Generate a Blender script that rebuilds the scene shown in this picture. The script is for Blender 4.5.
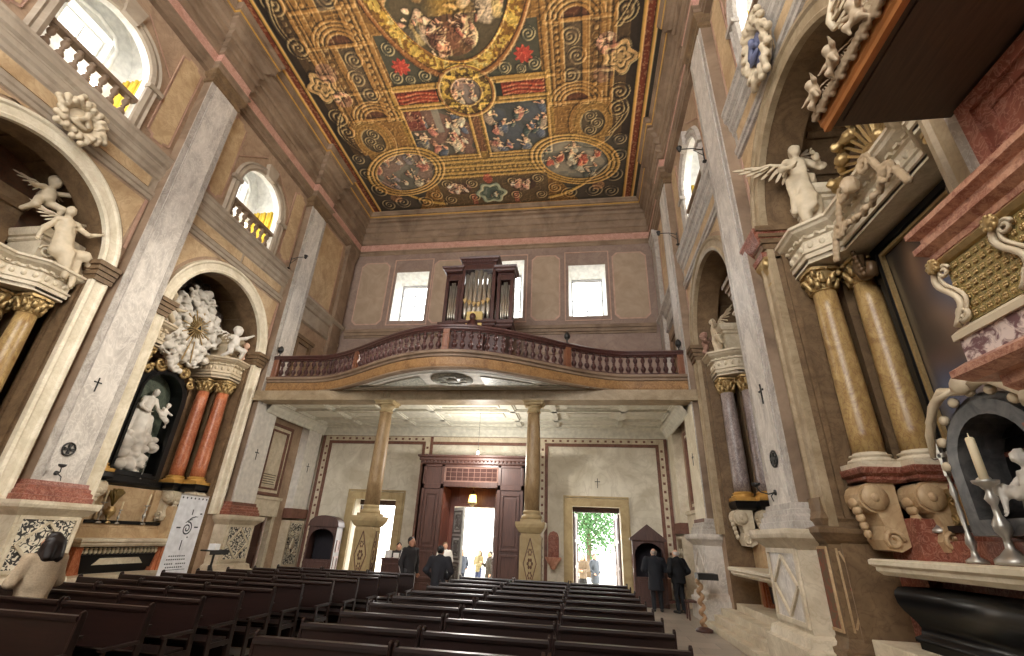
import bpy, bmesh, math, random
import numpy as np
from mathutils import Vector, Matrix

for _o in list(bpy.data.objects):
    bpy.data.objects.remove(_o)
SC = bpy.context.scene
COL = SC.collection
R = math.radians
rng = random.Random(7)

# ------------------------------------------------------------------ camera
cam = bpy.data.cameras.new('camera')
cam.sensor_width = 36.0
cam.lens = 457.37 / 1024 * 36.0
cam.clip_start = 0.05
cam.clip_end = 300
camo = bpy.data.objects.new('camera', cam)
COL.objects.link(camo)
SC.camera = camo


def cam_axes(yaw, pitch, roll):
    cy, sy, cp, sp = math.cos(yaw), math.sin(yaw), math.cos(pitch), math.sin(pitch)
    f = Vector((sy * cp, cy * cp, sp))
    r = Vector((cy, -sy, 0))
    u = r.cross(f)
    cr, sr = math.cos(roll), math.sin(roll)
    return cr * r + sr * u, -sr * r + cr * u, f


_r, _u, _f = cam_axes(-0.157647, 0.429441, 0.044055)
camo.matrix_world = Matrix(((_r.x, _u.x, -_f.x, 0), (_r.y, _u.y, -_f.y, 0),
                            (_r.z, _u.z, -_f.z, 1.85), (0, 0, 0, 1)))

# ------------------------------------------------------------------ world, exposure
SC.view_settings.view_transform = 'Standard'
SC.view_settings.look = 'None'
SC.view_settings.gamma = 1.0
SC.view_settings.use_curve_mapping = False
SC.view_settings.exposure = 0.8
W = bpy.data.worlds.new('sky')
SC.world = W
W.use_nodes = True
_bg = W.node_tree.nodes['Background']
_bg.inputs[0].default_value = (1.0, 0.975, 0.94, 1)
_bg.inputs[1].default_value = 4.6


def lamp(kind, name, loc, energy, color=(1, .93, .82), size=.1, target=None, angle=60, blend=.6):
    l = bpy.data.lights.new(name, kind)
    l.energy = energy
    l.color = color
    if kind == 'SUN':
        l.angle = R(size)
    elif kind == 'AREA':
        l.size = size
    else:
        l.shadow_soft_size = size
    if kind == 'SPOT':
        l.spot_size = R(angle)
        l.spot_blend = blend
    o = bpy.data.objects.new(name, l)
    o.location = loc
    if target is not None:
        d = Vector(target) - Vector(loc)
        o.rotation_euler = d.to_track_quat('-Z', 'Y').to_euler()
    COL.objects.link(o)
    return o


# daylight on the square outside, from beyond the facade
lamp('SUN', 'sun', (0, 60, 60), 5.0, (1, .97, .9), 1.0, target=(0, 42, 0))
# unseen spots without fixtures, added at ledge height to brighten the painted ceiling
for _x, _y in ((-10.85, 6.0), (-10.85, 12.0), (3.05, 6.0), (3.05, 12.0)):
    lamp('SPOT', 'ceiling_fill_spot', (_x, _y, 11.45), 330, (1, .86, .64), .35, target=(-3.9 + (_x + 3.9) * .15, _y + .6, 17.4), angle=105, blend=1)

# spot heads on the iron arms of the cornice, aimed down at the opposite walls
for _p, _t, _e in (((2.8, 9.8, 11.7), (-11.4, 9.6, 4.2), 3200), ((2.8, 13.6, 11.7), (-12.2, 12.2, 5.0), 3600), ((-10.6, 14.0, 11.7), (3.4, 10.5, 3.5), 700)):
    lamp('SPOT', 'cornice_spot', _p, _e, (1, .93, .82), .12, target=_t, angle=46, blend=.9)

# ------------------------------------------------------------------ helpers: properties and names


def tag(o, label=None, cat=None, group=None, kind=None):
    if label:
        o['label'] = label
    if cat:
        o['category'] = cat
    if group:
        o['group'] = group
    if kind:
        o['kind'] = kind
    return o


def thing(name, label, cat, loc=(0, 0, 0), rz=0.0, group=None):
    o = bpy.data.objects.new(name, None)
    o.empty_display_size = .2
    COL.objects.link(o)
    o.location = loc
    o.rotation_euler = (0, 0, rz)
    return tag(o, label, cat, group)


def copy_tree(o, parent=None):
    c = o.copy()
    COL.objects.link(c)
    c.parent = parent
    for ch in o.children:
        copy_tree(ch, c)
    return c


# ------------------------------------------------------------------ helpers: meshes
class MB:
    def __init__(s, M=None):
        s.v = []
        s.f = []
        s.s = []
        s.M = M

    def add(s, vs, fs, smooth=False, M=None):
        n = len(s.v)
        flip = False
        T = None
        if M is not None and s.M is not None:
            T = s.M @ M
        else:
            T = M if M is not None else s.M
        if T is not None:
            A = np.array(T)
            V = np.asarray(vs, float).reshape(-1, 3) @ A[:3, :3].T + A[:3, 3]
            flip = np.linalg.det(A[:3, :3]) < 0
            vs = V.tolist()
        s.v.extend([tuple(p) for p in vs])
        if flip:
            s.f.extend([[i + n for i in reversed(f)] for f in fs])
        else:
            s.f.extend([[i + n for i in f] for f in fs])
        s.s.extend([smooth] * len(fs))
        return s

    def box(s, x0, x1, y0, y1, z0, z1, M=None):
        if x0 > x1:
            x0, x1 = x1, x0
        if y0 > y1:
            y0, y1 = y1, y0
        if z0 > z1:
            z0, z1 = z1, z0
        v = [(x0, y0, z0), (x1, y0, z0), (x1, y1, z0), (x0, y1, z0), (x0, y0, z1), (x1, y0, z1), (x1, y1, z1), (x0, y1, z1)]
        f = [(0, 3, 2, 1), (4, 5, 6, 7), (0, 1, 5, 4), (1, 2, 6, 5), (2, 3, 7, 6), (3, 0, 4, 7)]
        return s.add(v, f, False, M)

    def frustum(s, cx, cy, z0, z1, wx0, wy0, wx1, wy1, M=None):
        v = [(cx + a * w / 2, cy + b * h / 2, z) for z, w, h in ((z0, wx0, wy0), (z1, wx1, wy1)) for a, b in ((-1, -1), (1, -1), (1, 1), (-1, 1))]
        f = [(0, 3, 2, 1), (4, 5, 6, 7), (0, 1, 5, 4), (1, 2, 6, 5), (2, 3, 7, 6), (3, 0, 4, 7)]
        return s.add(v, f, False, M)

    def stack(s, cx, cy, prof, wx, wy, M=None):
        """square mouldings: prof = [(z, extra half-width)], a vertical profile run round a rectangle"""
        v = []
        f = []
        for z, e in prof:
            for a, b in ((-1, -1), (1, -1), (1, 1), (-1, 1)):
                v.append((cx + a * (wx / 2 + e), cy + b * (wy / 2 + e), z))
        n = len(prof)
        for i in range(n - 1):
            for k in range(4):
                k2 = (k + 1) % 4
                f.append((i * 4 + k, i * 4 + k2, i * 4 + 4 + k2, i * 4 + 4 + k))
        f.append((3, 2, 1, 0))
        f.append(tuple((n - 1) * 4 + k for k in range(4)))
        return s.add(v, f, False, M)

    def lathe(s, prof, seg=16, c=(0, 0, 0), M=None, smooth=True, flute=0):
        v = []
        f = []
        for r, z in prof:
            for k in range(seg):
                a = 2 * math.pi * k / seg
                v.append((c[0] + r * math.cos(a), c[1] + r * math.sin(a), c[2] + z))
        n = len(prof)
        for i in range(n - 1):
            for k in range(seg):
                k2 = (k + 1) % seg
                f.append((i * seg + k, i * seg + k2, (i + 1) * seg + k2, (i + 1) * seg + k))
        f.append(tuple(reversed(range(seg))))
        f.append(tuple((n - 1) * seg + k for k in range(seg)))
        return s.add(v, f, smooth, M)

    def tube(s, pts, rad, seg=8, M=None, smooth=True):
        P = [Vector(p) for p in pts]
        n = len(P)
        if not hasattr(rad, '__len__'):
            rad = [rad] * n
        v = []
        f = []
        up = None
        for i in range(n):
            t = (P[min(i + 1, n - 1)] - P[max(i - 1, 0)])
            if t.length < 1e-9:
                t = Vector((0, 0, 1))
            t.normalize()
            if up is None:
                up = Vector((0, 0, 1)) if abs(t.z) < .9 else Vector((1, 0, 0))
            a = t.cross(up)
            if a.length < 1e-6:
                a = t.cross(Vector((1, .3, 0)))
            a.normalize()
            b = a.cross(t)
            up = b
            for k in range(seg):
                an = 2 * math.pi * k / seg
                v.append(P[i] + (a * math.cos(an) + b * math.sin(an)) * rad[i])
        for i in range(n - 1):
            for k in range(seg):
                k2 = (k + 1) % seg
                f.append((i * seg + k2, i * seg + k, (i + 1) * seg + k, (i + 1) * seg + k2))
        f.append(tuple(range(seg)))
        f.append(tuple((n - 1) * seg + k for k in reversed(range(seg))))
        return s.add(v, f, smooth, M)

    def bar(s, p, q, w, h, M=None):
        """rectangular bar between two points"""
        p, q = Vector(p), Vector(q)
        t = (q - p).normalized()
        a = t.cross(Vector((0, 0, 1)))
        if a.length < 1e-4:
            a = Vector((1, 0, 0))
        a.normalize()
        b = a.cross(t)
        v = [o + a * (i * w / 2) + b * (j * h / 2) for o in (p, q) for i, j in ((-1, -1), (1, -1), (1, 1), (-1, 1))]
        f = [(0, 1, 2, 3), (7, 6, 5, 4), (0, 4, 5, 1), (1, 5, 6, 2), (2, 6, 7, 3), (3, 7, 4, 0)]
        return s.add(v, f, False, M)

    def prism(s, poly, y0, y1, M=None, smooth=False):
        """polygon in x,z extruded along y"""
        n = len(poly)
        v = [(x, y0, z) for x, z in poly] + [(x, y1, z) for x, z in poly]
        f = [tuple(range(n)), tuple(reversed(range(n, 2 * n)))]
        for i in range(n):
            j = (i + 1) % n
            f.append((i, i + n, j + n, j))
        return s.add(v, f, smooth, M)

    def hprism(s, poly, z0, z1, M=None):
        n = len(poly)
        v = [(x, y, z0) for x, y in poly] + [(x, y, z1) for x, y in poly]
        f = [tuple(reversed(range(n))), tuple(range(n, 2 * n))]
        for i in range(n):
            j = (i + 1) % n
            f.append((i, j, j + n, i + n))
        return s.add(v, f, False, M)

    def sweep(s, prof, path, M=None, smooth=False, caps=False):
        """prof [(offset, z)] carried along a plan path; offset to the right of travel, mitred"""
        P = [Vector(p) for p in path]
        n = len(P)
        v = []
        f = []
        m = len(prof)
        for i in range(n):
            d0 = (P[i] - P[i - 1]).normalized() if i > 0 else None
            d1 = (P[i + 1] - P[i]).normalized() if i < n - 1 else None
            if d0 is None:
                d0 = d1
            if d1 is None:
                d1 = d0
            n0 = Vector((d0.y, -d0.x))
            n1 = Vector((d1.y, -d1.x))
            k = n0 + n1
            if k.length < 1e-6:
                k = n0
            k = k / max(k.dot(n0), .2)
            for o, z in prof:
                v.append((P[i].x + k.x * o, P[i].y + k.y * o, z))
        for i in range(n - 1):
            for j in range(m - 1):
                f.append((i * m + j, i * m + j + 1, (i + 1) * m + j + 1, (i + 1) * m + j))
        if caps:
            f.append(tuple(range(m)))
            f.append(tuple((n - 1) * m + j for j in reversed(range(m))))
        return s.add(v, f, smooth, M)

    def arch(s, prof, uc, zs, zb, n=28, M=None, smooth=False):
        """prof [(radius, depth)] carried up one jamb, round a semicircle and down the other"""
        v = []
        f = []
        m = len(prof)
        st = []
        st.append((-1, 0, zb))
        for k in range(n + 1):
            a = math.pi - math.pi * k / n
            st.append((math.cos(a), math.sin(a), zs))
        st.append((1, 0, zb))
        for c, sn, z in st:
            for r, d in prof:
                v.append((uc + c * r, d, z + sn * r))
        for i in range(len(st) - 1):
            for j in range(m - 1):
                f.append((i * m + j, i * m + j + 1, (i + 1) * m + j + 1, (i + 1) * m + j))
        return s.add(v, f, smooth, M)

    def wall_arch(s, u0, u1, z0, z1, uc, r, zs, d, n=28, M=None):
        """flat wall at depth d with an arched opening that reaches down to z0"""
        v = []
        f = []

        def quad(a, b, c, e):
            k = len(v)
            v.extend([a, b, c, e])
            f.append((k, k + 1, k + 2, k + 3))
        quad((u0, d, z0), (uc - r, d, z0), (uc - r, d, z1), (u0, d, z1))
        quad((uc + r, d, z0), (u1, d, z0), (u1, d, z1), (uc + r, d, z1))
        for k in range(n):
            a = math.pi - math.pi * k / n
            b = math.pi - math.pi * (k + 1) / n
            x0, x1 = uc + r * math.cos(a), uc + r * math.cos(b)
            quad((x0, d, zs + r * math.sin(a)), (x1, d, zs + r * math.sin(b)), (x1, d, z1), (x0, d, z1))
        return s.add(v, f, False, M)

    def wall_rects(s, u0, u1, z0, z1, d, holes, M=None):
        us = sorted(set([u0, u1] + [x for h in holes for x in h[:2] if u0 < x < u1]))
        zz = sorted(set([z0, z1] + [x for h in holes for x in h[2:] if z0 < x < z1]))
        v = []
        f = []
        for i in range(len(us) - 1):
            for j in range(len(zz) - 1):
                cu, cz = (us[i] + us[i + 1]) / 2, (zz[j] + zz[j + 1]) / 2
                if any(h[0] < cu < h[1] and h[2] < cz < h[3] for h in holes):
                    continue
                k = len(v)
                v.extend([(us[i], d, zz[j]), (us[i + 1], d, zz[j]), (us[i + 1], d, zz[j + 1]), (us[i], d, zz[j + 1])])
                f.append((k, k + 1, k + 2, k + 3))
        return s.add(v, f, False, M)

    def rectframe(s, u0, u1, z0, z1, d0, d1, w, M=None, chamfer=0.0):
        """raised frame (bars) round a rectangle, between depth d0 and d1, bar width w"""
        s.box(u0, u1, d0, d1, z0, z0 + w, M)
        s.box(u0, u1, d0, d1, z1 - w, z1, M)
        s.box(u0, u0 + w, d0, d1, z0 + w, z1 - w, M)
        s.box(u1 - w, u1, d0, d1, z0 + w, z1 - w, M)
        return s

    def ell(s, c, r, seg=12, rings=8, M=None):
        v = []
        f = []
        for i in range(rings + 1):
            t = math.pi * i / rings
            for k in range(seg):
                a = 2 * math.pi * k / seg
                v.append((c[0] + r[0] * math.sin(t) * math.cos(a), c[1] + r[1] * math.sin(t) * math.sin(a), c[2] + r[2] * math.cos(t)))
        for i in range(rings):
            for k in range(seg):
                k2 = (k + 1) % seg
                f.append((i * seg + k, (i + 1) * seg + k, (i + 1) * seg + k2, i * seg + k2))
        return s.add(v, f, True, M)

    def build(s, name, mat, parent=None, bevel=0.0, label=None):
        me = bpy.data.meshes.new(name)
        me.from_pydata(s.v, [], s.f)
        me.polygons.foreach_set('use_smooth', s.s)
        me.update()
        if mat is not None:
            me.materials.append(mat)
        o = bpy.data.objects.new(name, me)
        COL.objects.link(o)
        if parent is not None:
            o.parent = parent
        if bevel:
            b = o.modifiers.new('bevel', 'BEVEL')
            b.width = bevel
            b.segments = 2
            b.limit_method = 'ANGLE'
        if label:
            o['label'] = label
        return o


def struct(mb, name, mat, parent=None, label=None, cat=None, bevel=0):
    o = mb.build(name, mat, parent, bevel)
    if parent is None:
        tag(o, label, cat, None, 'structure')
    return o


def volute(cx, cz, r0, turns=1.6, n=26, start=0.0, sgn=1, grow=.28):
    out = []
    for i in range(n):
        t = i / (n - 1)
        a = start + sgn * t * turns * 2 * math.pi
        r = r0 * (1 - (1 - grow) * t)
        out.append((cx + r * math.cos(a), cz + r * math.sin(a)))
    return out


# ---- smooth bodies: signed distances blended, then meshed with surface nets
def _cap(P, a, ra, b, rb):
    a = np.array(a, float)
    b = np.array(b, float)
    ba = b - a
    L = max(float(ba @ ba), 1e-9)
    t = np.clip(((P - a) @ ba) / L, 0, 1)
    d = np.linalg.norm(P - a - t[..., None] * ba, axis=-1)
    return d - (ra + (rb - ra) * t)


def _ellip(P, c, r):
    q = (P - np.array(c, float)) / np.array(r, float)
    k = np.linalg.norm(q, axis=-1)
    return (k - 1) * min(r)


def sdf_mesh(prims, cell, k=.03, disp=None, mb=None, M=None, clip=None):
    """prims: ('c',a,ra,b,rb) | ('e',c,r) | ('-e',c,r); returns MB with a closed smooth skin"""
    lo = np.full(3, 1e9)
    hi = np.full(3, -1e9)
    for p in prims:
        if p[0] == 'c':
            for q, r in ((p[1], p[2]), (p[3], p[4])):
                lo = np.minimum(lo, np.array(q) - r)
                hi = np.maximum(hi, np.array(q) + r)
        elif p[0] == 'e':
            lo = np.minimum(lo, np.array(p[1]) - np.array(p[2]))
            hi = np.maximum(hi, np.array(p[1]) + np.array(p[2]))
    pad = 2.5 * cell + k * .5 + (.04 if disp else 0)
    lo -= pad
    hi += pad
    n = np.ceil((hi - lo) / cell).astype(int) + 1
    ax = [lo[i] + cell * np.arange(n[i]) for i in range(3)]
    G = np.stack(np.meshgrid(*ax, indexing='ij'), -1)
    F = np.full(n, 1e3)

    def near(l, h, m):
        sl = []
        for i in range(3):
            a = max(0, int((l[i] - m - lo[i]) / cell))
            b = min(n[i], int((h[i] + m - lo[i]) / cell) + 2)
            sl.append(slice(a, b))
        return tuple(sl)
    for p in prims:
        if p[0] == 'c':
            l = np.minimum(np.array(p[1]) - p[2], np.array(p[3]) - p[4])
            h = np.maximum(np.array(p[1]) + p[2], np.array(p[3]) + p[4])
        else:
            l = np.array(p[1]) - np.array(p[2])
            h = np.array(p[1]) + np.array(p[2])
        sl = near(l, h, max(.12, 3 * cell, 2 * k))
        P = G[sl]
        D = _cap(P, p[1], p[2], p[3], p[4]) if p[0] == 'c' else _ellip(P, p[1], p[2])
        A = F[sl]
        if p[0] == '-e':
            F[sl] = np.maximum(A, -D)
        else:
            hh = np.clip(k - np.abs(A - D), 0, None) / max(k, 1e-6)
            F[sl] = np.minimum(A, D) - hh * hh * k * .25
    if disp is not None:
        F = F + disp(G)
    if clip is not None:
        F = np.maximum(F, clip(G))
    S = F < 0
    S[0], S[-1] = False, False
    S[:, 0], S[:, -1] = False, False
    S[:, :, 0], S[:, :, -1] = False, False
    F = np.where(S, np.minimum(F, -1e-6), np.maximum(F, 1e-6))
    c = [S[i:n[0] - 1 + i, j:n[1] - 1 + j, m:n[2] - 1 + m] for i in (0, 1) for j in (0, 1) for m in (0, 1)]
    sm = sum(x.astype(int) for x in c)
    act = (sm > 0) & (sm < 8)
    idx = -np.ones(act.shape, int)
    nv = int(act.sum())
    idx[act] = np.arange(nv)
    I = np.argwhere(act)
    acc = np.zeros((nv, 3))
    cnt = np.zeros(nv)
    cor = [(i, j, m) for i in (0, 1) for j in (0, 1) for m in (0, 1)]
    for a in range(8):
        for b in range(a + 1, 8):
            dd = [abs(cor[a][q] - cor[b][q]) for q in range(3)]
            if sum(dd) != 1:
                continue
            fa = F[I[:, 0] + cor[a][0], I[:, 1] + cor[a][1], I[:, 2] + cor[a][2]]
            fb = F[I[:, 0] + cor[b][0], I[:, 1] + cor[b][1], I[:, 2] + cor[b][2]]
            x = (fa < 0) != (fb < 0)
            t = np.where(x, fa / np.where(x, fa - fb, 1), 0)
            pt = np.array(cor[a]) + t[:, None] * (np.array(cor[b]) - np.array(cor[a]))
            acc[x] += pt[x]
            cnt[x] += 1
    V = lo + (I + acc / np.maximum(cnt, 1)[:, None]) * cell
    faces = []
    for axn in range(3):
        o1, o2 = (axn + 1) % 3, (axn + 2) % 3
        sl0 = [slice(None)] * 3
        sl1 = [slice(None)] * 3
        sl0[axn] = slice(0, -1)
        sl1[axn] = slice(1, None)
        E = S[tuple(sl0)] != S[tuple(sl1)]
        Q = np.argwhere(E)
        ok = (Q[:, o1] > 0) & (Q[:, o2] > 0)
        Q = Q[ok]
        e1 = np.zeros(3, int)
        e1[o1] = 1
        e2 = np.zeros(3, int)
        e2[o2] = 1
        q = [Q - e1 - e2, Q - e2, Q, Q - e1]
        ids = np.stack([idx[x[:, 0], x[:, 1], x[:, 2]] for x in q], 1)
        inside = S[Q[:, 0], Q[:, 1], Q[:, 2]]
        ids[~inside] = ids[~inside][:, ::-1]
        faces.append(ids)
    Fc = np.concatenate(faces)
    Fc = Fc[(Fc >= 0).all(1)]
    mb = mb or MB()
    mb.add(V.tolist(), Fc.tolist(), True, M)
    return mb


def folds(amp, f, ax=0):
    def d(G):
        x, y, z = G[..., 0], G[..., 1], G[..., 2]
        return amp * np.sin(f * x + 2.1 * np.sin(z * f * .22) + 1.3 * y * f) * np.cos(.35 * f * y + z * .18 * f)
    return d


# ------------------------------------------------------------------ materials (all procedural nodes)
def nt(name):
    m = bpy.data.materials.new(name)
    m.use_nodes = True
    t = m.node_tree
    b = t.nodes['Principled BSDF']
    return m, t, b


def ramp(t, stops):
    r = t.nodes.new('ShaderNodeValToRGB')
    e = r.color_ramp.elements
    while len(e) < len(stops):
        e.new(.5)
    for el, (p, c) in zip(e, stops):
        el.position = p
        el.color = (*c, 1)
    return r


def sr(*c):
    """sRGB 0-255 to linear"""
    return tuple(((x / 255) / 12.92 if x / 255 <= .04045 else ((x / 255 + .055) / 1.055) ** 2.4) for x in c)


def m_plain(name, c, rough=.6, metal=0.0, emit=None, es=0, spec=.5, bump=0, bscale=40):
    m, t, b = nt(name)
    n = t.nodes.new('ShaderNodeTexNoise')
    n.inputs['Scale'].default_value = bscale if bump else 6
    n.inputs['Detail'].default_value = 3
    tc = t.nodes.new('ShaderNodeTexCoord')
    t.links.new(tc.outputs['Object'], n.inputs['Vector'])
    lo = tuple(x * .86 for x in c)
    hi = tuple(min(1, x * 1.12) for x in c)
    r = ramp(t, [(.3, lo), (.7, hi)])
    t.links.new(n.outputs['Fac'], r.inputs[0])
    t.links.new(r.outputs[0], b.inputs['Base Color'])
    b.inputs['Roughness'].default_value = rough
    b.inputs['Metallic'].default_value = metal
    b.inputs['Specular IOR Level'].default_value = spec
    if bump:
        bp = t.nodes.new('ShaderNodeBump')
        bp.inputs['Strength'].default_value = bump
        bp.inputs['Distance'].default_value = .02
        t.links.new(n.outputs['Fac'], bp.inputs['Height'])
        t.links.new(bp.outputs[0], b.inputs['Normal'])
    if emit:
        b.inputs['Emission Color'].default_value = (*emit, 1)
        b.inputs['Emission Strength'].default_value = es
    return m


def m_marble(name, c1, c2, vein=None, scale=1.5, rough=.35, stretch=(1, 1, 1), dist=1.6, vs=.55, bump=0.0, contrast=.16, spec=.4):
    """two blotched tones with thin veins"""
    m, t, b = nt(name)
    tc = t.nodes.new('ShaderNodeTexCoord')
    mp = t.nodes.new('ShaderNodeMapping')
    mp.inputs['Scale'].default_value = stretch
    t.links.new(tc.outputs['Object'], mp.inputs['Vector'])
    n1 = t.nodes.new('ShaderNodeTexNoise')
    n1.inputs['Scale'].default_value = scale
    n1.inputs['Detail'].default_value = 8
    n1.inputs['Roughness'].default_value = .62
    n1.inputs['Distortion'].default_value = dist
    t.links.new(mp.outputs[0], n1.inputs['Vector'])
    r1 = ramp(t, [(.5 - contrast, c1), (.5 + contrast, c2)])
    t.links.new(n1.outputs['Fac'], r1.inputs[0])
    out = r1.outputs[0]
    if vein:
        n2 = t.nodes.new('ShaderNodeTexNoise')
        n2.inputs['Scale'].default_value = scale * 2.2
        n2.inputs['Detail'].default_value = 6
        n2.inputs['Distortion'].default_value = dist * 1.5
        t.links.new(mp.outputs[0], n2.inputs['Vector'])
        k = t.nodes.new('ShaderNodeMath')
        k.operation = 'SUBTRACT'
        k.inputs[1].default_value = .5
        t.links.new(n2.outputs['Fac'], k.inputs[0])
        ab = t.nodes.new('ShaderNodeMath')
        ab.operation = 'ABSOLUTE'
        t.links.new(k.outputs[0], ab.inputs[0])
        mr = t.nodes.new('ShaderNodeMapRange')
        mr.inputs['From Min'].default_value = 0
        mr.inputs['From Max'].default_value = .05
        mr.inputs['To Min'].default_value = vs
        mr.inputs['To Max'].default_value = 0
        t.links.new(ab.outputs[0], mr.inputs['Value'])
        mx = t.nodes.new('ShaderNodeMix')
        mx.data_type = 'RGBA'
        t.links.new(mr.outputs[0], mx.inputs[0])
        t.links.new(out, mx.inputs[6])
        mx.inputs[7].default_value = (*vein, 1)
        out = mx.outputs[2]
    t.links.new(out, b.inputs['Base Color'])
    b.inputs['Roughness'].default_value = rough
    b.inputs['Specular IOR Level'].default_value = spec
    if bump:
        bp = t.nodes.new('ShaderNodeBump')
        bp.inputs['Strength'].default_value = bump
        bp.inputs['Distance'].default_value = .02
        t.links.new(n1.outputs['Fac'], bp.inputs['Height'])
        t.links.new(bp.outputs[0], b.inputs['Normal'])
    return m


def m_inlay(name, ground, figure, scale=6, width=.42):
    """stone inlay: scrolling figure colour set in a ground colour"""
    m, t, b = nt(name)
    tc = t.nodes.new('ShaderNodeTexCoord')
    v = t.nodes.new('ShaderNodeTexVoronoi')
    v.feature = 'F1'
    v.inputs['Scale'].default_value = scale
    v.inputs['Randomness'].default_value = .55
    n = t.nodes.new('ShaderNodeTexNoise')
    n.inputs['Scale'].default_value = scale * .9
    n.inputs['Detail'].default_value = 1
    ad = t.nodes.new('ShaderNodeVectorMath')
    ad.operation = 'MULTIPLY_ADD'
    ad.inputs[1].default_value = (.25, .25, .25)
    t.links.new(tc.outputs['Object'], n.inputs['Vector'])
    t.links.new(n.outputs['Color'], ad.inputs[0])
    t.links.new(tc.outputs['Object'], ad.inputs[2])
    t.links.new(ad.outputs[0], v.inputs['Vector'])
    s = t.nodes.new('ShaderNodeMath')
    s.operation = 'MULTIPLY'
    s.inputs[1].default_value = 14
    t.links.new(v.outputs['Distance'], s.inputs[0])
    sn = t.nodes.new('ShaderNodeMath')
    sn.operation = 'SINE'
    t.links.new(s.outputs[0], sn.inputs[0])
    r = ramp(t, [(.45, ground), (.55, figure)])
    r.color_ramp.elements[0].position = width
    r.color_ramp.elements[1].position = width + .1
    t.links.new(sn.outputs[0], r.inputs[0])
    t.links.new(r.outputs[0], b.inputs['Base Color'])
    b.inputs['Roughness'].default_value = .4
    return m


def m_vcol(name, rough=.6, bump=0.0):
    m, t, b = nt(name)
    a = t.nodes.new('ShaderNodeAttribute')
    a.attribute_name = 'paint'
    t.links.new(a.outputs['Color'], b.inputs['Base Color'])
    b.inputs['Roughness'].default_value = rough
    return m


def m_wood(name, c1, c2, scale=3, rough=.38, along='z', spec=.5):
    st = {'z': (9, 9, .9), 'x': (.9, 9, 9), 'y': (9, .9, 9)}[along]
    return m_marble(name, c1, c2, None, scale, rough, st, .5, contrast=.2, spec=spec)


MAT = {}
MAT['grey'] = m_marble('grey_marble', sr(172, 164, 155), sr(212, 204, 193), sr(230, 224, 214), 1.2, .45, (1, 1, .6), 2.4, .5)
MAT['grey_edge'] = m_marble('grey_marble_border', sr(146, 139, 131), sr(186, 178, 168), sr(212, 205, 195), 1.6, .45, (1, 1, .8), 2.4, .4)
MAT['brownstone'] = m_marble('brown_painted_stone', sr(112, 92, 74), sr(150, 128, 106), None, .9, .6, dist=1)
MAT['wallbrown'] = m_marble('wall_brown', sr(146, 122, 100), sr(178, 152, 126), sr(128, 98, 78), .8, .6, dist=1.4, vs=.35)
MAT['pinkband'] = m_marble('pink_marble', sr(168, 124, 108), sr(194, 152, 136), sr(225, 186, 168), 3.0, .5, vs=.4)
MAT['ochre'] = m_marble('ochre_marble', sr(170, 142, 106), sr(206, 180, 142), sr(150, 116, 82), 1.0, .5, vs=.35)
MAT['pinkrim'] = m_marble('rose_rim', sr(166, 132, 114), sr(184, 150, 130), None, 2.5, .5)
MAT['mould'] = m_marble('grey_tan_moulding', sr(146, 132, 115), sr(176, 162, 143), None, 1.2, .55, dist=1)
MAT['cream'] = m_marble('cream_stone', sr(205, 194, 168), sr(232, 222, 200), sr(190, 172, 138), 1.4, .5, vs=.3)
MAT['jamb'] = m_marble('umber_stone', sr(98, 78, 56), sr(130, 106, 78), sr(80, 58, 42), 1.6, .5, vs=.4)
MAT['jamb_d'] = m_marble('dark_umber_stone', sr(84, 62, 48), sr(112, 84, 64), sr(128, 76, 52), 1.6, .5, vs=.5)
MAT['redmarble'] = m_marble('red_marble', sr(146, 74, 44), sr(190, 114, 76), sr(214, 160, 124), 3.2, .28, (1, 1, .5), 2.0, .5)
MAT['redbrown'] = m_marble('redbrown_marble', sr(110, 60, 46), sr(146, 86, 68), sr(196, 150, 132), 3, .35, vs=.5)
MAT['goldmarble'] = m_marble('honey_marble', sr(140, 110, 66), sr(190, 162, 108), sr(112, 74, 56), 2.2, .3, (1, 1, .6), 2.2, .5)
MAT['rosemarble'] = m_marble('rose_marble_pulpit', sr(138, 88, 70), sr(186, 138, 112), sr(212, 172, 148), 9, .35, dist=1.4, contrast=.1, vs=.4)
MAT['greymarble'] = m_marble('smoke_marble', sr(104, 92, 90), sr(156, 142, 136), sr(190, 176, 168), 2.4, .35, (1, 1, .6), 2.2, .5)
MAT['palestone'] = m_marble('pale_stone', sr(190, 176, 150), sr(218, 206, 182), sr(160, 142, 112), 1.2, .55, vs=.3)
MAT['white'] = m_plain('white_plaster', sr(236, 235, 230), .7)
MAT['whitemarble'] = m_plain('white_carved_marble', sr(214, 208, 197), .5)
MAT['stuccocream'] = m_plain('cream_stucco', sr(196, 180, 152), .55)
MAT['gold'] = m_plain('gilding', (.44, .31, .14), .44, .72, bump=.15, bscale=30)
MAT['goldpaint'] = m_plain('gold_paint', sr(196, 152, 78), .45, .3)
MAT['black'] = m_plain('black_marble', sr(9, 10, 12), .3, spec=.4)
MAT['iron'] = m_plain('black_iron', (.012, .011, .01), .5)
MAT['pew'] = m_wood('dark_pew_wood', sr(24, 12, 9), sr(38, 20, 15), 3, .36, 'x')
MAT['wood'] = m_wood('mahogany', sr(60, 37, 31), sr(86, 56, 47), 3, .42, 'z')
MAT['woodred'] = m_wood('reddish_wood', sr(92, 50, 40), sr(126, 76, 62), 3, .42, 'z')
MAT['railwood'] = m_wood('rail_wood', sr(56, 31, 29), sr(84, 50, 45), 3, .35, 'z')
MAT['redborder'] = m_marble('brick_red_border', sr(100, 66, 54), sr(128, 90, 74), None, 3, .6)
MAT['plaster'] = m_marble('mottled_plaster', sr(188, 178, 156), sr(226, 219, 202), sr(160, 146, 122), .7, .7, dist=.8, vs=.25)
MAT['coffer'] = m_plain('coffer_white', sr(214, 211, 196), .65)
MAT['floor'] = None
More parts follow.
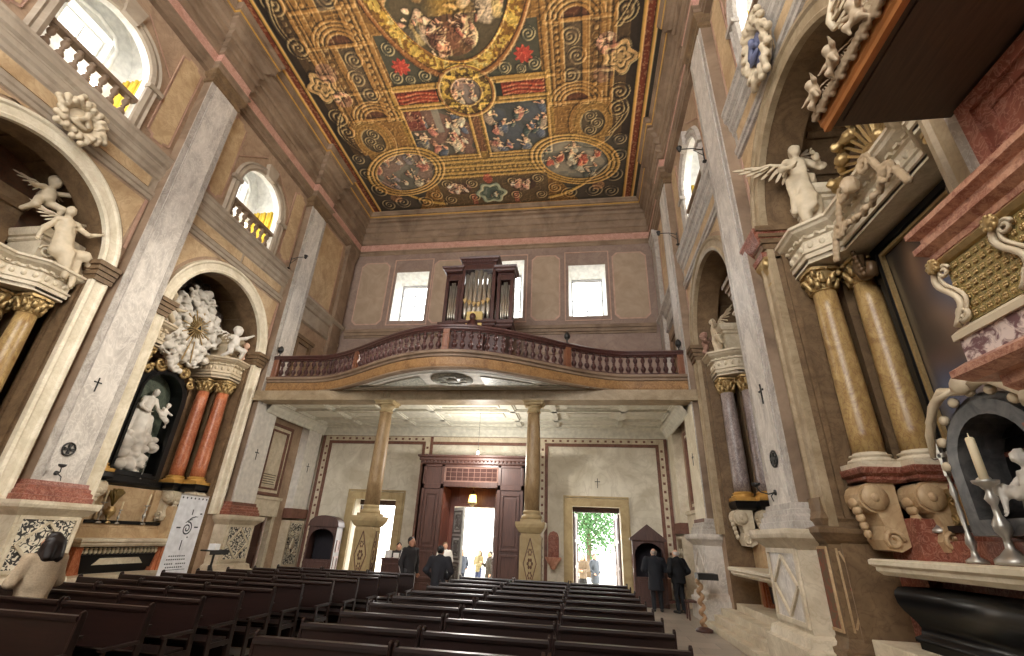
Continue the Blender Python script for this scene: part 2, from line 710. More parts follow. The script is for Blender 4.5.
MAT['tin'] = m_plain('organ_pipe_metal', sr(196, 190, 178), .3, .7)
MAT['wax'] = m_plain('candle_wax', sr(232, 216, 180), .5)
MAT['silver'] = m_plain('silvered_metal', sr(176, 172, 164), .35, .7)


def m_glass():
    m = bpy.data.materials.new('window_glass')
    m.use_nodes = True
    t = m.node_tree
    t.nodes.remove(t.nodes['Principled BSDF'])
    out = t.nodes['Material Output']
    tr = t.nodes.new('ShaderNodeBsdfTransparent')
    tr.inputs[0].default_value = (.94, .96, .97, 1)
    gl = t.nodes.new('ShaderNodeBsdfGlossy')
    gl.inputs['Roughness'].default_value = .08
    mx = t.nodes.new('ShaderNodeMixShader')
    mx.inputs[0].default_value = .04
    t.links.new(tr.outputs[0], mx.inputs[1])
    t.links.new(gl.outputs[0], mx.inputs[2])
    t.links.new(mx.outputs[0], out.inputs['Surface'])
    return m


MAT['glass'] = m_glass()
# ================================================================== ARCHITECTURE
XL, XR, BY = -11.2, 3.4, 18.93        # pilaster faces of the two side walls, inner face of the back wall
XC = (XL + XR) / 2
BAYS = (5.96, 11.93)
PIL = (2.98, 8.95, 14.92)
Y0 = -3.0
SL = Matrix(((0, -1, 0, XL), (1, 0, 0, 0), (0, 0, 1, 0), (0, 0, 0, 1)))   # (along, outward, up) -> left wall
SR = Matrix(((0, 1, 0, XR), (1, 0, 0, 0), (0, 0, 1, 0), (0, 0, 0, 1)))    # -> right wall
SB = Matrix(((1, 0, 0, 0), (0, 1, 0, BY), (0, 0, 1, 0), (0, 0, 0, 1)))    # -> back wall
SIDES = (('left', SL), ('right', SR))
ZP0, ZS0, ZS1 = .45, 2.55, 14.5       # platform, pilaster shaft from..to
ZIMP = 7.45


def mat_floor():
    m, t, b = nt('stone_paving')
    tc = t.nodes.new('ShaderNodeTexCoord')
    br = t.nodes.new('ShaderNodeTexBrick')
    br.offset = .5
    br.inputs['Color1'].default_value = (*sr(150, 138, 124), 1)
    br.inputs['Color2'].default_value = (*sr(176, 164, 150), 1)
    br.inputs['Mortar'].default_value = (*sr(110, 100, 90), 1)
    br.inputs['Scale'].default_value = 1.0
    br.inputs['Mortar Size'].default_value = .008
    br.inputs['Brick Width'].default_value = .9
    br.inputs['Row Height'].default_value = .6
    t.links.new(tc.outputs['Object'], br.inputs['Vector'])
    t.links.new(br.outputs['Color'], b.inputs['Base Color'])
    b.inputs['Roughness'].default_value = .28
    return m


MAT['floor'] = mat_floor()
MAT['doorstone'] = m_marble('ochre_door_stone', sr(158, 136, 96), sr(186, 166, 124), None, 1.5, .6)
MAT['tan'] = m_marble('tan_stone', sr(140, 122, 94), sr(172, 154, 126), sr(120, 100, 76), 1.4, .5, vs=.3)
MAT['intarsia'] = m_inlay('black_and_white_inlay', sr(216, 208, 188), sr(44, 42, 40), 7, .2)
MAT['intarsia_dim'] = m_inlay('muted_inlay', sr(150, 132, 100), sr(104, 84, 60), 7, .3)
MAT['intarsia_brown'] = m_inlay('brown_inlay', sr(96, 74, 52), sr(120, 62, 40), 5, .3)

# ---- floor
mb = MB()
mb.box(XL - .6, XR + .6, Y0, BY + .9, -.3, 0)
struct(mb, 'floor', MAT['floor'], label='worn stone paving of the nave', cat='floor')
# unseen wall added behind the photographer to trim sky light entering from there
mb = MB()
mb.box(XL - .6, XR + .6, Y0 - .3, Y0, 0, 6.0)
mb.box(XL - .6, XL + 1.6, Y0 - .3, Y0, 6.0, 17.6)
mb.box(XR - 2.2, XR + .6, Y0 - .3, Y0, 6.0, 17.6)
mb.box(XL + 1.6, XR - 2.2, Y0 - .3, Y0, 15.6, 17.6)
struct(mb, 'wall_front', MAT['wallbrown'], label='unseen light-shaping wall with a high opening behind the photographer', cat='wall')
# raised chapel floors with steps along the side walls
for nm, S in SIDES:
    mb = MB(S)
    mb.box(Y0, 14.3, .02, 2.6, 0, ZP0)
    mb.box(Y0, 14.3, -.16, .02, 0, .30)
    mb.box(Y0, 14.3, -.36, -.16, 0, .15)
    struct(mb, 'trim_1' if nm == 'left' else 'trim_2', MAT['palestone'] if nm == 'right' else MAT['wallbrown'],
           label='stone steps up to the chapels along the %s wall' % nm, cat='steps', bevel=.012)

# ---- side walls
PANELS = {}
for nm, S in SIDES:
    root = thing('wall_' + nm, 'marbled side wall with arched chapels on the %s' % nm, 'wall')
    root['kind'] = 'structure'
    wallm, trimc, och, rim, frz, dark, archm, soff, arcf, rvl = (MB(S) for _ in range(10))
    # lower storey
    for uc in BAYS:
        wallm.wall_arch(uc - 2.42, uc + 2.42, 0, 9.85, uc, 1.95, ZIMP, .3)
        soff.arch([(1.95, .3), (1.95, .95), (2.25, .95), (2.25, 2.0)], uc, ZIMP, 0, 28)
        # chapel back wall
        archm.wall_rects(uc - 2.4, uc + 2.4, 0, 10, 2.0, [])
        # archivolt, a cream moulded band down to the pedestals
        arcf.arch([(1.93, .32), (1.93, .2), (2.0, .18), (2.04, .21), (2.2, .21), (2.24, .17), (2.30, .17), (2.32, .3)], uc, ZIMP, 2.15, 32)
        # impost mouldings on both jambs
        for sg in (-1, 1):
            for z, e in ((7.05, .03), (7.17, .06), (7.29, .1), (7.40, .15)):
                a = uc + sg * (1.95 - e)
                b2 = uc + sg * 2.36
                dark.box(a, b2, .17 - e, 1.0, z, z + .11)
            # panelled jamb facing across the opening
            dark.box(uc + sg * 1.95, uc + sg * 1.90, .42, .50, 2.3, 6.9)
            dark.box(uc + sg * 1.95, uc + sg * 1.90, .80, .88, 2.3, 6.9)
            dark.box(uc + sg * 1.95, uc + sg * 1.90, .50, .80, 6.82, 6.9)
            dark.box(uc + sg * 2.25, uc + sg * 2.20, 1.05, 1.16, 2.3, 6.9)
            dark.box(uc + sg * 2.25, uc + sg * 2.20, 1.75, 1.84, 2.3, 6.9)
            dark.box(uc + sg * 2.25, uc + sg * 2.12, .95, 2.0, 6.95, 7.15)
            dark.box(uc + sg * 2.25, uc + sg * 2.06, .95, 2.0, 7.15, 7.4)
            # spandrel panel with rose rim
            a0 = uc + sg * 2.38
            rim.box(a0, uc + sg * 2.30, .27, .31, 8.2, 9.75)
        # spandrel fields
        for sg in (-1, 1):
            v = [(uc + sg * 2.33, .285, 8.35), (uc + sg * 2.33, .285, 9.62), (uc + sg * .55, .285, 9.62)]
            n = 10
            arcp = []
            for k in range(n + 1):
                t = math.radians(76 - 52 * k / n)
                arcp.append((uc + sg * 2.42 * math.cos(t), .285, ZIMP + 2.42 * math.sin(t)))
            vs = [(uc + sg * .62, .285, 9.72), (uc + sg * 2.3, .285, 9.72)] + list(reversed(arcp))
            och.add(vs, [tuple(range(len(vs)))])
        # ribs on the soffit
        for k in range(1, 10):
            t = math.pi * k / 10
            c, s_ = math.cos(t), math.sin(t)
            dark.box(-.06, .06, 1.12, 1.95, -.04, .04, Matrix.Translation((uc + 2.24 * c, 0, ZIMP + 2.24 * s_)) @ Matrix.Rotation(-(t - math.pi / 2), 4, 'Y'))
        # upper storey with its window opening
        wallm.wall_arch(uc - 2.42, uc + 2.42, 11.2, 14.95, uc, 1.12, 12.72, .3, 20)
        rvl.arch([(1.12, .34), (1.12, .56)], uc, 12.72, 11.0, 20)
        trimc.arch([(1.10, .33), (1.10, .24), (1.2, .2), (1.3, .24), (1.36, .2), (1.42, .3)], uc, 12.72, 11.2, 20)
        for sg in (-1, 1):      # eared imposts of the window
            trimc.box(uc + sg * 1.08, uc + sg * 1.5, .16, .34, 12.6, 12.74)
        trimc.prism([(uc - .2, 13.76), (uc + .2, 13.76), (uc + .27, 14.3), (uc - .27, 14.3)], .12, .3)
        for sg in (-1, 1):
            a, b2 = sorted((uc + sg * 1.56, uc + sg * 2.28))
            zc = .16
            for (q, dd, dst) in ((0, .285, rim), (.05, .265, och)):
                x0, x1, z0, z1 = a + q, b2 - q, 11.42 + q, 14.72 - q
                pts = [(x0 + zc, z0), (x1 - zc, z0), (x1 - zc, z0 + zc * .6), (x1, z0 + zc), (x1, z1 - zc), (x1 - zc, z1 - zc * .6), (x1 - zc, z1), (x0 + zc, z1),
                       (x0 + zc, z1 - zc * .6), (x0, z1 - zc), (x0, z0 + zc), (x0 + zc, z0 + zc * .6)]
                dst.add([(x, dd, z) for x, z in pts], [tuple(range(12))])
            for x in (a, b2):
                rim.box(x - .012, x + .012, .26, .3, 11.6, 14.55)
            # rim over the window heads
            rim.bar((uc + sg * 1.5, .27, 13.5), (uc + sg * .35, .27, 14.55), .025, .03)
        # sub-cornice between the pilasters
        p = [(.3 - x * .72, z) for x, z in ((0, 9.8), (.07, 9.82), (.07, 9.92), (.12, 9.95), (.12, 10.05), (.03, 10.06), (.03, 10.46), (.08, 10.5), (.08, 10.62), (.15, 10.68),
                                       (.15, 10.80), (.17, 10.82), (.17, 10.86), (.26, 10.92), (.26, 11.08), (.30, 11.12), (.30, 11.2), (0, 11.22))]
        v = [(uc - 2.42, d, z) for d, z in p] + [(uc + 2.42, d, z) for d, z in p]
        m_ = len(p)
        trimc.add(v, [(j, j + 1, m_ + j + 1, m_ + j) for j in range(m_ - 1)])
        for q in range(2):
            frz.box(uc - 2.2 + q * 2.25, uc - .05 + q * 2.25, .25, .275, 10.11, 10.42)
    # third bay over and under the loft
    wallm.wall_rects(15.45, BY + .2, 0, 14.95, .3, [(15.68, 16.84, 0, 2.16)])
    wallm.wall_rects(Y0, 3.6, 0, 14.95, .3, [])
    p = [(.3 - x, z) for x, z in ((0, 9.75), (.1, 9.8), (.1, 9.95), (.03, 10.0), (.03, 10.4), (.1, 10.45), (.14, 10.6), (.26, 10.72), (.26, 10.82), (0, 10.85))]
    v = [(15.45, d, z) for d, z in p] + [(BY, d, z) for d, z in p]
    trimc.add(v, [(j, j + 1, len(p) + j + 1, len(p) + j) for j in range(len(p) - 1)])
    rim.rectframe(15.72, 17.62, 11.0, 14.75, .25, .3, .04)
    och.box(15.76, 17.58, .27, .29, 11.04, 14.71)
    dark.rectframe(15.8, 16.9, 6.7, 9.0, .2, .3, .16)
    dark.box(15.7, 17.0, .15, .3, 9.0, 9.15)
    wallm.build('masonry', MAT['wallbrown'], root)
    trimc.build('mouldings', MAT['grey_edge'] if nm == 'right' else MAT['mould'], root)
    rvl.build('window_reveals', MAT['white'], root)
    och.build('marble_panels', MAT['ochre'], root)
    rim.build('panel_rims', MAT['pinkrim'], root)
    frz.build('frieze_panels', MAT['ochre'], root)
    dark.build('jamb_mouldings', MAT['jamb'], root)
    archm.build('chapel_back_wall', MAT['jamb_d'], root)
    soff.build('arch_soffit', MAT['jamb'], root)
    arcf.build('archivolt', MAT['cream'] if nm == 'left' else MAT['tan'], root)

# ---- giant pilasters
for i, (nm, S) in enumerate(SIDES):
    for j, uc in enumerate(PIL):
        root = thing('trim_%d' % (3 + i * 3 + j), 'tall grey marble pilaster, %s wall, %s' % (nm, ('beside the pulpit bay', 'between the two chapels', 'at the end of the singers loft')[j]), 'pilaster')
        root['kind'] = 'structure'
        hw = .575
        sh, ed, bs, pd, pn, cp, sd = (MB(S) for _ in range(7))
        sh.box(uc - hw + .19, uc + hw - .19, -.012, .3, ZS0, ZS1)
        ed.box(uc - hw, uc + hw, 0, .03, ZS0, ZS1)
        sd.box(uc - hw + .004, uc + hw - .004, .03, .34, ZS0, ZS1)
        for sg in (-1, 1):
            ed.box(uc + sg * (hw - .17), uc + sg * (hw - .19), -.02, 0, ZS0 + .1, ZS1 - .1)
        cp.stack(uc, .17, [(14.5, 0), (14.53, .05), (14.6, .05), (14.62, .02), (14.72, .02), (14.78, .09), (14.9, .12), (14.98, .12)], 2 * hw, .34)
        bs.stack(uc, .15, [(2.15, .16), (2.26, .16), (2.27, .13), (2.34, .13), (2.38, .09), (2.44, .09), (2.46, .05), (2.55, .04)], 2 * hw, .34)
        # pedestal: base, die, cornice
        pd.stack(uc, .12, [(ZP0 - .4, .26), (ZP0 + .12, .26), (ZP0 + .14, .2), (ZP0 + .26, .17), (ZP0 + .3, .08), (1.86, .08), (1.9, .12), (1.96, .18), (2.02, .25), (2.08, .27), (2.15, .27)], 2 * hw, .4)
        # inlaid front with raised lozenge
        x0, x1, z0, z1, d0 = uc - hw + .02, uc + hw - .02, .86, 1.82, -.165
        pn.box(x0, x1, d0, d0 + .02, z0, z1)
        pd.rectframe(x0 - .05, x1 + .05, z0 - .05, z1 + .05, d0 - .03, d0 + .01, .07)
        cm = ((x0 + x1) / 2, (z0 + z1) / 2)
        q = [(cm[0], z0 + .06), (x1 - .08, cm[1]), (cm[0], z1 - .06), (x0 + .08, cm[1])]
        for k in range(4):
            a, b2 = q[k], q[(k + 1) % 4]
            pd.bar((a[0], d0 - .01, a[1]), (b2[0], d0 - .01, b2[1]), .05, .05)
        gm = 'grey' if j < 2 or nm == 'left' else 'grey'
        ed.build('shaft_border', MAT['grey_edge'], root)
        sh.build('shaft_face', MAT['grey'], root)
        sd.build('shaft_return', MAT['brownstone'], root)
        cp.build('capital', MAT['jamb'], root)
        bs.build('base', MAT['redbrown'] if nm == 'left' else MAT['grey_edge'], root)
        pd.build('pedestal', MAT['palestone'] if nm == 'left' or j == 1 else MAT['grey'], root)
        pn.build('inlay', MAT['intarsia'] if nm == 'left' else MAT['grey'], root)
    # narrow corner pilaster
    root = thing('trim_%d' % (9 + i), 'corner pilaster where the %s wall meets the back wall' % nm, 'pilaster')
    root['kind'] = 'structure'
    mb = MB(S)
    mb.box(17.95, 18.7, .12, .34, 6.7, 14.5)
    mb.stack(18.32, .23, [(14.4, 0), (14.45, .05), (14.6, .05), (14.75, .1), (14.95, .1)], .75, .22)
    mb.build('shaft', MAT['grey_edge'] if nm == 'right' else MAT['brownstone'], root)

# ---- chapel 1 on the right: the far and near jambs are dressed as pilasters with gilded capitals
for uc, sg in ((5.96, 1),):
    root = thing('trim_11', 'panelled umber jamb pilaster with a gilded capital beside the right altar', 'pilaster')
    root['kind'] = 'structure'
    a, b2, c, g, pd, pn, ln, sp = (MB(SR) for _ in range(8))
    u = uc + 2.25
    a.box(u - .16, u + .02, .26, 1.12, 2.6, 6.35)
    a.rectframe(.40, .98, 2.8, 6.2, 0, .04, .07, Matrix(((0, -1, 0, u - .16), (1, 0, 0, 0), (0, 0, 1, 0), (0, 0, 0, 1))))
    b2.box(u - .02, u + .05, 1.12, 2.0, .5, 6.9)
    b2.box(u - .1, u, 1.3, 1.45, .5, 6.9)
    c.stack(u - .02, .69, [(6.9, .1), (7.0, .12), (7.02, .02), (7.1, .02), (7.22, .14), (7.3, .2), (7.42, .24), (7.47, .24)], .32, .95)
    g.stack(u - .06, .69, [(6.35, .03), (6.4, .05), (6.45, .01), (6.75, .07), (6.84, .12), (6.9, .12)], .24, .88)
    for k in range(7):
        for z, r in ((6.5, .06), (6.66, .06)):
            d = .3 + k * .13
            g.ell((u - .22, d, z), (.05, .055, .085), 8, 6)
    for d in (.2, 1.18):
        g.prism([(x, z) for x, z in volute(u - .2, 6.8, .1)] + [(u - .2, 6.8)], d - .05, d + .05)
        g.lathe([(.02, -.06), (.1, -.05), (.1, .05), (.02, .06)], 12, (0, 0, 0), Matrix.Translation((u - .22, d, 6.79)) @ Matrix.Rotation(R(90), 4, 'Y'))
    pd.stack(u - .02, .66, [(ZP0 - .4, .2), (ZP0 + .2, .2), (ZP0 + .22, .14), (ZP0 + .34, .08), (1.95, .08), (2.0, .14), (2.1, .22), (2.16, .22), (2.2, .08), (2.3, .12), (2.4, .07), (2.6, .04)], .36, .9)
    for p_, q_ in (((.25, .9), (.66, 1.86)), ((.66, 1.86), (1.07, .9)), ((.25, 1.86), (.66, .9)), ((.66, .9), (1.07, 1.86)), ((.22, .86), (.22, 1.9)), ((1.1, .86), (1.1, 1.9))):
        ln.bar((u - .285, p_[0], p_[1]), (u - .285, q_[0], q_[1]), .025, .025)
    pn.add([(u - .288, .66, .92), (u - .288, 1.04, 1.38), (u - .288, .66, 1.86), (u - .288, .28, 1.38)], [(0, 1, 2, 3)])
    sp.box(u - .2, u + .18, .115, .2, .86, 1.9)
    ln.rectframe(u - .22, u + .2, .84, 1.92, .105, .14, .04)
    ln.build('inlay_lines', MAT['ochre'], root)
    sp.build('side_inlay', MAT['intarsia_brown'], root)
    a.build('panelled_shaft', MAT['jamb'], root)
    b2.build('marble_strip', MAT['redbrown'], root)
    c.build('impost_block', MAT['redbrown'], root)
    g.build('gilded_capital', MAT['gold'], root)
    pd.build('pedestal', MAT['jamb'], root)
    pn.build('inlay', MAT['redbrown'], root)

# ---- back wall
WIN = ((-8.19, .85, 11.15, 13.87), (XC, 1.36, 11.15, 14.30), (.47, .87, 11.15, 13.87))
mb = MB(SB)
holes = [(x - w, x + w, a, b2) for x, w, a, b2 in WIN]
holes += [(-9.2, -7.42, -.1, 3.05), (-.36, 1.42, -.1, 3.05), (-4.98, -3.22, -.1, 2.88)]
root = thing('wall_back', 'back wall over the entrance with three windows above the loft', 'wall')
root['kind'] = 'structure'
mb.wall_rects(XL - .35, XR + .35, 5.9, 14.95, 0, holes)
mb.wall_rects(XL - .35, XR + .35, 5.9, 15.6, .95, holes[:0] + [(x - w * .82, x + w * .82, a + .05, b2 - .42) for x, w, a, b2 in WIN])
mb.build('upper_masonry', m_marble('dusky_painted_wall', sr(132, 112, 101), sr(154, 134, 121), sr(112, 92, 82), .8, .65, dist=1, vs=.3), root)
mb = MB(SB)
mb.wall_rects(XL - .35, XR + .35, 0, 5.9, 0, holes)
for h in holes[3:]:
    mb.box(h[0] - .02, h[0], 0, .9, -.1, h[3])
    mb.box(h[1], h[1] + .02, 0, .9, -.1, h[3])
    mb.box(h[0], h[1], 0, .9, h[3], h[3] + .02)
mb.wall_rects(XL - .35, XR + .35, -.5, 5.9, .9, holes[3:])
mb.build('lower_masonry', MAT['plaster'], root)
pan, rim, st, pk = MB(SB), MB(SB), MB(SB), MB(SB)
for x0, x1 in ((-11.0, -9.45), (-7.12, -5.62), (-2.17, -.79), (1.66, 3.25)):
    for q, dd, dst in ((0, -.02, rim), (.06, -.035, pan)):
        c = .22
        a, b2, z0, z1 = x0 + q, x1 - q, 10.95 + q, 14.5 - q
        pts = [(a + c, z0), (b2 - c, z0), (b2, z0 + c), (b2, z1 - c), (b2 - c, z1), (a + c, z1), (a, z1 - c), (a, z0 + c)]
        dst.add([(x, dd, z) for x, z in pts], [tuple(range(8))])
for x, w, a, b2 in WIN:
    rim.rectframe(x - w - .18, x + w + .18, a - .25, 14.62, -.03, 0, .05)
for (d, z0, z1) in ((.05, 10.25, 10.35), (.12, 10.35, 10.5), (.18, 10.5, 10.62), (.06, 10.62, 10.72), (.05, 9.3, 9.4)):
    st.box(XL, XR, -d, 0, z0, z1)
pan.build('painted_panels', m_marble('taupe_panel', sr(158, 138, 116), sr(176, 156, 134), None, 1.2, .6), root)
rim.build('panel_rims', m_plain('rose_line', sr(186, 152, 134), .6), root)
st.build('string_course', MAT['brownstone'], root)
# brick-red border with a chain of little tiles round the lower wall
rb, tl = MB(SB), MB(SB)
for x0, x1 in ((-11.15, -6.15), (-1.75, 3.35)):
    rb.rectframe(x0, x1, -.2, 5.72, -.05, 0, .12)
    rb.rectframe(x0 + .32, x1 - .32, -.3, 5.40, -.05, 0, .12)
    tl.rectframe(x0 + .12, x1 - .12, -.2, 5.60, -.03, 0, .2)
    n = int((x1 - x0 - .5) / .3)
    for k in range(n):
        cx = x0 + .3 + k * .3
        rb.box(cx, cx + .09, -.045, -.03, 5.46, 5.54)
    for k in range(17):
        for cx in (x0 + .18, x1 - .27):
            rb.box(cx, cx + .09, -.045, -.03, .3 + k * .3, .39 + k * .3)
rb.box(-6.15, -1.75, -.05, 0, 5.6, 5.72)
rb.box(-6.15, -1.75, -.05, 0, 5.28, 5.40)
tl.box(-6.15, -1.75, -.03, 0, 5.40, 5.60)
rb.build('red_border', MAT['redborder'], root)
tl.build('tile_chain', MAT['palestone'], root)

# ---- the three loft windows
for i, (x, w, a, b2) in enumerate(WIN):
    root = thing('window_%d' % (i + 1), ('loft window left of the organ', 'tall loft window half behind the organ', 'loft window right of the organ')[i] + ' in a splayed white reveal', 'window')
    root['kind'] = 'structure'
    rv, fr, gl = MB(SB), MB(SB), MB(SB)
    wi, a1, b1 = w * .84, a + .02, b2 - .4
    o = [(x - w, 0, a), (x + w, 0, a), (x + w, 0, b2), (x - w, 0, b2)]
    n_ = [(x - wi, .75, a1), (x + wi, .75, a1), (x + wi, .75, b1), (x - wi, .75, b1)]
    rv.add(o + n_, [(0, 1, 5, 4), (1, 2, 6, 5), (2, 3, 7, 6), (3, 0, 4, 7)])
    fr.rectframe(x - wi, x + wi, a1, b1, .72, .80, .05)
    fr.box(x - .02, x + .02, .73, .79, a1, b1)
    for k in (1, 2, 3):
        z = a1 + (b1 - a1) * k / 4
        fr.box(x - wi, x + wi, .735, .785, z - .012, z + .012)
    gl.box(x - wi, x + wi, .755, .76, a1, b1)
    rv.build('reveal', MAT['white'], root)
    fr.build('window_frame', m_plain('weathered_frame', sr(150, 150, 150), .6), root)
    gl.build('pane', MAT['glass'], root)

# ---- entablature round the nave, breaking forward over each pilaster
def walls_path(base, jog):
    L = [(XL - base, Y0)]
    for u in PIL:
        L += [(XL - base, u - .62), (XL - base + jog, u - .62), (XL - base + jog, u + .62), (XL - base, u + .62)]
    L.append((XL - base, BY + .08))
    Rr = [(XR - (x - XL), y) for x, y in L]
    return L + list(reversed(Rr))


PATH = walls_path(.16, .2)
ent = ((('architrave', MAT['brownstone']), [(-.3, 14.88), (.02, 14.9), (.02, 15.0), (.07, 15.02), (.07, 15.14), (.13, 15.17), (.13, 15.22)]),
       (('pink_frieze', MAT['pinkband']), [(.13, 15.22), (.04, 15.24), (.04, 15.62), (.06, 15.64)]),
       (('cornice', MAT['brownstone']), [(.06, 15.64), (.12, 15.66), (.12, 15.74), (.08, 15.76), (.08, 15.96), (.13, 15.98), (.17, 16.06), (.17, 16.12), (.12, 16.14), (.12, 16.36), (.18, 16.38), (.22, 16.45), (.22, 16.5), (.17, 16.52),
                                         (.17, 16.7), (.24, 16.74), (.3, 16.84), (.42, 16.88), (.42, 17.0), (.36, 17.02), (.36, 17.06), (.44, 17.08), (.44, 17.14)]),
       (('gilt_edge', MAT['goldpaint']), [(.44, 17.14), (.47, 17.16), (.47, 17.2), (.44, 17.21)]),
       (('upper_cornice', MAT['brownstone']), [(.44, 17.21), (.5, 17.24), (.5, 17.34), (.56, 17.4), (.56, 17.5)]))
root = thing('trim_12', 'layered cornice with a pink marble frieze under the painted ceiling', 'cornice')
root['kind'] = 'structure'
for (n_, m_), pr_ in ent:
    mb = MB()
    mb.sweep(pr_, PATH)
    mb.build(n_, m_, root)

# ---- narthex side walls under the loft
for i, (nm, S) in enumerate(SIDES):
    root = thing('trim_%d' % (13 + i), 'white marble piers and framed panel on the %s side under the loft' % nm, 'panelling')
    root['kind'] = 'structure'
    wm, rd, pl, ft, inl = (MB(S) for _ in range(5))
    for u0, u1 in ((14.36, 15.45), (17.75, 18.75)):
        wm.box(u0, u1, -.03, .3, 2.55, 5.8)
        rd.box(u0 - .05, u1 + .05, -.08, .3, 2.2, 2.55)
        ft.rectframe(u0, u1, .5, 2.12, -.06, .3, .09)
        inl.box(u0 + .08, u1 - .08, -.045, .2, .58, 2.05)
        ft.box(u0, u1, -.1, .3, 0, .5)
        c = (u0 + u1) / 2
        ft.ell((c, -.05, 1.3), (.14, .03, .2), 14, 8)
        for sg in (-1, 1):
            ft.tube([(c + sg * x, -.05, z) for x, z in volute(.18, 1.0, .13, 1.3, 16, 0, 1)], .02, 5)
            ft.tube([(c + sg * x, -.05, z) for x, z in volute(.18, 1.65, .13, 1.3, 16, 0, -1)], .02, 5)
    rd.rectframe(15.55, 17.05, 2.9, 5.45, .2, .32, .1)
    ft.rectframe(15.66, 16.94, 3.0, 5.34, .22, .3, .12)
    rd.rectframe(15.78, 16.82, 3.1, 5.22, .18, .3, .06)
    pl.box(15.84, 16.76, .26, .3, 3.16, 5.16)
    pl.box(15.55, 17.0, .05, .32, 2.2, 2.75)
    pl.box(15.5, 17.05, 0, .32, 2.75, 2.85)
    for u0, u1 in ((15.5, 15.68), (16.84, 17.02)):
        pl.box(u0, u1, .12, .32, 0, 2.2)
    wm.build('marble_pier', MAT['whitemarble'] if nm == 'left' else MAT['cream'], root)
    rd.build('red_border', MAT['redborder'], root)
    pl.build('panel', MAT['palestone'], root)
    ft.build('pale_frame', MAT['palestone'], root)
    inl.build('inlay', MAT['intarsia'] if nm == 'left' else MAT['intarsia_dim'], root)
    # side door in the narthex
    d = thing('door_%d' % (4 + i), 'plain dark wooden door in the %s wall under the loft' % nm, 'door')
    d['kind'] = 'structure'
    mb = MB(S)
    mb.box(15.6, 16.92, .36, .42, 0, 2.25)
    mb.rectframe(15.8, 16.72, .2, 1.0, .33, .36, .08)
    mb.rectframe(15.8, 16.72, 1.1, 2.05, .33, .36, .08)
    mb.build('door_leaf', MAT['wood'], d)

# ---- singers' loft
def loft_y(x):
    t = abs(x - XC)
    if t > 5.6:
        return 14.5
    return 14.5 - 2.4 * (math.cos(math.pi * min(t / 5.6, 1)) * .5 + .5) ** .92


LP = [(XL - .3 + (XR - XL + .6) * k / 72, 0) for k in range(73)]
LP = [(x, loft_y(x)) for x, _ in LP]
root = thing('trim_15', 'bowed loft floor with an ochre fascia and a white painted soffit', 'gallery')
root['kind'] = 'structure'
# travelling in +x the right-hand side is toward the nave
mb = MB()
mb.sweep([(-.1, 6.28), (.0, 6.28), (.02, 6.36), (.02, 6.58)], LP)
mb.build('ochre_fascia', m_marble('ochre_painted_fascia', sr(122, 88, 54), sr(164, 124, 78), sr(184, 148, 104), 2.2, .5, dist=2), root)
mb = MB()
mb.sweep([(.02, 6.58), (.06, 6.6), (.06, 6.66), (.12, 6.70), (.12, 6.78), (-.4, 6.79)], LP)
mb.sweep([(-.1, 6.21), (.03, 6.21), (.06, 6.25), (.03, 6.29)], LP)
mb.build('mouldings', MAT['brownstone'], root)
mb = MB()
v, f = [], []
for x, y in LP:
    v += [(x, y, 6.24), (x, 14.6, 6.24), (x, y - .1, 6.74), (x, BY, 6.74)]
for k in range(72):
    a = k * 4
    f += [(a, a + 1, a + 5, a + 4), (a + 2, a + 6, a + 7, a + 3)]
mb.add(v, f)
mb.build('floor_and_soffit', MAT['white'], root)
# painted grey panels and a rosette on the soffit
mb, mb2 = MB(), MB()
def soff_pts(t0, t1, inset_f, inset_b, n=30):
    P = []
    for k in range(n + 1):
        x = XC + t0 + (t1 - t0) * k / n
        P.append((x, min(loft_y(x) + inset_f, 14.2 - inset_b)))
    return P
edge = soff_pts(-4.4, 4.4, .32, .12)
mb2.sweep([(-.03, 6.222), (.03, 6.222)], edge)
mb2.box(XC - 4.2, XC + 4.2, 13.98, 14.03, 6.218, 6.225)
for sg in (-1, 1):
    P = soff_pts(sg * .95, sg * 3.4, .62, .32, 20)
    if sg < 0:
        P = P[::-1]
    poly = P + [(XC + sg * .95 if sg > 0 else P[-1][0], 13.8)]
    poly = [(x, min(y, 13.8)) for x, y in P]
    poly.append((P[-1][0], 13.8))
    poly.append((P[0][0], 13.8))
    mb.hprism(poly, 6.215, 6.232)
    mb2.sweep([(-.02, 6.21), (.02, 6.21)], P)
mb.lathe([(.62, -.012), (.62, .01), (.3, .01)], 28, (XC, 13.15, 6.22))
mb2.lathe([(.66, -.008), (.66, .008)], 28, (XC, 13.15, 6.22))
for k in range(10):
    a = k * math.pi / 5
    mb2.ell((XC + .38 * math.cos(a), 13.15 + .38 * math.sin(a), 6.2), (.13, .08, .025), 8, 5)
mb2.ell((XC, 13.15, 6.19), (.18, .18, .05), 12, 6)
mb.build('painted_soffit_panels', m_inlay('grey_soffit_ornament', sr(196, 198, 190), sr(160, 166, 162), 5, .3), root)
mb2.build('soffit_lines', m_plain('grey_line', sr(166, 168, 162), .6), root)

# straight beam on the two columns
root = thing('trim_16', 'straight stone beam under the loft resting on two columns', 'beam')
root['kind'] = 'structure'
mb = MB()
mb.box(XL - .3, XR + .3, 14.25, 14.75, 5.95, 6.23)
mb.box(XL - .3, XR + .3, 14.18, 14.82, 5.88, 5.95)
for x in (-6.48, -1.45):
    for k in (-1, 0, 1):
        mb.box(x + k * .11 - .035, x + k * .11 + .035, 14.2, 14.25, 5.97, 6.2)
mb.build('beam', MAT['tan'], root)

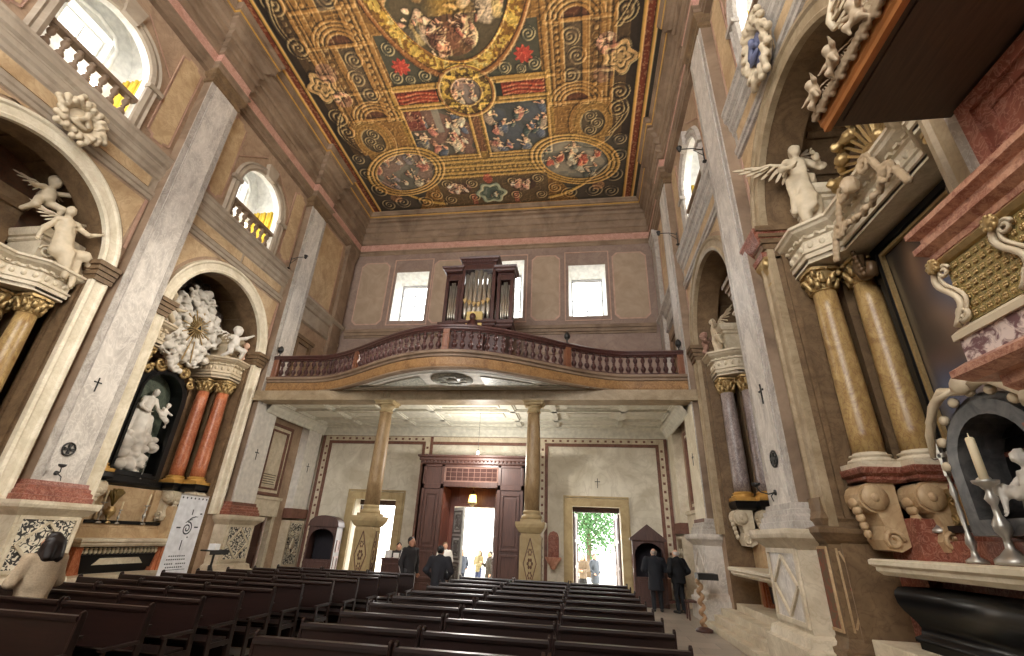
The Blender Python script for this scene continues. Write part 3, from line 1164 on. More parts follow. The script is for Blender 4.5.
# coffered ceiling of the narthex
root = thing('trim_17', 'pale coffered ceiling under the loft', 'ceiling')
root['kind'] = 'structure'
mb = MB()
mb.box(XL - .3, XR + .3, 14.75, BY, 6.02, 6.2)
def rib(x0, x1, y0, y1):
    mb.box(x0, x1, y0, y1, 5.95, 6.05)
    mb.box(x0 - .06, x1 + .06, y0 - .06, y1 + .06, 5.985, 6.05)
for y in (14.95, 16.05, 17.45, 18.45):
    rib(XL, XR, y - .09, y + .09)
for x in (-10.9, -9.3, -6.9, -5.4, -2.4, -.9, 1.5, 3.1):
    rib(x - .09, x + .09, 14.9, 18.4)
for x0, x1, y0, y1 in ((-8.9, -7.3, 16.4, 17.1), (-5.0, -2.8, 16.4, 17.1), (-.5, 1.1, 16.4, 17.1), (-8.9, -7.3, 15.25, 15.75), (-5.0, -2.8, 15.25, 15.75), (-.5, 1.1, 15.25, 15.75)):
    mb.rectframe(x0, x1, y0, y1, 5.985, 6.05, .08, Matrix(((1, 0, 0, 0), (0, 0, 1, 0), (0, 1, 0, 0), (0, 0, 0, 1))))
mb.sweep([(.0, 5.6), (.06, 5.62), (.08, 5.7), (.16, 5.8), (.2, 5.88), (.3, 5.95), (.3, 6.1)], [(XL - .0, 14.8), (XL, BY), (XR, BY), (XR, 14.8)])
mb.build('coffers', MAT['coffer'], root)

# ---- side doors of the facade
for i, (x0, x1) in enumerate(((-9.2, -7.42), (-.36, 1.42))):
    d = thing('door_%d' % (1 + i), ('bright left side doorway behind the column', 'right side doorway open to the trees outside')[i] + ' in a stone frame', 'door')
    d['kind'] = 'structure'
    fr, lf = MB(SB), MB(SB)
    fr.rectframe(x0 - .28, x1 + .28, -.4, 3.33, -.1, .05, .28)
    fr.rectframe(x0 - .34, x1 + .34, -.5, 3.42, -.05, .02, .06)
    lf.box(x0, x1, .5, .62, 2.86, 3.05)
    for xx, sg in ((x0 + .03, 1), (x1 - .03, -1)):
        Mx = Matrix.Translation((xx, .62, 0)) @ Matrix.Rotation(R(82 if sg > 0 else 98), 4, 'Z')
        lf.box(0, .84, -.03, .03, .02, 2.84, Mx)
        for z0, z1 in ((.15, .9), (1.0, 1.8), (1.9, 2.7)):
            lf.rectframe(.1, .74, z0, z1, -.05, .05, .07, Mx)
    fr.build('door_frame', MAT['doorstone'], d)
    lf.build('door_leaf', MAT['wood'], d)
# ================================================================== PAINTED CEILING
def paint_ceiling():
    x0, x1, y1, y0 = -11.0, 3.2, 18.75, Y0
    nx, ny = 568, 870
    X = np.linspace(x0, x1, nx)
    Yv = np.linspace(y0, y1, ny)
    PX, PY = np.meshgrid(X, Yv, indexing='ij')
    p = PX - XC + .08
    q = 18.55 - PY
    a = np.abs(p)
    rs = np.random.RandomState(3)

    def noise(cell, seed, amp=1.0):
        r = np.random.RandomState(seed)
        gx, gy = int(14.4 / cell) + 3, int(22 / cell) + 3
        g = r.rand(gx, gy)
        u = (PX - x0) / cell
        v = (PY - y0) / cell
        i = u.astype(int)
        j = v.astype(int)
        fu, fv = u - i, v - j
        fu = fu * fu * (3 - 2 * fu)
        fv = fv * fv * (3 - 2 * fv)
        return amp * ((g[i, j] * (1 - fu) + g[i + 1, j] * fu) * (1 - fv) + (g[i, j + 1] * (1 - fu) + g[i + 1, j + 1] * fu) * fv)
    H = np.zeros_like(p)          # relief drawn by the painter
    T = np.zeros(p.shape + (3,))  # local colour
    T[:] = sr(164, 118, 62)

    def ridge(d, w):
        return np.sqrt(np.clip(1 - (d / w) ** 2, 0, 1))

    def add(h, amp=1.0, mask=None):
        nonlocal H
        H = H + (h * amp if mask is None else h * amp * mask)

    def fill(mask, c, k=1.0):
        m = np.clip(mask, 0, 1)[..., None] * k
        T[:] = T * (1 - m) + np.array(sr(*c)) * m

    def box(pa, pb, qa, qb):
        return ((a >= pa) & (a <= pb) & (q >= qa) & (q <= qb)).astype(float)

    def spiral(cp, cq, R_, turns, sgn=1, ph=0.0, w=.06, amp=1.0, mirror=True):
        dx = (a if mirror else p) - cp
        dq = q - cq
        r = np.hypot(dx, dq)
        th = sgn * np.arctan2(dq, dx) + ph
        b = R_ / turns
        ph_ = (r / b - th / (2 * math.pi)) % 1.0
        d = np.minimum(ph_, 1 - ph_) * b
        add(ridge(d, w) * (r < R_ * .98), amp)
        return r

    def line_p(c, w, qa, qb, amp=1.0):
        add(ridge(np.abs(a - c), w) * ((q >= qa) & (q <= qb)), amp)

    def line_q(c, w, pa, pb, amp=1.0):
        add(ridge(np.abs(q - c), w) * ((a >= pa) & (a <= pb)), amp)

    def beads_p(c, w, qa, qb, step, amp=1.0):
        d = np.hypot(a - c, ((q + 50) % step - step / 2))
        add(ridge(d, w) * ((q >= qa) & (q <= qb)), amp)

    def beads_q(c, w, pa, pb, step, amp=1.0):
        d = np.hypot(((a + 50) % step - step / 2), q - c)
        add(ridge(d, w) * ((a >= pa) & (a <= pb)), amp)

    warp1, warp2, warp3 = noise(.35, 71) - .5, noise(.35, 72) - .5, noise(.12, 73) - .5

    def scene(mask, ground, seed, n, cx, cy, sx, sy, pal, mirror=False, size=(.12, .42)):
        """a crowd of painted figures: drapery, flesh and heads over a cloudy ground"""
        nonlocal H
        fill(mask, ground)
        r = np.random.RandomState(seed)
        cl = noise(.5, seed + 100)
        fill(mask * (cl > .55), pal[0], .35)
        fill(mask * (cl < .35), (60, 52, 46), .35)
        flesh = [(214, 166, 130), (196, 140, 108), (226, 186, 150)]
        wp, wq = p + .16 * warp1 + .07 * warp3, q + .16 * warp2 - .07 * warp3

        def blob(ex, ey, ra, rb, t, col, k):
            m_ = max(ra, rb) * 1.5 + .14
            ia, ib = np.searchsorted(X, [ex - m_ + XC - .08, ex + m_ + XC - .08])
            ja, jb = np.searchsorted(Yv, [18.55 - ey - m_, 18.55 - ey + m_])
            if ib <= ia or jb <= ja:
                return
            w = (slice(ia, ib), slice(ja, jb))
            mk = mask[w]
            Tw = T[w]

            def fl(mm, c, kk):
                mm = (np.clip(mm, 0, 1) * kk)[..., None]
                Tw[:] = Tw * (1 - mm) + np.array(sr(*c)) * mm
            dx, dq = wp[w] - ex, wq[w] - ey
            u = dx * math.cos(t) + dq * math.sin(t)
            v = -dx * math.sin(t) + dq * math.cos(t)
            d = np.sqrt((u / ra) ** 2 + (v / rb) ** 2)
            m = np.clip((1.05 - d) * 4, 0, 1) * mk
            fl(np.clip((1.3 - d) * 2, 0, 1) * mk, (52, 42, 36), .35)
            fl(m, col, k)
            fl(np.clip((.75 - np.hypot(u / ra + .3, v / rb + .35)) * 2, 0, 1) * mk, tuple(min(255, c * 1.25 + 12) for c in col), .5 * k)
            H[w] += ridge(d, 1.0) * mk * .7 + ridge(np.abs(np.sin(u * 26 + v * 9)), .4) * m * .25
        for i in range(n):
            ex, ey = cx + sx * r.uniform(-1, 1), cy + sy * r.uniform(-1, 1)
            sz = r.uniform(*size)
            t = r.uniform(-.7, .7) + math.pi / 2
            c = pal[r.randint(len(pal))]
            blob(ex, ey, sz, sz * .55, t, c, .9)
            blob(ex + sz * .3 * r.uniform(-1, 1), ey + sz * .7, sz * .42, sz * .26, t + r.uniform(-.5, .5), flesh[r.randint(3)], .9)
            blob(ex + sz * .3 * r.uniform(-1, 1), ey + sz * 1.2, sz * .2, sz * .17, 0, flesh[r.randint(3)], .95)
            blob(ex + sz * .6 * r.choice((-1, 1)), ey + sz * .5, sz * .45, sz * .1, r.uniform(-.6, .6), flesh[r.randint(3)], .85)
    slate = (92, 82, 70)
    # ---- quadratura architecture on the long sides
    for c, w, am in ((3.05, .1, 1), (3.28, .06, .8), (3.62, .1, 1), (4.42, .1, 1), (4.55, .05, .7), (5.02, .12, 1), (5.2, .06, .8), (5.42, .08, .9)):
        line_p(c, w, 5.7, 30, am)
    beads_p(3.45, .09, 5.7, 30, .24)
    beads_p(4.8, .09, 5.7, 30, .3, .8)
    fill(box(3.7, 4.34, 6.7, 8.9), (118, 96, 70))
    fill(box(3.7, 4.34, 10.2, 13.0), (118, 96, 70))
    for k in range(3):
        spiral(3.9 + .24 * (k % 2), 7.0 + k * .72, .36, 2.4, 1 if k % 2 else -1, k, .05, .9)
        spiral(3.9 + .24 * (k % 2), 10.6 + k * .8, .36, 2.4, 1 if k % 2 else -1, k, .05, .9)
    for qc in (6.35, 9.5):
        d = np.hypot((a - 4.1) / 1.0, (q - (qc - .55)) / .9)
        for rr in (.55, .72, .88, 1.02):
            add(ridge(np.abs(d - rr), .06) * (q > qc - .45) * (a < 5.1), .9)
        line_q(qc - .5, .07, 3.0, 5.4)
        line_q(qc + .75, .07, 3.0, 5.4)
        fill(((d < .5) & (q > qc - .45)).astype(float), (116, 70, 44))
    fill(box(4.6, 5.0, 6.6, 9), (136, 98, 54))
    # dark recess behind the big scrolls
    fill(((a > 5.5) & (a < 6.3)).astype(float), (100, 76, 50))
    fill(((a > 5.95) & (a < 6.3)).astype(float), (64, 50, 38))
    for cq, s_ in ((5.35, -1), (6.1, 1), (9.1, -1), (10.6, 1), (13.2, -1)):
        r = np.hypot((a - 5.72) / .62, (q - cq) / (1.0 if s_ > 0 else 1.0))
        spiral(5.72, cq, .42, 2.3, s_, 1.0, .06, 1.3)
    for qa, qb in ((4.2, 6.3), (8.6, 11.2), (12.4, 14)):
        t = (q - qa) / (qb - qa)
        c = 5.55 + .55 * np.sin(np.clip(t, 0, 1) * math.pi)
        add(ridge(np.abs(a - c), .07) * ((q > qa) & (q < qb)), 1.3)
        add(ridge(np.abs(a - c + .14), .04) * ((q > qa) & (q < qb)), 1.0)
        beads_p(5.72, .1, qa + .5, qb - .4, .22, .8)
    # cartouches with shells on the long sides
    for cq in (7.5, 12.0):
        r = np.hypot((a - 5.62), (q - cq))
        th = np.arctan2(q - cq, a - 5.62)
        rim_ = .52 + .09 * np.cos(5 * th)
        fill((r < rim_ + .05).astype(float), (198, 158, 104))
        add(ridge(np.abs(r - rim_), .12), 1.6)
        add(ridge(np.abs(r - rim_ * .55), .08), 1.3)
        add(ridge(r, .2), 1.2)
        scene(((np.hypot(a - 5.2, q - cq - .55) < .4)).astype(float), (160, 116, 86), 11, 5, 5.2, cq + .55, .3, .3, [(206, 150, 120), (150, 96, 72)])
        scene(((np.hypot(a - 5.1, q - cq + .6) < .36)).astype(float), (150, 110, 80), 12, 5, -5.1, cq - .6, .3, .3, [(206, 150, 120), (150, 96, 72)])
    # ---- scroll panels toward the corners
    r = np.hypot((a - 4.75) / .82, (q - 4.75) / 1.05)
    fill((r < 1).astype(float), (176, 132, 70))
    fill((r < .62).astype(float), (112, 94, 70))
    for rr in (.66, .82, .98, 1.12):
        add(ridge(np.abs(r - rr), .09), 1.0)
    for dx, dq, s_ in ((-.12, .36, 1), (.14, 0, -1), (-.12, -.36, 1)):
        spiral(4.75 + dx, 4.75 + dq, .28, 2.2, s_, .5, .05, 1.0)
    # ---- corners
    fill(((a > 3.2) & (q < 1.9) & (a + q * .6 > 4.2)).astype(float), slate)
    fill(((a > 5.3) & (q < 4.0)).astype(float), slate)
    for cp, cq, R_, s_ in ((5.75, 1.7, .45, 1), (4.9, .75, .42, -1), (5.7, .6, .38, 1), (3.7, .65, .42, 1), (5.9, 2.9, .38, -1), (3.0, 1.1, .34, -1), (5.9, 3.8, .3, 1)):
        spiral(cp, cq, R_, 2.1, s_, cp, .06, 1.2)
    d = np.abs(q - (.35 + .32 * (a - 2.6) + .22 * (a - 3.2) ** 2))
    add(ridge(d, .1) * ((a > 2.6) & (a < 5.7)), 1.3)
    fill(((d < .12) & (a > 2.6) & (a < 5.7)).astype(float), (206, 164, 86))
    fill((np.hypot(a - 5.1, q - 1.05) < .3).astype(float), (176, 130, 92))
    # ---- cross bars with scenes between
    fill(box(0, 3.2, 3.2, 7.3), (186, 142, 72))
    med = np.hypot(p + .12, q - 6.72)
    ov = [(np.hypot(((p - s_ * 4.0) * math.cos(.38 * s_) - (q - 2.75) * math.sin(.38 * s_)) / 1.55, ((p - s_ * 4.0) * math.sin(.38 * s_) + (q - 2.75) * math.cos(.38 * s_)) / 1.08)) for s_ in (-1, 1)]
    ovm = np.minimum(ov[0], ov[1])
    pm = ((a > .32) & (a < 2.92) & (q > 3.62) & (q < 6.08) & (med > 1.22) & (ovm > 1.32)).astype(float)
    bl, pk, cr, gr = (96, 104, 120), (186, 116, 98), (222, 200, 168), (70, 84, 78)
    scene(pm * (p < 0), (112, 104, 88), 21, 26, -1.7, 4.75, 1.2, 1.15, [pk, cr, (150, 60, 50), (98, 92, 84), bl, (205, 180, 140)])
    scene(pm * (p > 0), (98, 100, 96), 22, 28, 1.6, 4.75, 1.2, 1.15, [bl, cr, pk, (84, 80, 96), (176, 150, 126), gr])
    fill(pm * (p < 0) * ((p > -1.75) & (p < -1.45) & (q > 4.9)), (176, 166, 146), .8)
    fill(pm * (p < 0) * ((p < -2.2) & (q > 5.1)), (140, 58, 46), .8)
    for qq in (3.56, 6.14, 3.4):
        line_q(qq, .06, .2, 3.0)
    for cc in (.26, 2.98):
        line_p(cc, .06, 3.4, 6.1)
    fill(box(0, .16, 3.7, 5.6), (140, 92, 60))
    # red bars
    fill(box(1.25, 2.95, 6.4, 6.96), (176, 74, 50))
    for k in (6.5, 6.66, 6.82):
        add(ridge(np.abs(q - k - .05 * np.sin(a * 4)), .05) * box(1.3, 2.9, 6.4, 6.96), .7)
    for qq in (6.32, 7.04):
        line_q(qq, .07, 1.1, 3.05, 1.2)
    fill(box(1.0, 1.28, 6.4, 6.96), (54, 56, 44))
    # ---- spandrels under the great oval
    E = np.hypot(p / 2.45, (q - 12.3) / 4.35)
    Eo = np.hypot(p / 3.0, (q - 12.3) / 4.9)
    sp = ((a < 2.85) & (q > 7.25) & (q < 9.2) & (Eo > 1.04)).astype(float)
    fill(sp, (92, 88, 70))
    for cp, cq, R_, s_ in ((2.5, 8.7, .26, 1), (1.5, 7.55, .26, -1), (2.6, 7.6, .26, 1), (2.1, 7.45, .2, -1)):
        spiral(cp, cq, R_, 2.1, s_, 0, .045, 1.1)
    fill((np.hypot(a - 2.28, q - 7.98) < .3 + .06 * np.sin(9 * np.arctan2(q - 7.98, a - 2.28))).astype(float) * sp, (206, 78, 60))
    line_q(7.18, .08, .9, 3.0, 1.2)
    # ---- great oval
    fill((Eo < 1.05).astype(float), (150, 96, 52))
    wre = ((Eo < .99) & (E > 1.0)).astype(float)
    fill(wre, (150, 104, 44))
    nz = noise(.11, 5)
    fill(wre * (nz > .5), (226, 178, 76))
    fill(wre * (nz > .78), (244, 214, 130))
    for k in range(26):
        t = 2 * math.pi * k / 26
        dd = np.hypot(p - 2.72 * math.cos(t), q - 12.3 - 4.62 * math.sin(t))
        fill((dd < .2).astype(float) * (nz > .3), (236, 196, 96))
    add(ridge(np.abs(Eo - 1.02), .02), 1.2)
    add(ridge(np.abs(E - 1.0), .014), .8)
    om = (E < .99).astype(float)
    scene(om, (98, 88, 64), 31, 46, 0, 10.6, 2.2, 2.6, [(120, 96, 66), (164, 120, 70), (186, 112, 88), (90, 84, 70), (206, 170, 110), (84, 74, 58), (150, 84, 66), (196, 170, 140)], size=(.2, .6))
    fill(np.exp(-((p / .55) ** 2)) * om * (q > 9.6), (224, 172, 78), .75)
    scene(om * (np.hypot(p + .1, (q - 8.9) / .8) < .9), (128, 90, 60), 33, 16, -.1, 8.8, .9, .6, [(206, 132, 100), (224, 180, 140), (110, 70, 54), (160, 90, 70)])
    # wreathed medallion
    fill((med < 1.1).astype(float), (140, 92, 50))
    fill(((med < 1.02) & (med > .6)).astype(float), (120, 88, 44))
    fill(((med < 1.0) & (med > .62) & (nz > .48)).astype(float), (232, 190, 90))
    scene((med < .58).astype(float), (170, 150, 136), 41, 12, -.12, 6.72, .5, .5, [(214, 150, 120), (190, 170, 170), (150, 110, 100), (226, 196, 160)], size=(.08, .24))
    add(ridge(np.abs(med - 1.08), .08), 1.4)
    add(ridge(np.abs(med - .6), .05), 1.0)
    # ---- corner ovals
    for s_, o_, sd in ((-1, ov[0], 51), (1, ov[1], 52)):
        m = (o_ < 1).astype(float)
        fill(((o_ >= 1) & (o_ < 1.36)).astype(float), (190, 146, 76))
        scene(m, (150, 144, 128), sd, 22, s_ * 4.0, 2.7, 1.3, .9, [pk, cr, (150, 140, 140), (176, 70, 60), (110, 104, 96), (204, 180, 160)] if s_ < 0 else [cr, (190, 90, 70), (120, 120, 112), (178, 160, 140), (92, 98, 92)], size=(.14, .4))
        for rr in (1.03, 1.16, 1.3):
            add(ridge(np.abs(o_ - rr), .045), 1.2)
    # ---- lower border with cartouches
    fill(box(0, 2.5, 2.15, 3.35), (190, 148, 78))
    for qq in (2.25, 2.5, 2.9, 3.2):
        line_q(qq, .08, 0, 2.6, 1.0)
    beads_q(2.7, .08, 0, 2.6, .24, .8)
    fill(box(0, 2.7, .15, 2.1), (120, 96, 66))
    fill((np.hypot(p + .15, (q - 2.0) / 1.4) < .22).astype(float), (190, 96, 74))
    rc = np.hypot((p + .15) / .62, (q - 1.0) / .58)
    thc = np.arctan2(q - 1.0, p + .15)
    rw = 1 + .12 * np.cos(6 * thc)
    fill((rc < rw * 1.2).astype(float), (170, 176, 148))
    fill((rc < rw * .72).astype(float), (96, 112, 96))
    scene((rc < rw * .6).astype(float), (104, 118, 104), 61, 4, -.15, 1.0, .3, .3, [(190, 190, 170), (70, 84, 76)], size=(.08, .2))
    add(ridge(np.abs(rc - rw), .16), 1.3)
    for s_ in (-1, 1):
        m = (np.hypot((p - s_ * 1.6 + .1) / .62, (q - 1.45) / .42) < 1).astype(float)
        scene(m, (110, 76, 60), 70 + s_, 11, s_ * 1.6 - .1, 1.45, .5, .3, [(226, 176, 150), (206, 140, 120), (236, 206, 180)], size=(.1, .26))
    for cp, cq, s_ in ((1.0, 1.75, 1), (2.2, 1.8, -1), (1.05, .75, -1), (2.3, .7, 1)):
        spiral(cp, cq, .3, 2.0, s_, 0, .05, 1.2)
    fill(box(.95, 1.2, .2, 1.0), (206, 110, 90), .6)
    # ---- frame of red jasper between gilt fillets
    red = ((a > 6.42) & (a < 6.72) | (q < .02)).astype(float)
    fill(red, (150, 72, 44))
    fill(red * (noise(.06, 8) > .62), (196, 132, 96))
    for cc in (6.36, 6.76):
        line_p(cc, .07, -1, 40, 1.3)
    line_q(.12, .08, 0, 6.3, 1.2)
    fill(((np.abs(a - 6.36) < .06) | (np.abs(a - 6.76) < .06)).astype(float), (206, 160, 84))
    fill((a > 6.82).astype(float), (70, 62, 52))
    # acanthus and arabesque filling on the painted stonework
    def ridged(cell, seed, pw):
        n_ = noise(cell, seed) * .75 + noise(cell * .5, seed + 1) * .25
        return (1 - np.abs(2 * n_ - 1)) ** pw
    gold_area = np.clip((T[..., 0] - T[..., 2] * 1.6) * 6, 0, 1)
    H = H + (ridged(.2, 91, 7) * .55 + ridged(.11, 95, 6) * .4) * gold_area * (a < 6.3)
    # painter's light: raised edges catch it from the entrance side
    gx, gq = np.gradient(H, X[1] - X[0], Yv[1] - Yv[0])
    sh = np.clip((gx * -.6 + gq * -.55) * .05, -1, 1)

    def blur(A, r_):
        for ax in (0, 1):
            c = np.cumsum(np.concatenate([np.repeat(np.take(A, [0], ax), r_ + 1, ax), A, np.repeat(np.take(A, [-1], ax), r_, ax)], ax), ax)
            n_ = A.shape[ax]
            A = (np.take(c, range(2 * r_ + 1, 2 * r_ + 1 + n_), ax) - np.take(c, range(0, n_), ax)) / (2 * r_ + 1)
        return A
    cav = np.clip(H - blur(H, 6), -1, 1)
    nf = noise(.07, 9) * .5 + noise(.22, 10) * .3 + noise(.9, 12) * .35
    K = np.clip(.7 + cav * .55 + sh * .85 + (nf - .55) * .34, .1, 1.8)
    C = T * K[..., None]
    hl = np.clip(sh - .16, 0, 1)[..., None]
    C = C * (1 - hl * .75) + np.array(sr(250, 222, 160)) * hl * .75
    C = np.clip(C, 0.004, 1)
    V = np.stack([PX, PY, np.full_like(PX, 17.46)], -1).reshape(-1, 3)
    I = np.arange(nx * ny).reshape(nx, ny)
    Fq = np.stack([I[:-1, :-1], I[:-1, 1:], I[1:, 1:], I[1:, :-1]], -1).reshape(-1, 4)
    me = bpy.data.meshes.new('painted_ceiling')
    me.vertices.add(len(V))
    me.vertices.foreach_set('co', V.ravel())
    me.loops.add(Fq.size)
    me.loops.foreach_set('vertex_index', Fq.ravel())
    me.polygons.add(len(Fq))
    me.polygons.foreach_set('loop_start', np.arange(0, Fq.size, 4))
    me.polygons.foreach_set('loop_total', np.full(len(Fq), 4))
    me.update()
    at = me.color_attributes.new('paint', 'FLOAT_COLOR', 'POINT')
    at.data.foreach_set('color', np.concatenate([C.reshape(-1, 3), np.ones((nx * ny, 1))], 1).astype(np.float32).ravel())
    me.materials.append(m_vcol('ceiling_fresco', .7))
    o = bpy.data.objects.new('ceiling', me)
    COL.objects.link(o)
    tag(o, 'frescoed nave ceiling with gold painted scrolls, ovals and scenes', 'ceiling', None, 'structure')


paint_ceiling()
# roof slab over the fresco
mb = MB()
mb.box(XL - .6, XR + .6, Y0, BY + 1, 17.6, 17.8)
struct(mb, 'roof', MAT['brownstone'], label='roof above the painted ceiling', cat='roof')

# ================================================================== GALLERIES BEHIND THE UPPER WINDOWS
BAL_PROF = [(.052, 0), (.052, .03), (.03, .05), (.036, .08), (.062, .17), (.066, .22), (.05, .30), (.028, .36), (.024, .39), (.036, .405), (.036, .425), (.024, .44), (.028, .48),
            (.05, .55), (.058, .61), (.046, .68), (.026, .73), (.03, .75), (.052, .77), (.052, .8)]
bal_me = None


def baluster(scale=1.0, h=.8, mat=None):
    mb = MB()
    mb.lathe([(r * scale, z * h / .8) for r, z in BAL_PROF], 10)
    return mb.build('baluster', mat)


gal_i = 0
WINLAB = {('left', 0): 'over the chapel opposite the pulpit', ('left', 1): 'over the red columned chapel', ('right', 0): 'over the chapel beside the pulpit', ('right', 1): 'over the grey columned chapel'}
for nm, S in SIDES:
    for bi, uc in enumerate(BAYS):
        wl = WINLAB[(nm, bi)]
        gal_i += 1
        root = thing('window_%d' % (3 + gal_i), 'arched tribune window with a white vaulted recess ' + wl, 'window')
        root['kind'] = 'structure'
        mb = MB(S)
        mb.arch([(1.12, .55), (1.6, .55), (1.65, .62), (1.65, 2.0)], uc, 13.9, 10.8, 20, smooth=True)
        mb.wall_rects(uc - 1.7, uc + 1.7, 10.8, 15.7, 2.0, [(uc - .3, uc + .95, 13.5, 14.5)])
        mb.wall_arch(uc - 1.7, uc + 1.7, 10.8, 15.7, uc, 1.12, 12.72, .55, 20)
        mb.box(uc - 1.7, uc + 1.7, .45, 2.05, 10.75, 10.9)
        o = [(uc - .3, 2.0, 13.5), (uc + .95, 2.0, 13.5), (uc + .95, 2.0, 14.5), (uc - .3, 2.0, 14.5)]
        n_ = [(uc - .22, 2.3, 13.55), (uc + .87, 2.3, 13.55), (uc + .87, 2.3, 14.42), (uc - .22, 2.3, 14.42)]
        mb.add(o + n_, [(0, 1, 5, 4), (1, 2, 6, 5), (2, 3, 7, 6), (3, 0, 4, 7)])
        mb.build('white_recess', MAT['white'], root)
        mb = MB(S)
        mb.rectframe(uc - .22, uc + .87, 13.55, 14.42, 2.24, 2.3, .04)
        mb.box(uc + .31, uc + .35, 2.25, 2.29, 13.55, 14.42)
        mb.box(uc - .22, uc + .87, 2.25, 2.29, 13.97, 14.0)
        # soft white hood moulding round the little window
        mb.tube([(uc - .42, 1.98, 13.4), (uc - .42, 1.98, 14.3), (uc - .2, 1.98, 14.66), (uc + .33, 1.98, 14.78), (uc + .86, 1.98, 14.66), (uc + 1.08, 1.98, 14.3), (uc + 1.08, 1.98, 13.4)], .06, 8)
        mb.build('window_frame', MAT['white'], root)
        mb = MB(S)
        mb.box(uc - .22, uc + .87, 2.26, 2.265, 13.55, 14.42)
        mb.build('pane', MAT['glass'], root)
        # balustrade in the opening
        bt = thing('window_balustrade', 'stone balustrade in the tribune window ' + wl, 'balustrade', S @ Vector((uc, .42, 11.2)), R(90) if nm == 'left' else R(-90), 'balustrades of the tribune windows')
        mb = MB()
        mb.box(-1.12, 1.12, -.11, .11, 0, .1)
        mb.build('bottom_rail', MAT['brownstone'], bt, .015)
        mb = MB()
        mb.box(-1.12, 1.12, -.12, .12, .78, .9)
        mb.build('top_rail', MAT['brownstone'], bt, .02)
        b0 = None
        for k in range(7):
            if b0 is None:
                b0 = baluster(1.5, .68, MAT['brownstone'])
                b = b0
            else:
                b = b0.copy()
                COL.objects.link(b)
            b.parent = bt
            b.location = (-.93 + k * .31, 0, .1)
        # lamp standing in the recess, and the yellow drape behind it
        lt = thing('tribune_lamp', 'glowing globe lamp on a stand in the tribune ' + wl, 'lamp', S @ Vector((uc + .55, 1.2, 10.9)), 0, 'lamps in the tribunes')
        mb = MB()
        mb.lathe([(.12, 0), (.12, .03), (.02, .05), (.018, 1.08), (.05, 1.13), (.05, 1.16)], 12)
        mb.build('stand', MAT['iron'], lt)
        mb = MB()
        mb.ell((0, 0, 1.25), (.12, .12, .12), 14, 10)
        mb.build('globe', m_plain('lamp_globe', (1, .9, .7), .4, emit=(1, .78, .45), es=14), lt)
        lamp('POINT', 'tribune_lamp_light', S @ Vector((uc + .55, 1.2, 12.9)), 24, (1, .98, .95), .15)
        dt = MB(S)
        for k in range(8):
            d = .75 + k * .15
            dt.tube([(uc + 1.5 + .03 * (k % 2), d, z) for z in (10.92, 12.2, 13.5)], [.085, .075, .06], 8)
        o = dt.build('yellow_drape', m_plain('yellow_cloth', sr(236, 200, 70), .8))
        tag(o, 'yellow cloth drape hanging in the tribune ' + wl, 'drape', 'drapes in the tribunes')

# spotlights on iron arms on the right sub-cornice, and on the left
for nm, S, u, lab in (('right', SR, 9.8, 'black lamp arm over the arch of the grey columned chapel, nearest the grey pilaster'), ('right', SR, 13.6, 'black lamp arm over the arch of the grey columned chapel, farther along the cornice'),
                      ('left', SL, 14.0, 'black lamp arm over the arch of the red columned chapel')):
    t = thing('lamp_bracket', lab, 'lamp', S @ Vector((u, .04, 11.15)), R(90) if nm == 'left' else R(-90), 'lamp arms on the cornice')
    mb = MB()
    mb.tube([(0, 0, 0), (0, 0, .5)], .018, 6)
    mb.tube([(0, 0, .42), (0, -.25, .5), (0, -.6, .5)], .015, 6)
    mb.tube([(0, .02, .2), (0, -.25, .45)], .01, 6)
    mb.lathe([(.06, 0), (.06, .03)], 10, (0, 0, 0))
    mb.build('arm', MAT['iron'], t)
    mb = MB()
    mb.lathe([(.03, 0), (.05, .04), (.06, .14), (.075, .15), (.07, .12)], 12, (0, -.6, .42))
    mb.build('spot_head', MAT['iron'], t)

# ================================================================== LOFT BALUSTRADE
root = thing('loft_balustrade', 'dark turned wooden balustrade following the bowed loft front', 'balustrade', (0, 0, 0))
RP = [(x, y + .1) for x, y in LP if XL + .02 < x < XR - .02]
RP = [(XL + .02, 14.6)] + RP + [(XR - .02, 14.6)]
mb = MB()
mb.sweep([(-.08, 6.78), (.08, 6.78), (.08, 6.84), (.05, 6.87), (-.05, 6.87), (-.08, 6.84), (-.08, 6.78)], RP)
mb.build('bottom_rail', MAT['railwood'], root)
mb = MB()
mb.sweep([(-.05, 7.44), (.05, 7.44), (.07, 7.48), (.10, 7.5), (.10, 7.55), (.12, 7.57), (.12, 7.62), (.08, 7.65), (-.08, 7.65), (-.12, 7.62), (-.12, 7.57), (-.07, 7.48), (-.05, 7.44)], RP)
mb.build('handrail', MAT['railwood'], root)
# arc-length along the rail
seg = [0]
for i in range(1, len(RP)):
    seg.append(seg[-1] + math.hypot(RP[i][0] - RP[i - 1][0], RP[i][1] - RP[i - 1][1]))


def along(s_):
    for i in range(1, len(RP)):
        if s_ <= seg[i]:
            t = (s_ - seg[i - 1]) / max(seg[i] - seg[i - 1], 1e-6)
            a_, b_ = RP[i - 1], RP[i]
            return (a_[0] + (b_[0] - a_[0]) * t, a_[1] + (b_[1] - a_[1]) * t, math.atan2(b_[1] - a_[1], b_[0] - a_[0]))
    return (*RP[-1], 0)


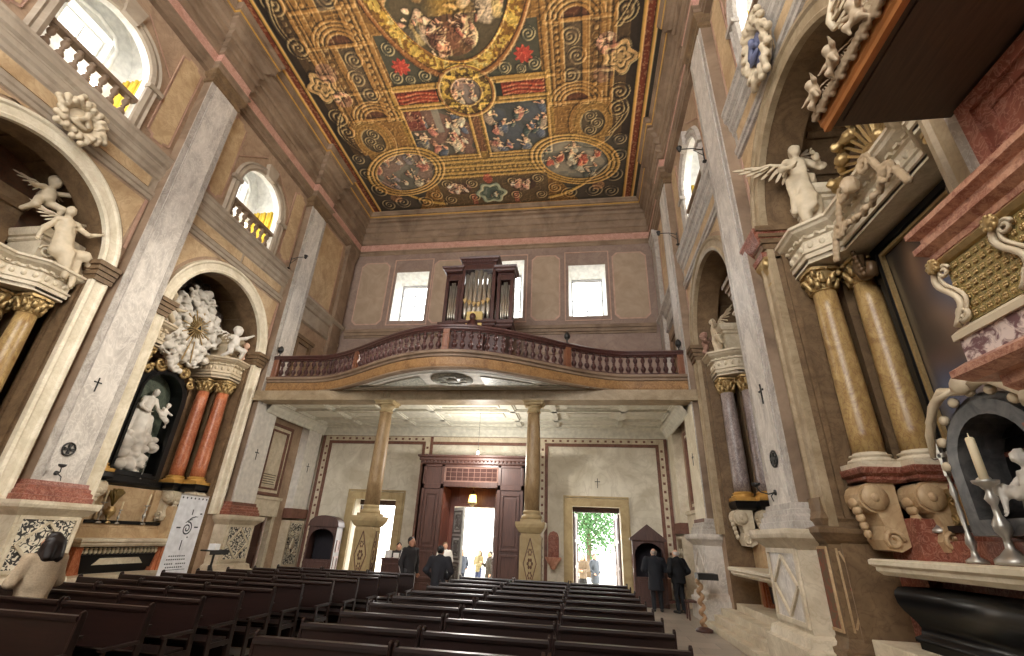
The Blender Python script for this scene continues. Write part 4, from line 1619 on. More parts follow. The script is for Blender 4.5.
posts = []
for xt in (XL + .12, XC - 3.65, XC, XC + 3.55, XR - .12):
    s_ = min(np.linspace(0, seg[-1], 600), key=lambda q: abs(along(q)[0] - xt))
    posts.append(float(s_))
for s_ in posts:
    x, y, an = along(s_)
    mb = MB()
    mb.box(-.1, .1, -.09, .09, 6.78, 7.5)
    mb.rectframe(-.075, .075, 6.92, 7.38, -.105, -.085, .02)
    o = mb.build('post', m_wood('rail_post_wood', sr(108, 66, 44), sr(140, 92, 66), 3, .35), root, .01)
    o.location = (x, y, 0)
    o.rotation_euler = (0, 0, an)
b0 = None
for a_, b_ in zip(posts[:-1], posts[1:]):
    n = int(round((b_ - a_) / .245))
    for k in range(1, n):
        s_ = a_ + (b_ - a_) * k / n
        x, y, an = along(s_)
        if b0 is None:
            b0 = baluster(1.35, .6, MAT['railwood'])
            b = b0
        else:
            b = b0.copy()
            COL.objects.link(b)
        b.parent = root
        b.location = (x, y, 6.86)
# small dark lamps on three posts
for i, lab in ((0, 'small dark lamp on the left end of the loft rail'), (3, 'small dark urn lamp on the loft rail right of the organ'), (4, 'small dark lamp on the right end of the loft rail')):
    x, y, an = along(posts[i])
    t = thing('rail_lamp', lab, 'lamp', (x, y, 7.65), 0, 'lamps on the loft rail')
    mb = MB()
    mb.lathe([(.07, 0), (.07, .02), (.02, .05), (.02, .1), (.06, .16)], 10)
    mb.build('foot', MAT['iron'], t)
    mb = MB()
    mb.lathe([(.06, .16), (.095, .22), (.1, .3), (.06, .38), (.02, .42)], 12)
    mb.build('lamp_body', MAT['iron'], t)

# ================================================================== ORGAN
org = thing('pipe_organ', 'dark wooden pipe organ with three towers of tin pipes on the loft', 'organ', (-4.05, 16.1, 6.74))
mb = MB()
mb.box(-1.25, 1.25, .05, 1.1, 0, 2.7)
mb.rectframe(-1.2, -.5, .3, 2.4, 0, .08, .1)
mb.rectframe(-.45, .45, .3, 2.4, 0, .08, .1)
mb.rectframe(.5, 1.2, .3, 2.4, 0, .08, .1)
mb.build('lower_case', MAT['railwood'], org, .01)
mb = MB()
mb.sweep([(0, 2.6), (.06, 2.66), (.06, 2.72), (.12, 2.78), (.12, 2.86), (0, 2.88)], [(-1.42, 1.1), (-1.42, 0), (-.76, 0), (-.76, -.12), (.76, -.12), (.76, 0), (1.42, 0), (1.42, 1.1)])
mb.box(-1.42, 1.42, 0, 1.1, 2.6, 2.88)
mb.build('impost_cornice', MAT['railwood'], org)
mb = MB()
mb.box(-1.38, 1.38, .5, 1.1, 2.88, 4.9)
mb.build('upper_case', MAT['railwood'], org)
pipe_m = MB()


def pipe(name_parent, x, y, z, r, h):
    mb = MB()
    mb.lathe([(r * .35, 0), (r, .28), (r, h), (r * .9, h)], 10)
    mb.box(-r * .55, r * .55, -r * 1.05, -r * .6, .3, .38)
    o = mb.build('pipe', MAT['tin'], name_parent)
    o.location = (x, y, z)
    return o


for nm2, xc, w, zt, fr_y, n in (('side_tower', -1.1, .52, 5.2, .08, 4), ('centre_tower', 0, 1.3, 5.62, -.06, 6), ('side_tower', 1.12, .54, 5.15, .08, 4)):
    mb = MB()
    for sg in (-1, 1):
        mb.box(xc + sg * w / 2 - .07, xc + sg * w / 2 + .07, fr_y, .55, 2.88, zt)
    mb.box(xc - w / 2, xc + w / 2, fr_y, .55, zt - .3, zt)
    mb.box(xc - w / 2, xc + w / 2, fr_y - .02, .55, 2.88, 3.0)
    mb.rectframe(xc - w / 2, xc + w / 2, zt - .34, zt - .02, fr_y - .04, fr_y, .05)
    o = mb.build(nm2, MAT['railwood'], org, .008)
    mb = MB()
    mb.stack(xc, .25, [(zt, 0), (zt + .04, .05), (zt + .1, .06), (zt + .16, .13), (zt + .24, .15), (zt + .26, .1)], w + .14, .62)
    for k in range(int(w / .09)):
        mb.box(xc - w / 2 + k * .09, xc - w / 2 + k * .09 + .05, -.1 + fr_y, -.02 + fr_y, zt + .05, zt + .1)
    mb.build('tower_cornice', MAT['railwood'], org)
    iw = w - .16
    for k in range(n):
        r = iw / n / 2 * .94
        x = xc - iw / 2 + (k + .5) * iw / n
        mid = abs(k - (n - 1) / 2) / (n / 2)
        pipe(org, x, fr_y + .12 - (.1 * (1 - mid ** 2) if n == 6 else .05 * (1 - mid)), 3.0, r, zt - 3.35 - .25 * mid)
    if n == 6:
        mb = MB()
        for k in range(n):
            x = xc - iw / 2 + (k + .5) * iw / n
            mb.prism([(x - .09, 3.62 + .08 * abs(k - 2.5)), (x, 3.42 + .08 * abs(k - 2.5)), (x + .09, 3.62 + .08 * abs(k - 2.5)), (x, 3.7 + .08 * abs(k - 2.5))], fr_y - .1, fr_y - .06)
        mb.build('gilt_pipe_mouths', MAT['gold'], org)
for xc in (-.74, .76):
    mb = MB()
    mb.box(xc - .11, xc + .11, .2, .55, 4.75, 4.9)
    mb.stack(xc, .35, [(4.9, .0), (4.96, .05), (5.04, .05)], .2, .3)
    mb.lathe([(.1, 4.82), (.1, 4.94)], 12, (xc, .2, 0))
    mb.build('flat_crest', MAT['railwood'], org)
    for k in range(2):
        pipe(org, xc - .05 + k * .1, .32, 2.95, .042, 1.7)
mb = MB()
mb.box(-.34, .3, -.2, -.05, 2.55, 3.25)
mb.build('music_desk', m_plain('yellow_panel', sr(206, 180, 110), .5), org)  # one even yellow for the whole board
mb = MB()
mb.ell((-.02, -.42, 2.9), (.13, .13, .16), 12, 8)
mb.lathe([(.24, 2.2), (.22, 2.6), (.08, 2.78), (.05, 2.85)], 12, (-.02, -.42, 0))
mb.build('carved_boss', MAT['railwood'], org)
# bench for the organist carries the desk front down to the floor
mb = MB()
mb.box(-.5, .5, -.6, .05, 0, 2.25)
mb.build('console', MAT['railwood'], org, .02)

# ================================================================== ENTRANCE VESTIBULE (wooden draught lobby)
ves = thing('entrance_lobby', 'tall reddish wooden draught lobby with a glazed transom around the main door', 'lobby', (0, 0, 0))
FY, VX0, VX1, VZ = 17.6, -6.05, -2.05, 4.65
OX0, OX1 = -5.15, -3.08
mb = MB()
for x0, x1 in ((VX0, VX0 + .16), (OX0 - .12, OX0), (OX1, OX1 + .12), (VX1 - .16, VX1)):
    mb.box(x0, x1, FY, FY + .12, 0, 4.3)
mb.box(VX0, VX1, FY, FY + .12, 4.22, 4.3)
mb.box(OX0, OX1, FY - .02, FY + .14, 3.5, 3.68)
for x0, x1 in ((VX0, OX0), (OX1, VX1)):
    mb.box(x0, x1, FY, FY + .1, 3.42, 3.6)
    mb.box(x0, x1, FY, FY + .1, 0, .3)
mb.box(VX0, VX0 + .08, FY, BY, 0, 4.3)
mb.box(VX1 - .08, VX1, FY, BY, 0, 4.3)
mb.box(VX0, VX1, FY, BY, 4.3, 4.36)
mb.build('frame', MAT['wood'], ves, .008)
mb = MB()
mb.sweep([(0, 4.3), (.05, 4.34), (.05, 4.4), (.12, 4.46), (.12, 4.54), (.18, 4.58), (.18, 4.64), (0, 4.66)], [(VX0, BY), (VX0, FY), (VX1, FY), (VX1, BY)])
mb.box(VX0, VX1, FY, BY, 4.4, 4.66)
for k in range(26):
    x = VX0 + .05 + k * (VX1 - VX0 - .1) / 26
    mb.box(x, x + .08, FY - .1, FY - .04, 4.36, 4.44)
mb.build('cornice', MAT['wood'], ves)
for x0, x1 in ((VX0 + .16, OX0 - .12), (OX1 + .12, VX1 - .16)):
    mb = MB()
    mb.box(x0, x1, FY + .04, FY + .07, .3, 3.42)
    mb.rectframe(x0 + .04, x1 - .04, .4, 1.3, FY, FY + .05, .08)
    mb.rectframe(x0 + .04, x1 - .04, 1.4, 3.3, FY, FY + .05, .08)
    mb.box(x0 + .16, x1 - .16, FY + .01, FY + .05, 1.56, 3.14)
    mb.box(x0, x1, FY + .04, FY + .07, 3.6, 4.22)
    mb.build('side_panel', MAT['wood'], ves, .008)
tw = thing('transom_window', None, None)
tw.parent = ves
mb = MB()
mb.rectframe(OX0, OX1, 3.68, 4.22, FY + .02, FY + .1, .05)
for k in range(1, 9):
    x = OX0 + (OX1 - OX0) * k / 9
    mb.box(x - .008, x + .008, FY + .04, FY + .08, 3.7, 4.2)
for z in (3.86, 4.04):
    mb.box(OX0, OX1, FY + .04, FY + .08, z - .008, z + .008)
mb.build('muntins', m_plain('pale_muntins', sr(126, 98, 88), .8, spec=.1), tw)
mb = MB()
mb.box(OX0, OX1, FY + .055, FY + .06, 3.7, 4.2)
mb.build('pane', m_plain('dim_lobby_glass', sr(70, 48, 44), .8, spec=.1), tw)  # opaque pane coloured dark for the dim lobby behind it
mb = MB()
mb.box(OX0 - .45, -4.98, BY - .08, BY - .02, 0, 4.3)
mb.box(-3.22, OX1 + .4, BY - .08, BY - .02, 0, 4.3)
mb.box(-4.98, -3.22, BY - .08, BY - .02, 2.88, 4.3)
mb.rectframe(-4.9, -3.3, 3.0, 4.1, BY - .12, BY - .06, .1)
mb.box(OX0 - .06, OX0 - .02, FY + .1, BY, 0, 3.5)
mb.box(OX1 + .02, OX1 + .06, FY + .1, BY, 0, 3.5)
for z0, z1 in ((.2, 1.2), (1.3, 3.3)):
    mb.rectframe(FY + .25, BY - .15, z0, z1, 0, .03, .09, Matrix(((0, 1, 0, OX0 - .03), (1, 0, 0, 0), (0, 0, 1, 0), (0, 0, 0, 1))))
mb.build('inner_lining', MAT['woodred'], ves)
# inner leaves folded back on both sides of the opening
for x, an, nm2 in ((OX1 - .02, 102, 'inner_leaf'),):
    mb = MB()
    mb.box(0, .95, -.025, .025, .02, 3.45)
    for z0, z1 in ((.2, 1.2), (1.35, 3.25)):
        mb.rectframe(.1, .85, z0, z1, -.045, .045, .07)
    o = mb.build(nm2, MAT['wood'], ves, .006)
    o.location = (x, FY + .12, 0)
    o.rotation_euler = (0, 0, R(an))

# the carved church door leaf standing open
d = thing('door_3', 'carved church door leaf standing open inside the lobby', 'door', (-4.96, BY - .03, 0), R(-50))
d['kind'] = 'structure'
mb = MB()
mb.box(0, .88, -.04, .04, .03, 2.84)
mb.build('leaf', m_plain('weathered_pale_door', sr(196, 196, 190), .5), d, .008)
mb = MB()
for z0, z1 in ((.15, .95), (1.02, 1.82), (1.9, 2.72)):
    for s_ in (-1, 1):
        mb.rectframe(.08, .8, z0, z1, s_ * .04, s_ * .075, .06)
        c = (.44, (z0 + z1) / 2)
        mb.rectframe(.22, .66, z0 + .14, z1 - .14, s_ * .04, s_ * .065, .04)
        mb.ell((c[0], s_ * .05, c[1]), (.12, .035, .18), 10, 6)
        for sg in (-1, 1):
            mb.tube([(x, s_ * .06, z) for x, z in volute(c[0] + sg * .12, c[1] + .16, .07, 1.2, 12)], .015, 5)
            mb.tube([(x, s_ * .06, z) for x, z in volute(c[0] + sg * .12, c[1] - .16, .07, 1.2, 12)], .015, 5)
mb.build('carved_panels', m_plain('weathered_dark_carving', sr(96, 92, 88), .5), d)

# lantern in the lobby
t = thing('hanging_lantern', 'glowing brass lantern hanging inside the entrance lobby', 'lantern', (-4.12, 18.2, 2.93))
t.scale = (1.3, 1.3, 1.04)
mb = MB()
mb.tube([(0, 0, .42), (0, 0, 1.32)], .008, 5)
mb.lathe([(.015, .46), (.05, .42), (.1, .36), (.11, .34)], 10)
mb.lathe([(.13, .02), (.15, .05), (.13, .07)], 10)
mb.lathe([(.01, -.08), (.05, -.03), (.12, .02)], 10)
for k in range(6):
    a_ = k * math.pi / 3
    mb.tube([(.13 * math.cos(a_), .13 * math.sin(a_), .05), (.1 * math.cos(a_), .1 * math.sin(a_), .35)], .007, 4)
mb.build('brass_frame', MAT['gold'], t)
mb = MB()
mb.lathe([(.1, .06), (.12, .1), (.09, .33), (.04, .34)], 12)
mb.build('glowing_glass', m_plain('lantern_glass', (1, .7, .3), .4, emit=(1, .58, .16), es=5), t)
# bare pendant bulb under the loft
t = thing('pendant_bulb', 'small lit bulb on a thin cord under the loft ceiling', 'lamp', (-3.62, 16.3, 4.55))
mb = MB()
mb.tube([(0, 0, .06), (0, 0, 1.56)], .006, 5)
mb.lathe([(.02, .04), (.025, .1), (.01, .12)], 8)
mb.build('cord', MAT['iron'], t)
mb = MB()
mb.ell((0, 0, 0), (.045, .045, .06), 10, 8)
mb.build('bulb', m_plain('bulb_glass', (1, .95, .8), .3, emit=(1, .9, .7), es=12), t)

lamp('POINT', 'pendant_bulb_light', (-3.62, 16.3, 4.4), 210, (1, .95, .87), .1)

# ================================================================== OUTSIDE
mb = MB()
mb.box(-40, 40, BY + .9, 80, -.75, -.45)
mb.box(-9.5, 1.8, BY + .9, BY + 2.2, -.45, -.2)
struct(mb, 'ground_outside', m_plain('pale_pavement', sr(226, 220, 206), .8), label='sunlit pale pavement of the square outside', cat='ground')


def tree(x, y, h, r, lab, seed):
    rr = random.Random(seed)
    t = thing('tree', lab, 'tree', (x, y, -.45), 0, 'trees on the square')
    mb = MB()
    mb.tube([(0, 0, 0), (.05, 0, h * .3), (0, .05, h * .6), (0, 0, h * .8)], [.22, .18, .12, .05], 8)
    for k in range(6):
        a_ = k * 1.05
        mb.tube([(0, 0, h * (.35 + .06 * k)), (math.cos(a_) * r * .4, math.sin(a_) * r * .4, h * (.5 + .06 * k)), (math.cos(a_) * r * .75, math.sin(a_) * r * .75, h * (.6 + .06 * k))], [.08, .05, .02], 6)
    mb.build('trunk', m_plain('bark', sr(96, 80, 62), .8), t)
    v, f = [], []
    for k in range(5200):
        u = Vector((rr.gauss(0, 1), rr.gauss(0, 1), rr.gauss(0, 1))).normalized() * (rr.random() ** .4)
        c = Vector((u.x * r, u.y * r, h * .62 + u.z * h * .4)) + Vector((math.sin(u.z * 7), math.cos(u.x * 6), math.sin(u.y * 5))) * r * .12
        e1 = Vector((rr.gauss(0, 1), rr.gauss(0, 1), rr.gauss(0, 1))).normalized()
        e2 = e1.cross(Vector((rr.gauss(0, 1), rr.gauss(0, 1), rr.gauss(0, 1)))).normalized()
        s_ = rr.uniform(.09, .17)
        n = len(v)
        v += [c - e1 * s_, c + e2 * s_ * .5, c + e1 * s_, c - e2 * s_ * .5]
        f.append((n, n + 1, n + 2, n + 3))
    mb = MB()
    mb.add(v, f)
    mb.build('foliage', m_plain('leaves', sr(70, 112, 66), .6), t)


tree(.4, 36.5, 6.4, 2.6, 'bushy green tree outside the right side door', 1)
tree(5.4, 41, 7.0, 2.3, 'green tree farther right on the square', 2)
# ================================================================== CARVED FIGURES
CACHE = {}


def cached(key, fn):
    if key not in CACHE:
        CACHE[key] = fn()
        return CACHE[key], True
    return CACHE[key], False


def inst(key, fn, parent, loc=(0, 0, 0), rz=0.0, scale=None, name=None, mat=None):
    """first call builds the mesh object, later calls copy it (mesh data shared)"""
    o, new = cached(key, fn)
    if not new:
        o = o.copy()
        COL.objects.link(o)
    if mat is not None and not new and o.data.materials[0] != mat:
        o.data = o.data.copy()
        o.data.materials[0] = mat
    o.parent = parent
    o.location = loc
    o.rotation_euler = (0, 0, rz)
    if scale:
        o.scale = (scale,) * 3
    return o


def face_prims(c, s=1.0, f=-1):
    """head with brow, nose, lips, chin and ears; looks along y*f"""
    x, y, z = c
    return [('e', (x, y, z), (.078 * s, .098 * s, .118 * s)), ('e', (x, y + f * .045 * s, z - .062 * s), (.052 * s, .05 * s, .055 * s)),
            ('c', (x, y + f * .094 * s, z + .012 * s), .010 * s, (x, y + f * .112 * s, z - .022 * s), .017 * s),
            ('c', (x - .022 * s, y + f * .088 * s, z - .055 * s), .010 * s, (x + .022 * s, y + f * .088 * s, z - .055 * s), .010 * s),
            ('c', (x - .045 * s, y + f * .075 * s, z + .03 * s), .014 * s, (x + .045 * s, y + f * .075 * s, z + .03 * s), .014 * s),
            ('e', (x - .08 * s, y, z - .005 * s), (.014 * s, .024 * s, .034 * s)), ('e', (x + .08 * s, y, z - .005 * s), (.014 * s, .024 * s, .034 * s))]


def hand(mb, w, tip, side, s=1.0, curl=.5, up=(0, 0, 1)):
    """palm root w, pointing toward tip; five fingers as tapered bent tubes"""
    w, tip = Vector(w), Vector(tip)
    d = (tip - w).normalized()
    n = Vector(side).normalized()
    n = (n - d * n.dot(d)).normalized()
    b = d.cross(n)
    mb.tube([w - d * .01, w + d * .03 * s, w + d * .075 * s, w + d * .092 * s], [.022 * s, .034 * s, .036 * s, .02 * s], 8)
    for k, L in enumerate((.062, .074, .07, .054)):
        o = w + d * .082 * s + b * ((k - 1.5) * .019 * s)
        m = o + d * L * .5 * s + n * L * .18 * curl * s
        e = o + d * L * (.95 - .35 * curl) * s + n * L * .75 * curl * s
        mb.tube([o, m, e], [.0095 * s, .009 * s, .006 * s], 6)
    o = w + d * .03 * s - b * .034 * s
    mb.tube([o, o + d * .03 * s - b * .022 * s + n * .008 * s, o + d * .06 * s - b * .026 * s + n * .022 * s], [.012 * s, .011 * s, .008 * s], 6)


def wing(L, flip=1, n1=9):
    """two rows of feathers on a curved arm; lies in x (span) and z (droop)"""
    mb = MB()
    arm = [(flip * L * .0, 0, 0), (flip * L * .28, .02, L * .2), (flip * L * .55, .04, L * .22), (flip * L * .8, .05, L * .12)]
    mb.tube(arm, [L * .05, L * .06, L * .045, L * .02], 8)
    for row, (k0, ln, wd, yo) in enumerate(((n1, .62, .075, .03), (n1 - 2, .36, .07, -.01))):
        for k in range(k0):
            t = k / (k0 - 1)
            i = min(int(t * 3), 2)
            f_ = t * 3 - i
            a = [arm[i][q] + (arm[i + 1][q] - arm[i][q]) * f_ for q in range(3)]
            an = R(-92 + 78 * t ** 1.3)
            l = L * ln * (.65 + .45 * t)
            dx, dz = flip * math.cos(an), math.sin(an)
            px, pz = -dz, dx
            w = L * wd
            pts = []
            for u, ww in ((0, .6), (.5, 1), (.85, .85), (1.0, .0), (.85, -.85), (.5, -1), (0, -.6)):
                pts.append((a[0] + dx * l * u + px * w * ww * .5, a[2] + dz * l * u + pz * w * ww * .5))
            mb.prism(pts, a[1] + yo, a[1] + yo + .03 * L)
    return mb


def angel(label, loc, rz, mat, h=1.7, pose='stand', group=None, wings=((1, -12), (-1, 55)), lean=0.0, wl=.8):
    """robed winged figure, facing -y"""
    t = thing('angel_statue', label, 'statue', loc, rz, group)
    s = h / 1.7
    def P(x, y, z):
        return ((x + lean * z) * s, y * s, z * s)
    if pose == 'stand':
        pr = [('c', P(-.1, -.02, .06), .07 * s, P(-.09, 0, .5), .1 * s), ('c', P(.1, .04, .06), .07 * s, P(.1, -.05, .5), .1 * s), ('c', P(0, 0, .34), .15 * s, P(0, 0, .9), .135 * s),
              ('c', P(.06, .1, .12), .08 * s, P(.02, .06, .8), .11 * s), ('c', P(0, 0, .9), .12 * s, P(0, 0, 1.28), .13 * s), ('c', P(-.17, 0, 1.33), .07 * s, P(.17, 0, 1.33), .07 * s),
              ('c', P(0, 0, 1.33), .055 * s, P(.0, -.01, 1.48), .05 * s), ('c', P(-.19, 0, 1.32), .06 * s, P(-.34, -.12, 1.1), .05 * s), ('c', P(-.34, -.12, 1.1), .05 * s, P(-.3, -.3, .95), .035 * s),
              ('c', P(.19, 0, 1.32), .06 * s, P(.3, -.14, 1.14), .05 * s), ('c', P(.3, -.14, 1.14), .05 * s, P(.16, -.26, 1.26), .035 * s), ('c', P(-.22, .06, .3), .05 * s, P(-.14, .02, .95), .09 * s),
              ('c', P(.24, .1, .45), .04 * s, P(.14, .02, 1.0), .09 * s)]
        feet = [('c', P(-.1, -.02, .04), .045 * s, P(-.11, -.14, .03), .03 * s), ('c', P(.1, .02, .04), .045 * s, P(.12, -.1, .03), .03 * s)]
        hd = P(0, -.03, 1.58)
        hands = ((P(-.3, -.3, .95), P(-.28, -.42, .93)), (P(.16, -.26, 1.26), P(.06, -.32, 1.33)))
        wz = (0, .12, 1.22)
    else:  # reclining, leaning back on one arm with drapery sweeping down
        pr = [('c', P(0, 0, .25), .2 * s, P(-.1, 0, .78), .16 * s), ('c', P(-.1, 0, .7), .15 * s, P(-.14, 0, .92), .14 * s), ('c', P(-.3, 0, .92), .07 * s, P(.04, 0, .98), .07 * s), ('c', P(-.14, 0, .95), .055 * s, P(-.16, -.02, 1.1), .05 * s),
              ('c', P(.02, -.05, .22), .14 * s, P(.42, -.1, .3), .11 * s), ('c', P(.42, -.1, .3), .1 * s, P(.72, -.08, -.05), .06 * s), ('c', P(.0, .06, .2), .14 * s, P(.36, .1, .12), .1 * s), ('c', P(.36, .1, .12), .09 * s, P(.6, .1, -.25), .06 * s),
              ('c', P(.03, 0, .97), .06 * s, P(.26, -.14, .8), .05 * s), ('c', P(.26, -.14, .8), .05 * s, P(.45, -.2, .92), .035 * s), ('c', P(-.3, 0, .92), .06 * s, P(-.42, .04, .62), .05 * s), ('c', P(-.42, .04, .62), .05 * s, P(-.45, -.02, .34), .035 * s),
              ('c', P(.1, -.08, .18), .16 * s, P(.22, -.14, -.35), .06 * s), ('c', P(.3, -.02, .1), .12 * s, P(.42, -.08, -.5), .05 * s)]
        feet = [('c', P(.72, -.08, -.06), .05 * s, P(.84, -.1, -.1), .03 * s)]
        hd = P(-.17, -.04, 1.2)
        hands = ((P(.45, -.2, .92), P(.54, -.25, .98)), (P(-.45, -.02, .34), P(-.47, -.06, .24)))
        wz = (-.12, .12, .85)
    _f1, _f2 = folds(.022 * s, 19 / s), folds(.010 * s, 43 / s)
    mb = sdf_mesh(pr + feet + face_prims(hd, s), .024 * s, .045, lambda G: (_f1(G) + _f2(G)) * np.clip((hd[2] - .2 * s - G[..., 2]) * 8, 0, 1))
    for a, b in hands:
        hand(mb, a, b, (0, -1, 0), s, .5)
    mb.build('robed_figure', mat, t)
    hb = sdf_mesh([('e', (hd[0], hd[1] + .02 * s, hd[2] + .03 * s), (.09 * s, .1 * s, .11 * s)), ('c', (hd[0], hd[1] + .08 * s, hd[2] - .02 * s), .06 * s, (hd[0], hd[1] + .1 * s, hd[2] - .14 * s), .04 * s)], .022 * s, .03, folds(.008, 70),
                  clip=lambda G: (hd[1] - .045 * s) - G[..., 1] + np.clip(hd[2] + .06 * s - G[..., 2], -.05, .2) * -.2)
    hb.build('hair', mat, t)
    for fl, dr in wings:
        w = wing(wl * s, fl)
        o = w.build('wing', mat, t)
        o.location = (wz[0] * s + fl * .06 * s, wz[1] * s, wz[2] * s)
        o.rotation_euler = (R(6), R(-dr * fl), R(12 * fl))
    return t


def putto(label, loc, rz, mat, h=.7, group=None, cat='statue', seed=0):
    t = thing('cherub_statue', label, cat, loc, rz, group)
    s = h / .7
    r = random.Random(seed)
    def P(x, y, z):
        return (x * s, y * s, z * s)
    k = r.choice((-1, 1))
    pr = [('e', P(0, 0, .33), (.12 * s, .11 * s, .16 * s)), ('e', P(0, -.03, .27), (.1 * s, .1 * s, .1 * s)), ('c', P(-.06 * k, -.02, .2), .075 * s, P(-.2 * k, -.16, .16), .06 * s), ('c', P(-.2 * k, -.16, .16), .055 * s, P(-.22 * k, -.1, -.02), .035 * s),
          ('c', P(.07 * k, 0, .2), .075 * s, P(.14 * k, -.1, .02), .06 * s), ('c', P(.14 * k, -.1, .02), .055 * s, P(.2 * k, .04, -.1), .035 * s),
          ('c', P(-.1, 0, .44), .05 * s, P(-.24, -.06, .5 if k > 0 else .34), .042 * s), ('c', P(-.24, -.06, .5 if k > 0 else .34), .04 * s, P(-.34, -.12, .6 if k > 0 else .3), .03 * s),
          ('c', P(.1, 0, .44), .05 * s, P(.23, -.08, .34 if k > 0 else .52), .042 * s), ('c', P(.23, -.08, .34 if k > 0 else .52), .04 * s, P(.31, -.16, .36 if k > 0 else .6), .03 * s),
          ('c', P(0, 0, .46), .05 * s, P(0, 0, .54), .05 * s)]
    mb = sdf_mesh(pr + face_prims(P(0, -.02, .62), s * 1.08), .017 * s, .035)
    hand(mb, P(-.34, -.12, .6 if k > 0 else .3), P(-.4, -.16, .66 if k > 0 else .28), (0, -1, 0), s * .55)
    hand(mb, P(.31, -.16, .36 if k > 0 else .6), P(.37, -.22, .4 if k > 0 else .66), (0, -1, 0), s * .55)
    mb.build('body', mat, t)
    hb = sdf_mesh([('e', P(0, .01, .655), (.095 * s, .1 * s, .1 * s))], .018 * s, .03, folds(.012, 60))
    hb.build('curly_hair', mat, t)
    for fl in (-1, 1):
        o = wing(.3 * s, fl, 6).build('wing', mat, t)
        o.location = P(fl * .05, .1, .42)
        o.rotation_euler = (0, R(-20 * fl), R(20 * fl))
    return t


# ================================================================== ALTARS
def capital_mb():
    """Corinthian capital, unit shaft radius 1, height 2.3"""
    mb = MB()
    mb.lathe([(1.0, 0), (1.12, .05), (1.12, .14), (.98, .18), (1.0, .8), (1.15, 1.5), (1.35, 1.95)], 16)
    for row, (n, z, l, rr) in enumerate(((8, .2, .85, 1.02), (8, .75, .95, 1.08))):
        for k in range(n):
            a = 2 * math.pi * (k + .5 * row) / n
            c, s_ = math.cos(a), math.sin(a)
            pts = [(rr * c, rr * s_, z), ((rr + .12) * c, (rr + .12) * s_, z + l * .5), ((rr + .3) * c, (rr + .3) * s_, z + l * .9), ((rr + .46) * c, (rr + .46) * s_, z + l * .86), ((rr + .42) * c, (rr + .42) * s_, z + l * .7)]
            mb.tube(pts, [.3, .28, .22, .15, .06], 6)
    for k in range(4):
        a = math.pi / 4 + k * math.pi / 2
        c, s_ = math.cos(a), math.sin(a)
        M_ = Matrix.Translation((1.5 * c, 1.5 * s_, 1.72)) @ Matrix.Rotation(a, 4, 'Z') @ Matrix.Rotation(R(90), 4, 'X')
        mb.lathe([(.08, -.16), (.3, -.12), (.34, 0), (.3, .12), (.08, .16)], 12, (0, 0, 0), M_)
        mb.tube([(.9 * c, .9 * s_, 1.2), (1.2 * c, 1.2 * s_, 1.7), (1.5 * c, 1.5 * s_, 1.98)], [.12, .12, .14], 6)
        b = a + math.pi / 4
        mb.ell((1.36 * math.cos(b), 1.36 * math.sin(b), 2.1), (.2, .2, .18), 8, 6)
    v = []
    for z in (2.0, 2.3):
        for k in range(16):
            a = 2 * math.pi * k / 16
            r = 1.45 + .38 * abs(math.cos(2 * (a - math.pi / 4))) ** 3
            v.append((r * math.cos(a), r * math.sin(a), z))
    mb.add(v, [tuple(reversed(range(16))), tuple(range(16, 32))] + [(k, (k + 1) % 16, 16 + (k + 1) % 16, 16 + k) for k in range(16)])
    return mb


def column(parent, x, y, z0, z1, r, key, mat, basemat, capmat):
    """shaft with entasis; base and capital are sub-parts"""
    hc = r * 2.2
    hb = r * 1.1
    def f():
        mb = MB()
        n = 10
        H_ = z1 - z0 - hc - hb
        mb.lathe([(r * (1 - .16 * (k / n) ** 1.7), hb + H_ * k / n) for k in range(n + 1)], 20)
        return mb.build('column', mat)
    o = inst(('col', key), f, parent, (x, y, z0))
    def fb():
        mb = MB()
        mb.box(-r * 1.42, r * 1.42, -r * 1.42, r * 1.42, 0, r * .4)
        mb.lathe([(r * 1.38, .4 * r), (r * 1.42, .5 * r), (r * 1.38, .62 * r), (r * 1.18, .66 * r), (r * 1.14, .78 * r), (r * 1.26, .84 * r), (r * 1.26, .94 * r), (r * 1.04, 1.0 * r), (r, 1.12 * r)], 20)
        return mb.build('column_base', basemat)
    inst(('base', key), fb, o)
    def fc():
        return capital_mb().build('capital', capmat)
    c = inst(('cap', capmat.name), fc, o, (0, 0, z1 - z0 - hc), 0, r * .86)
    return o


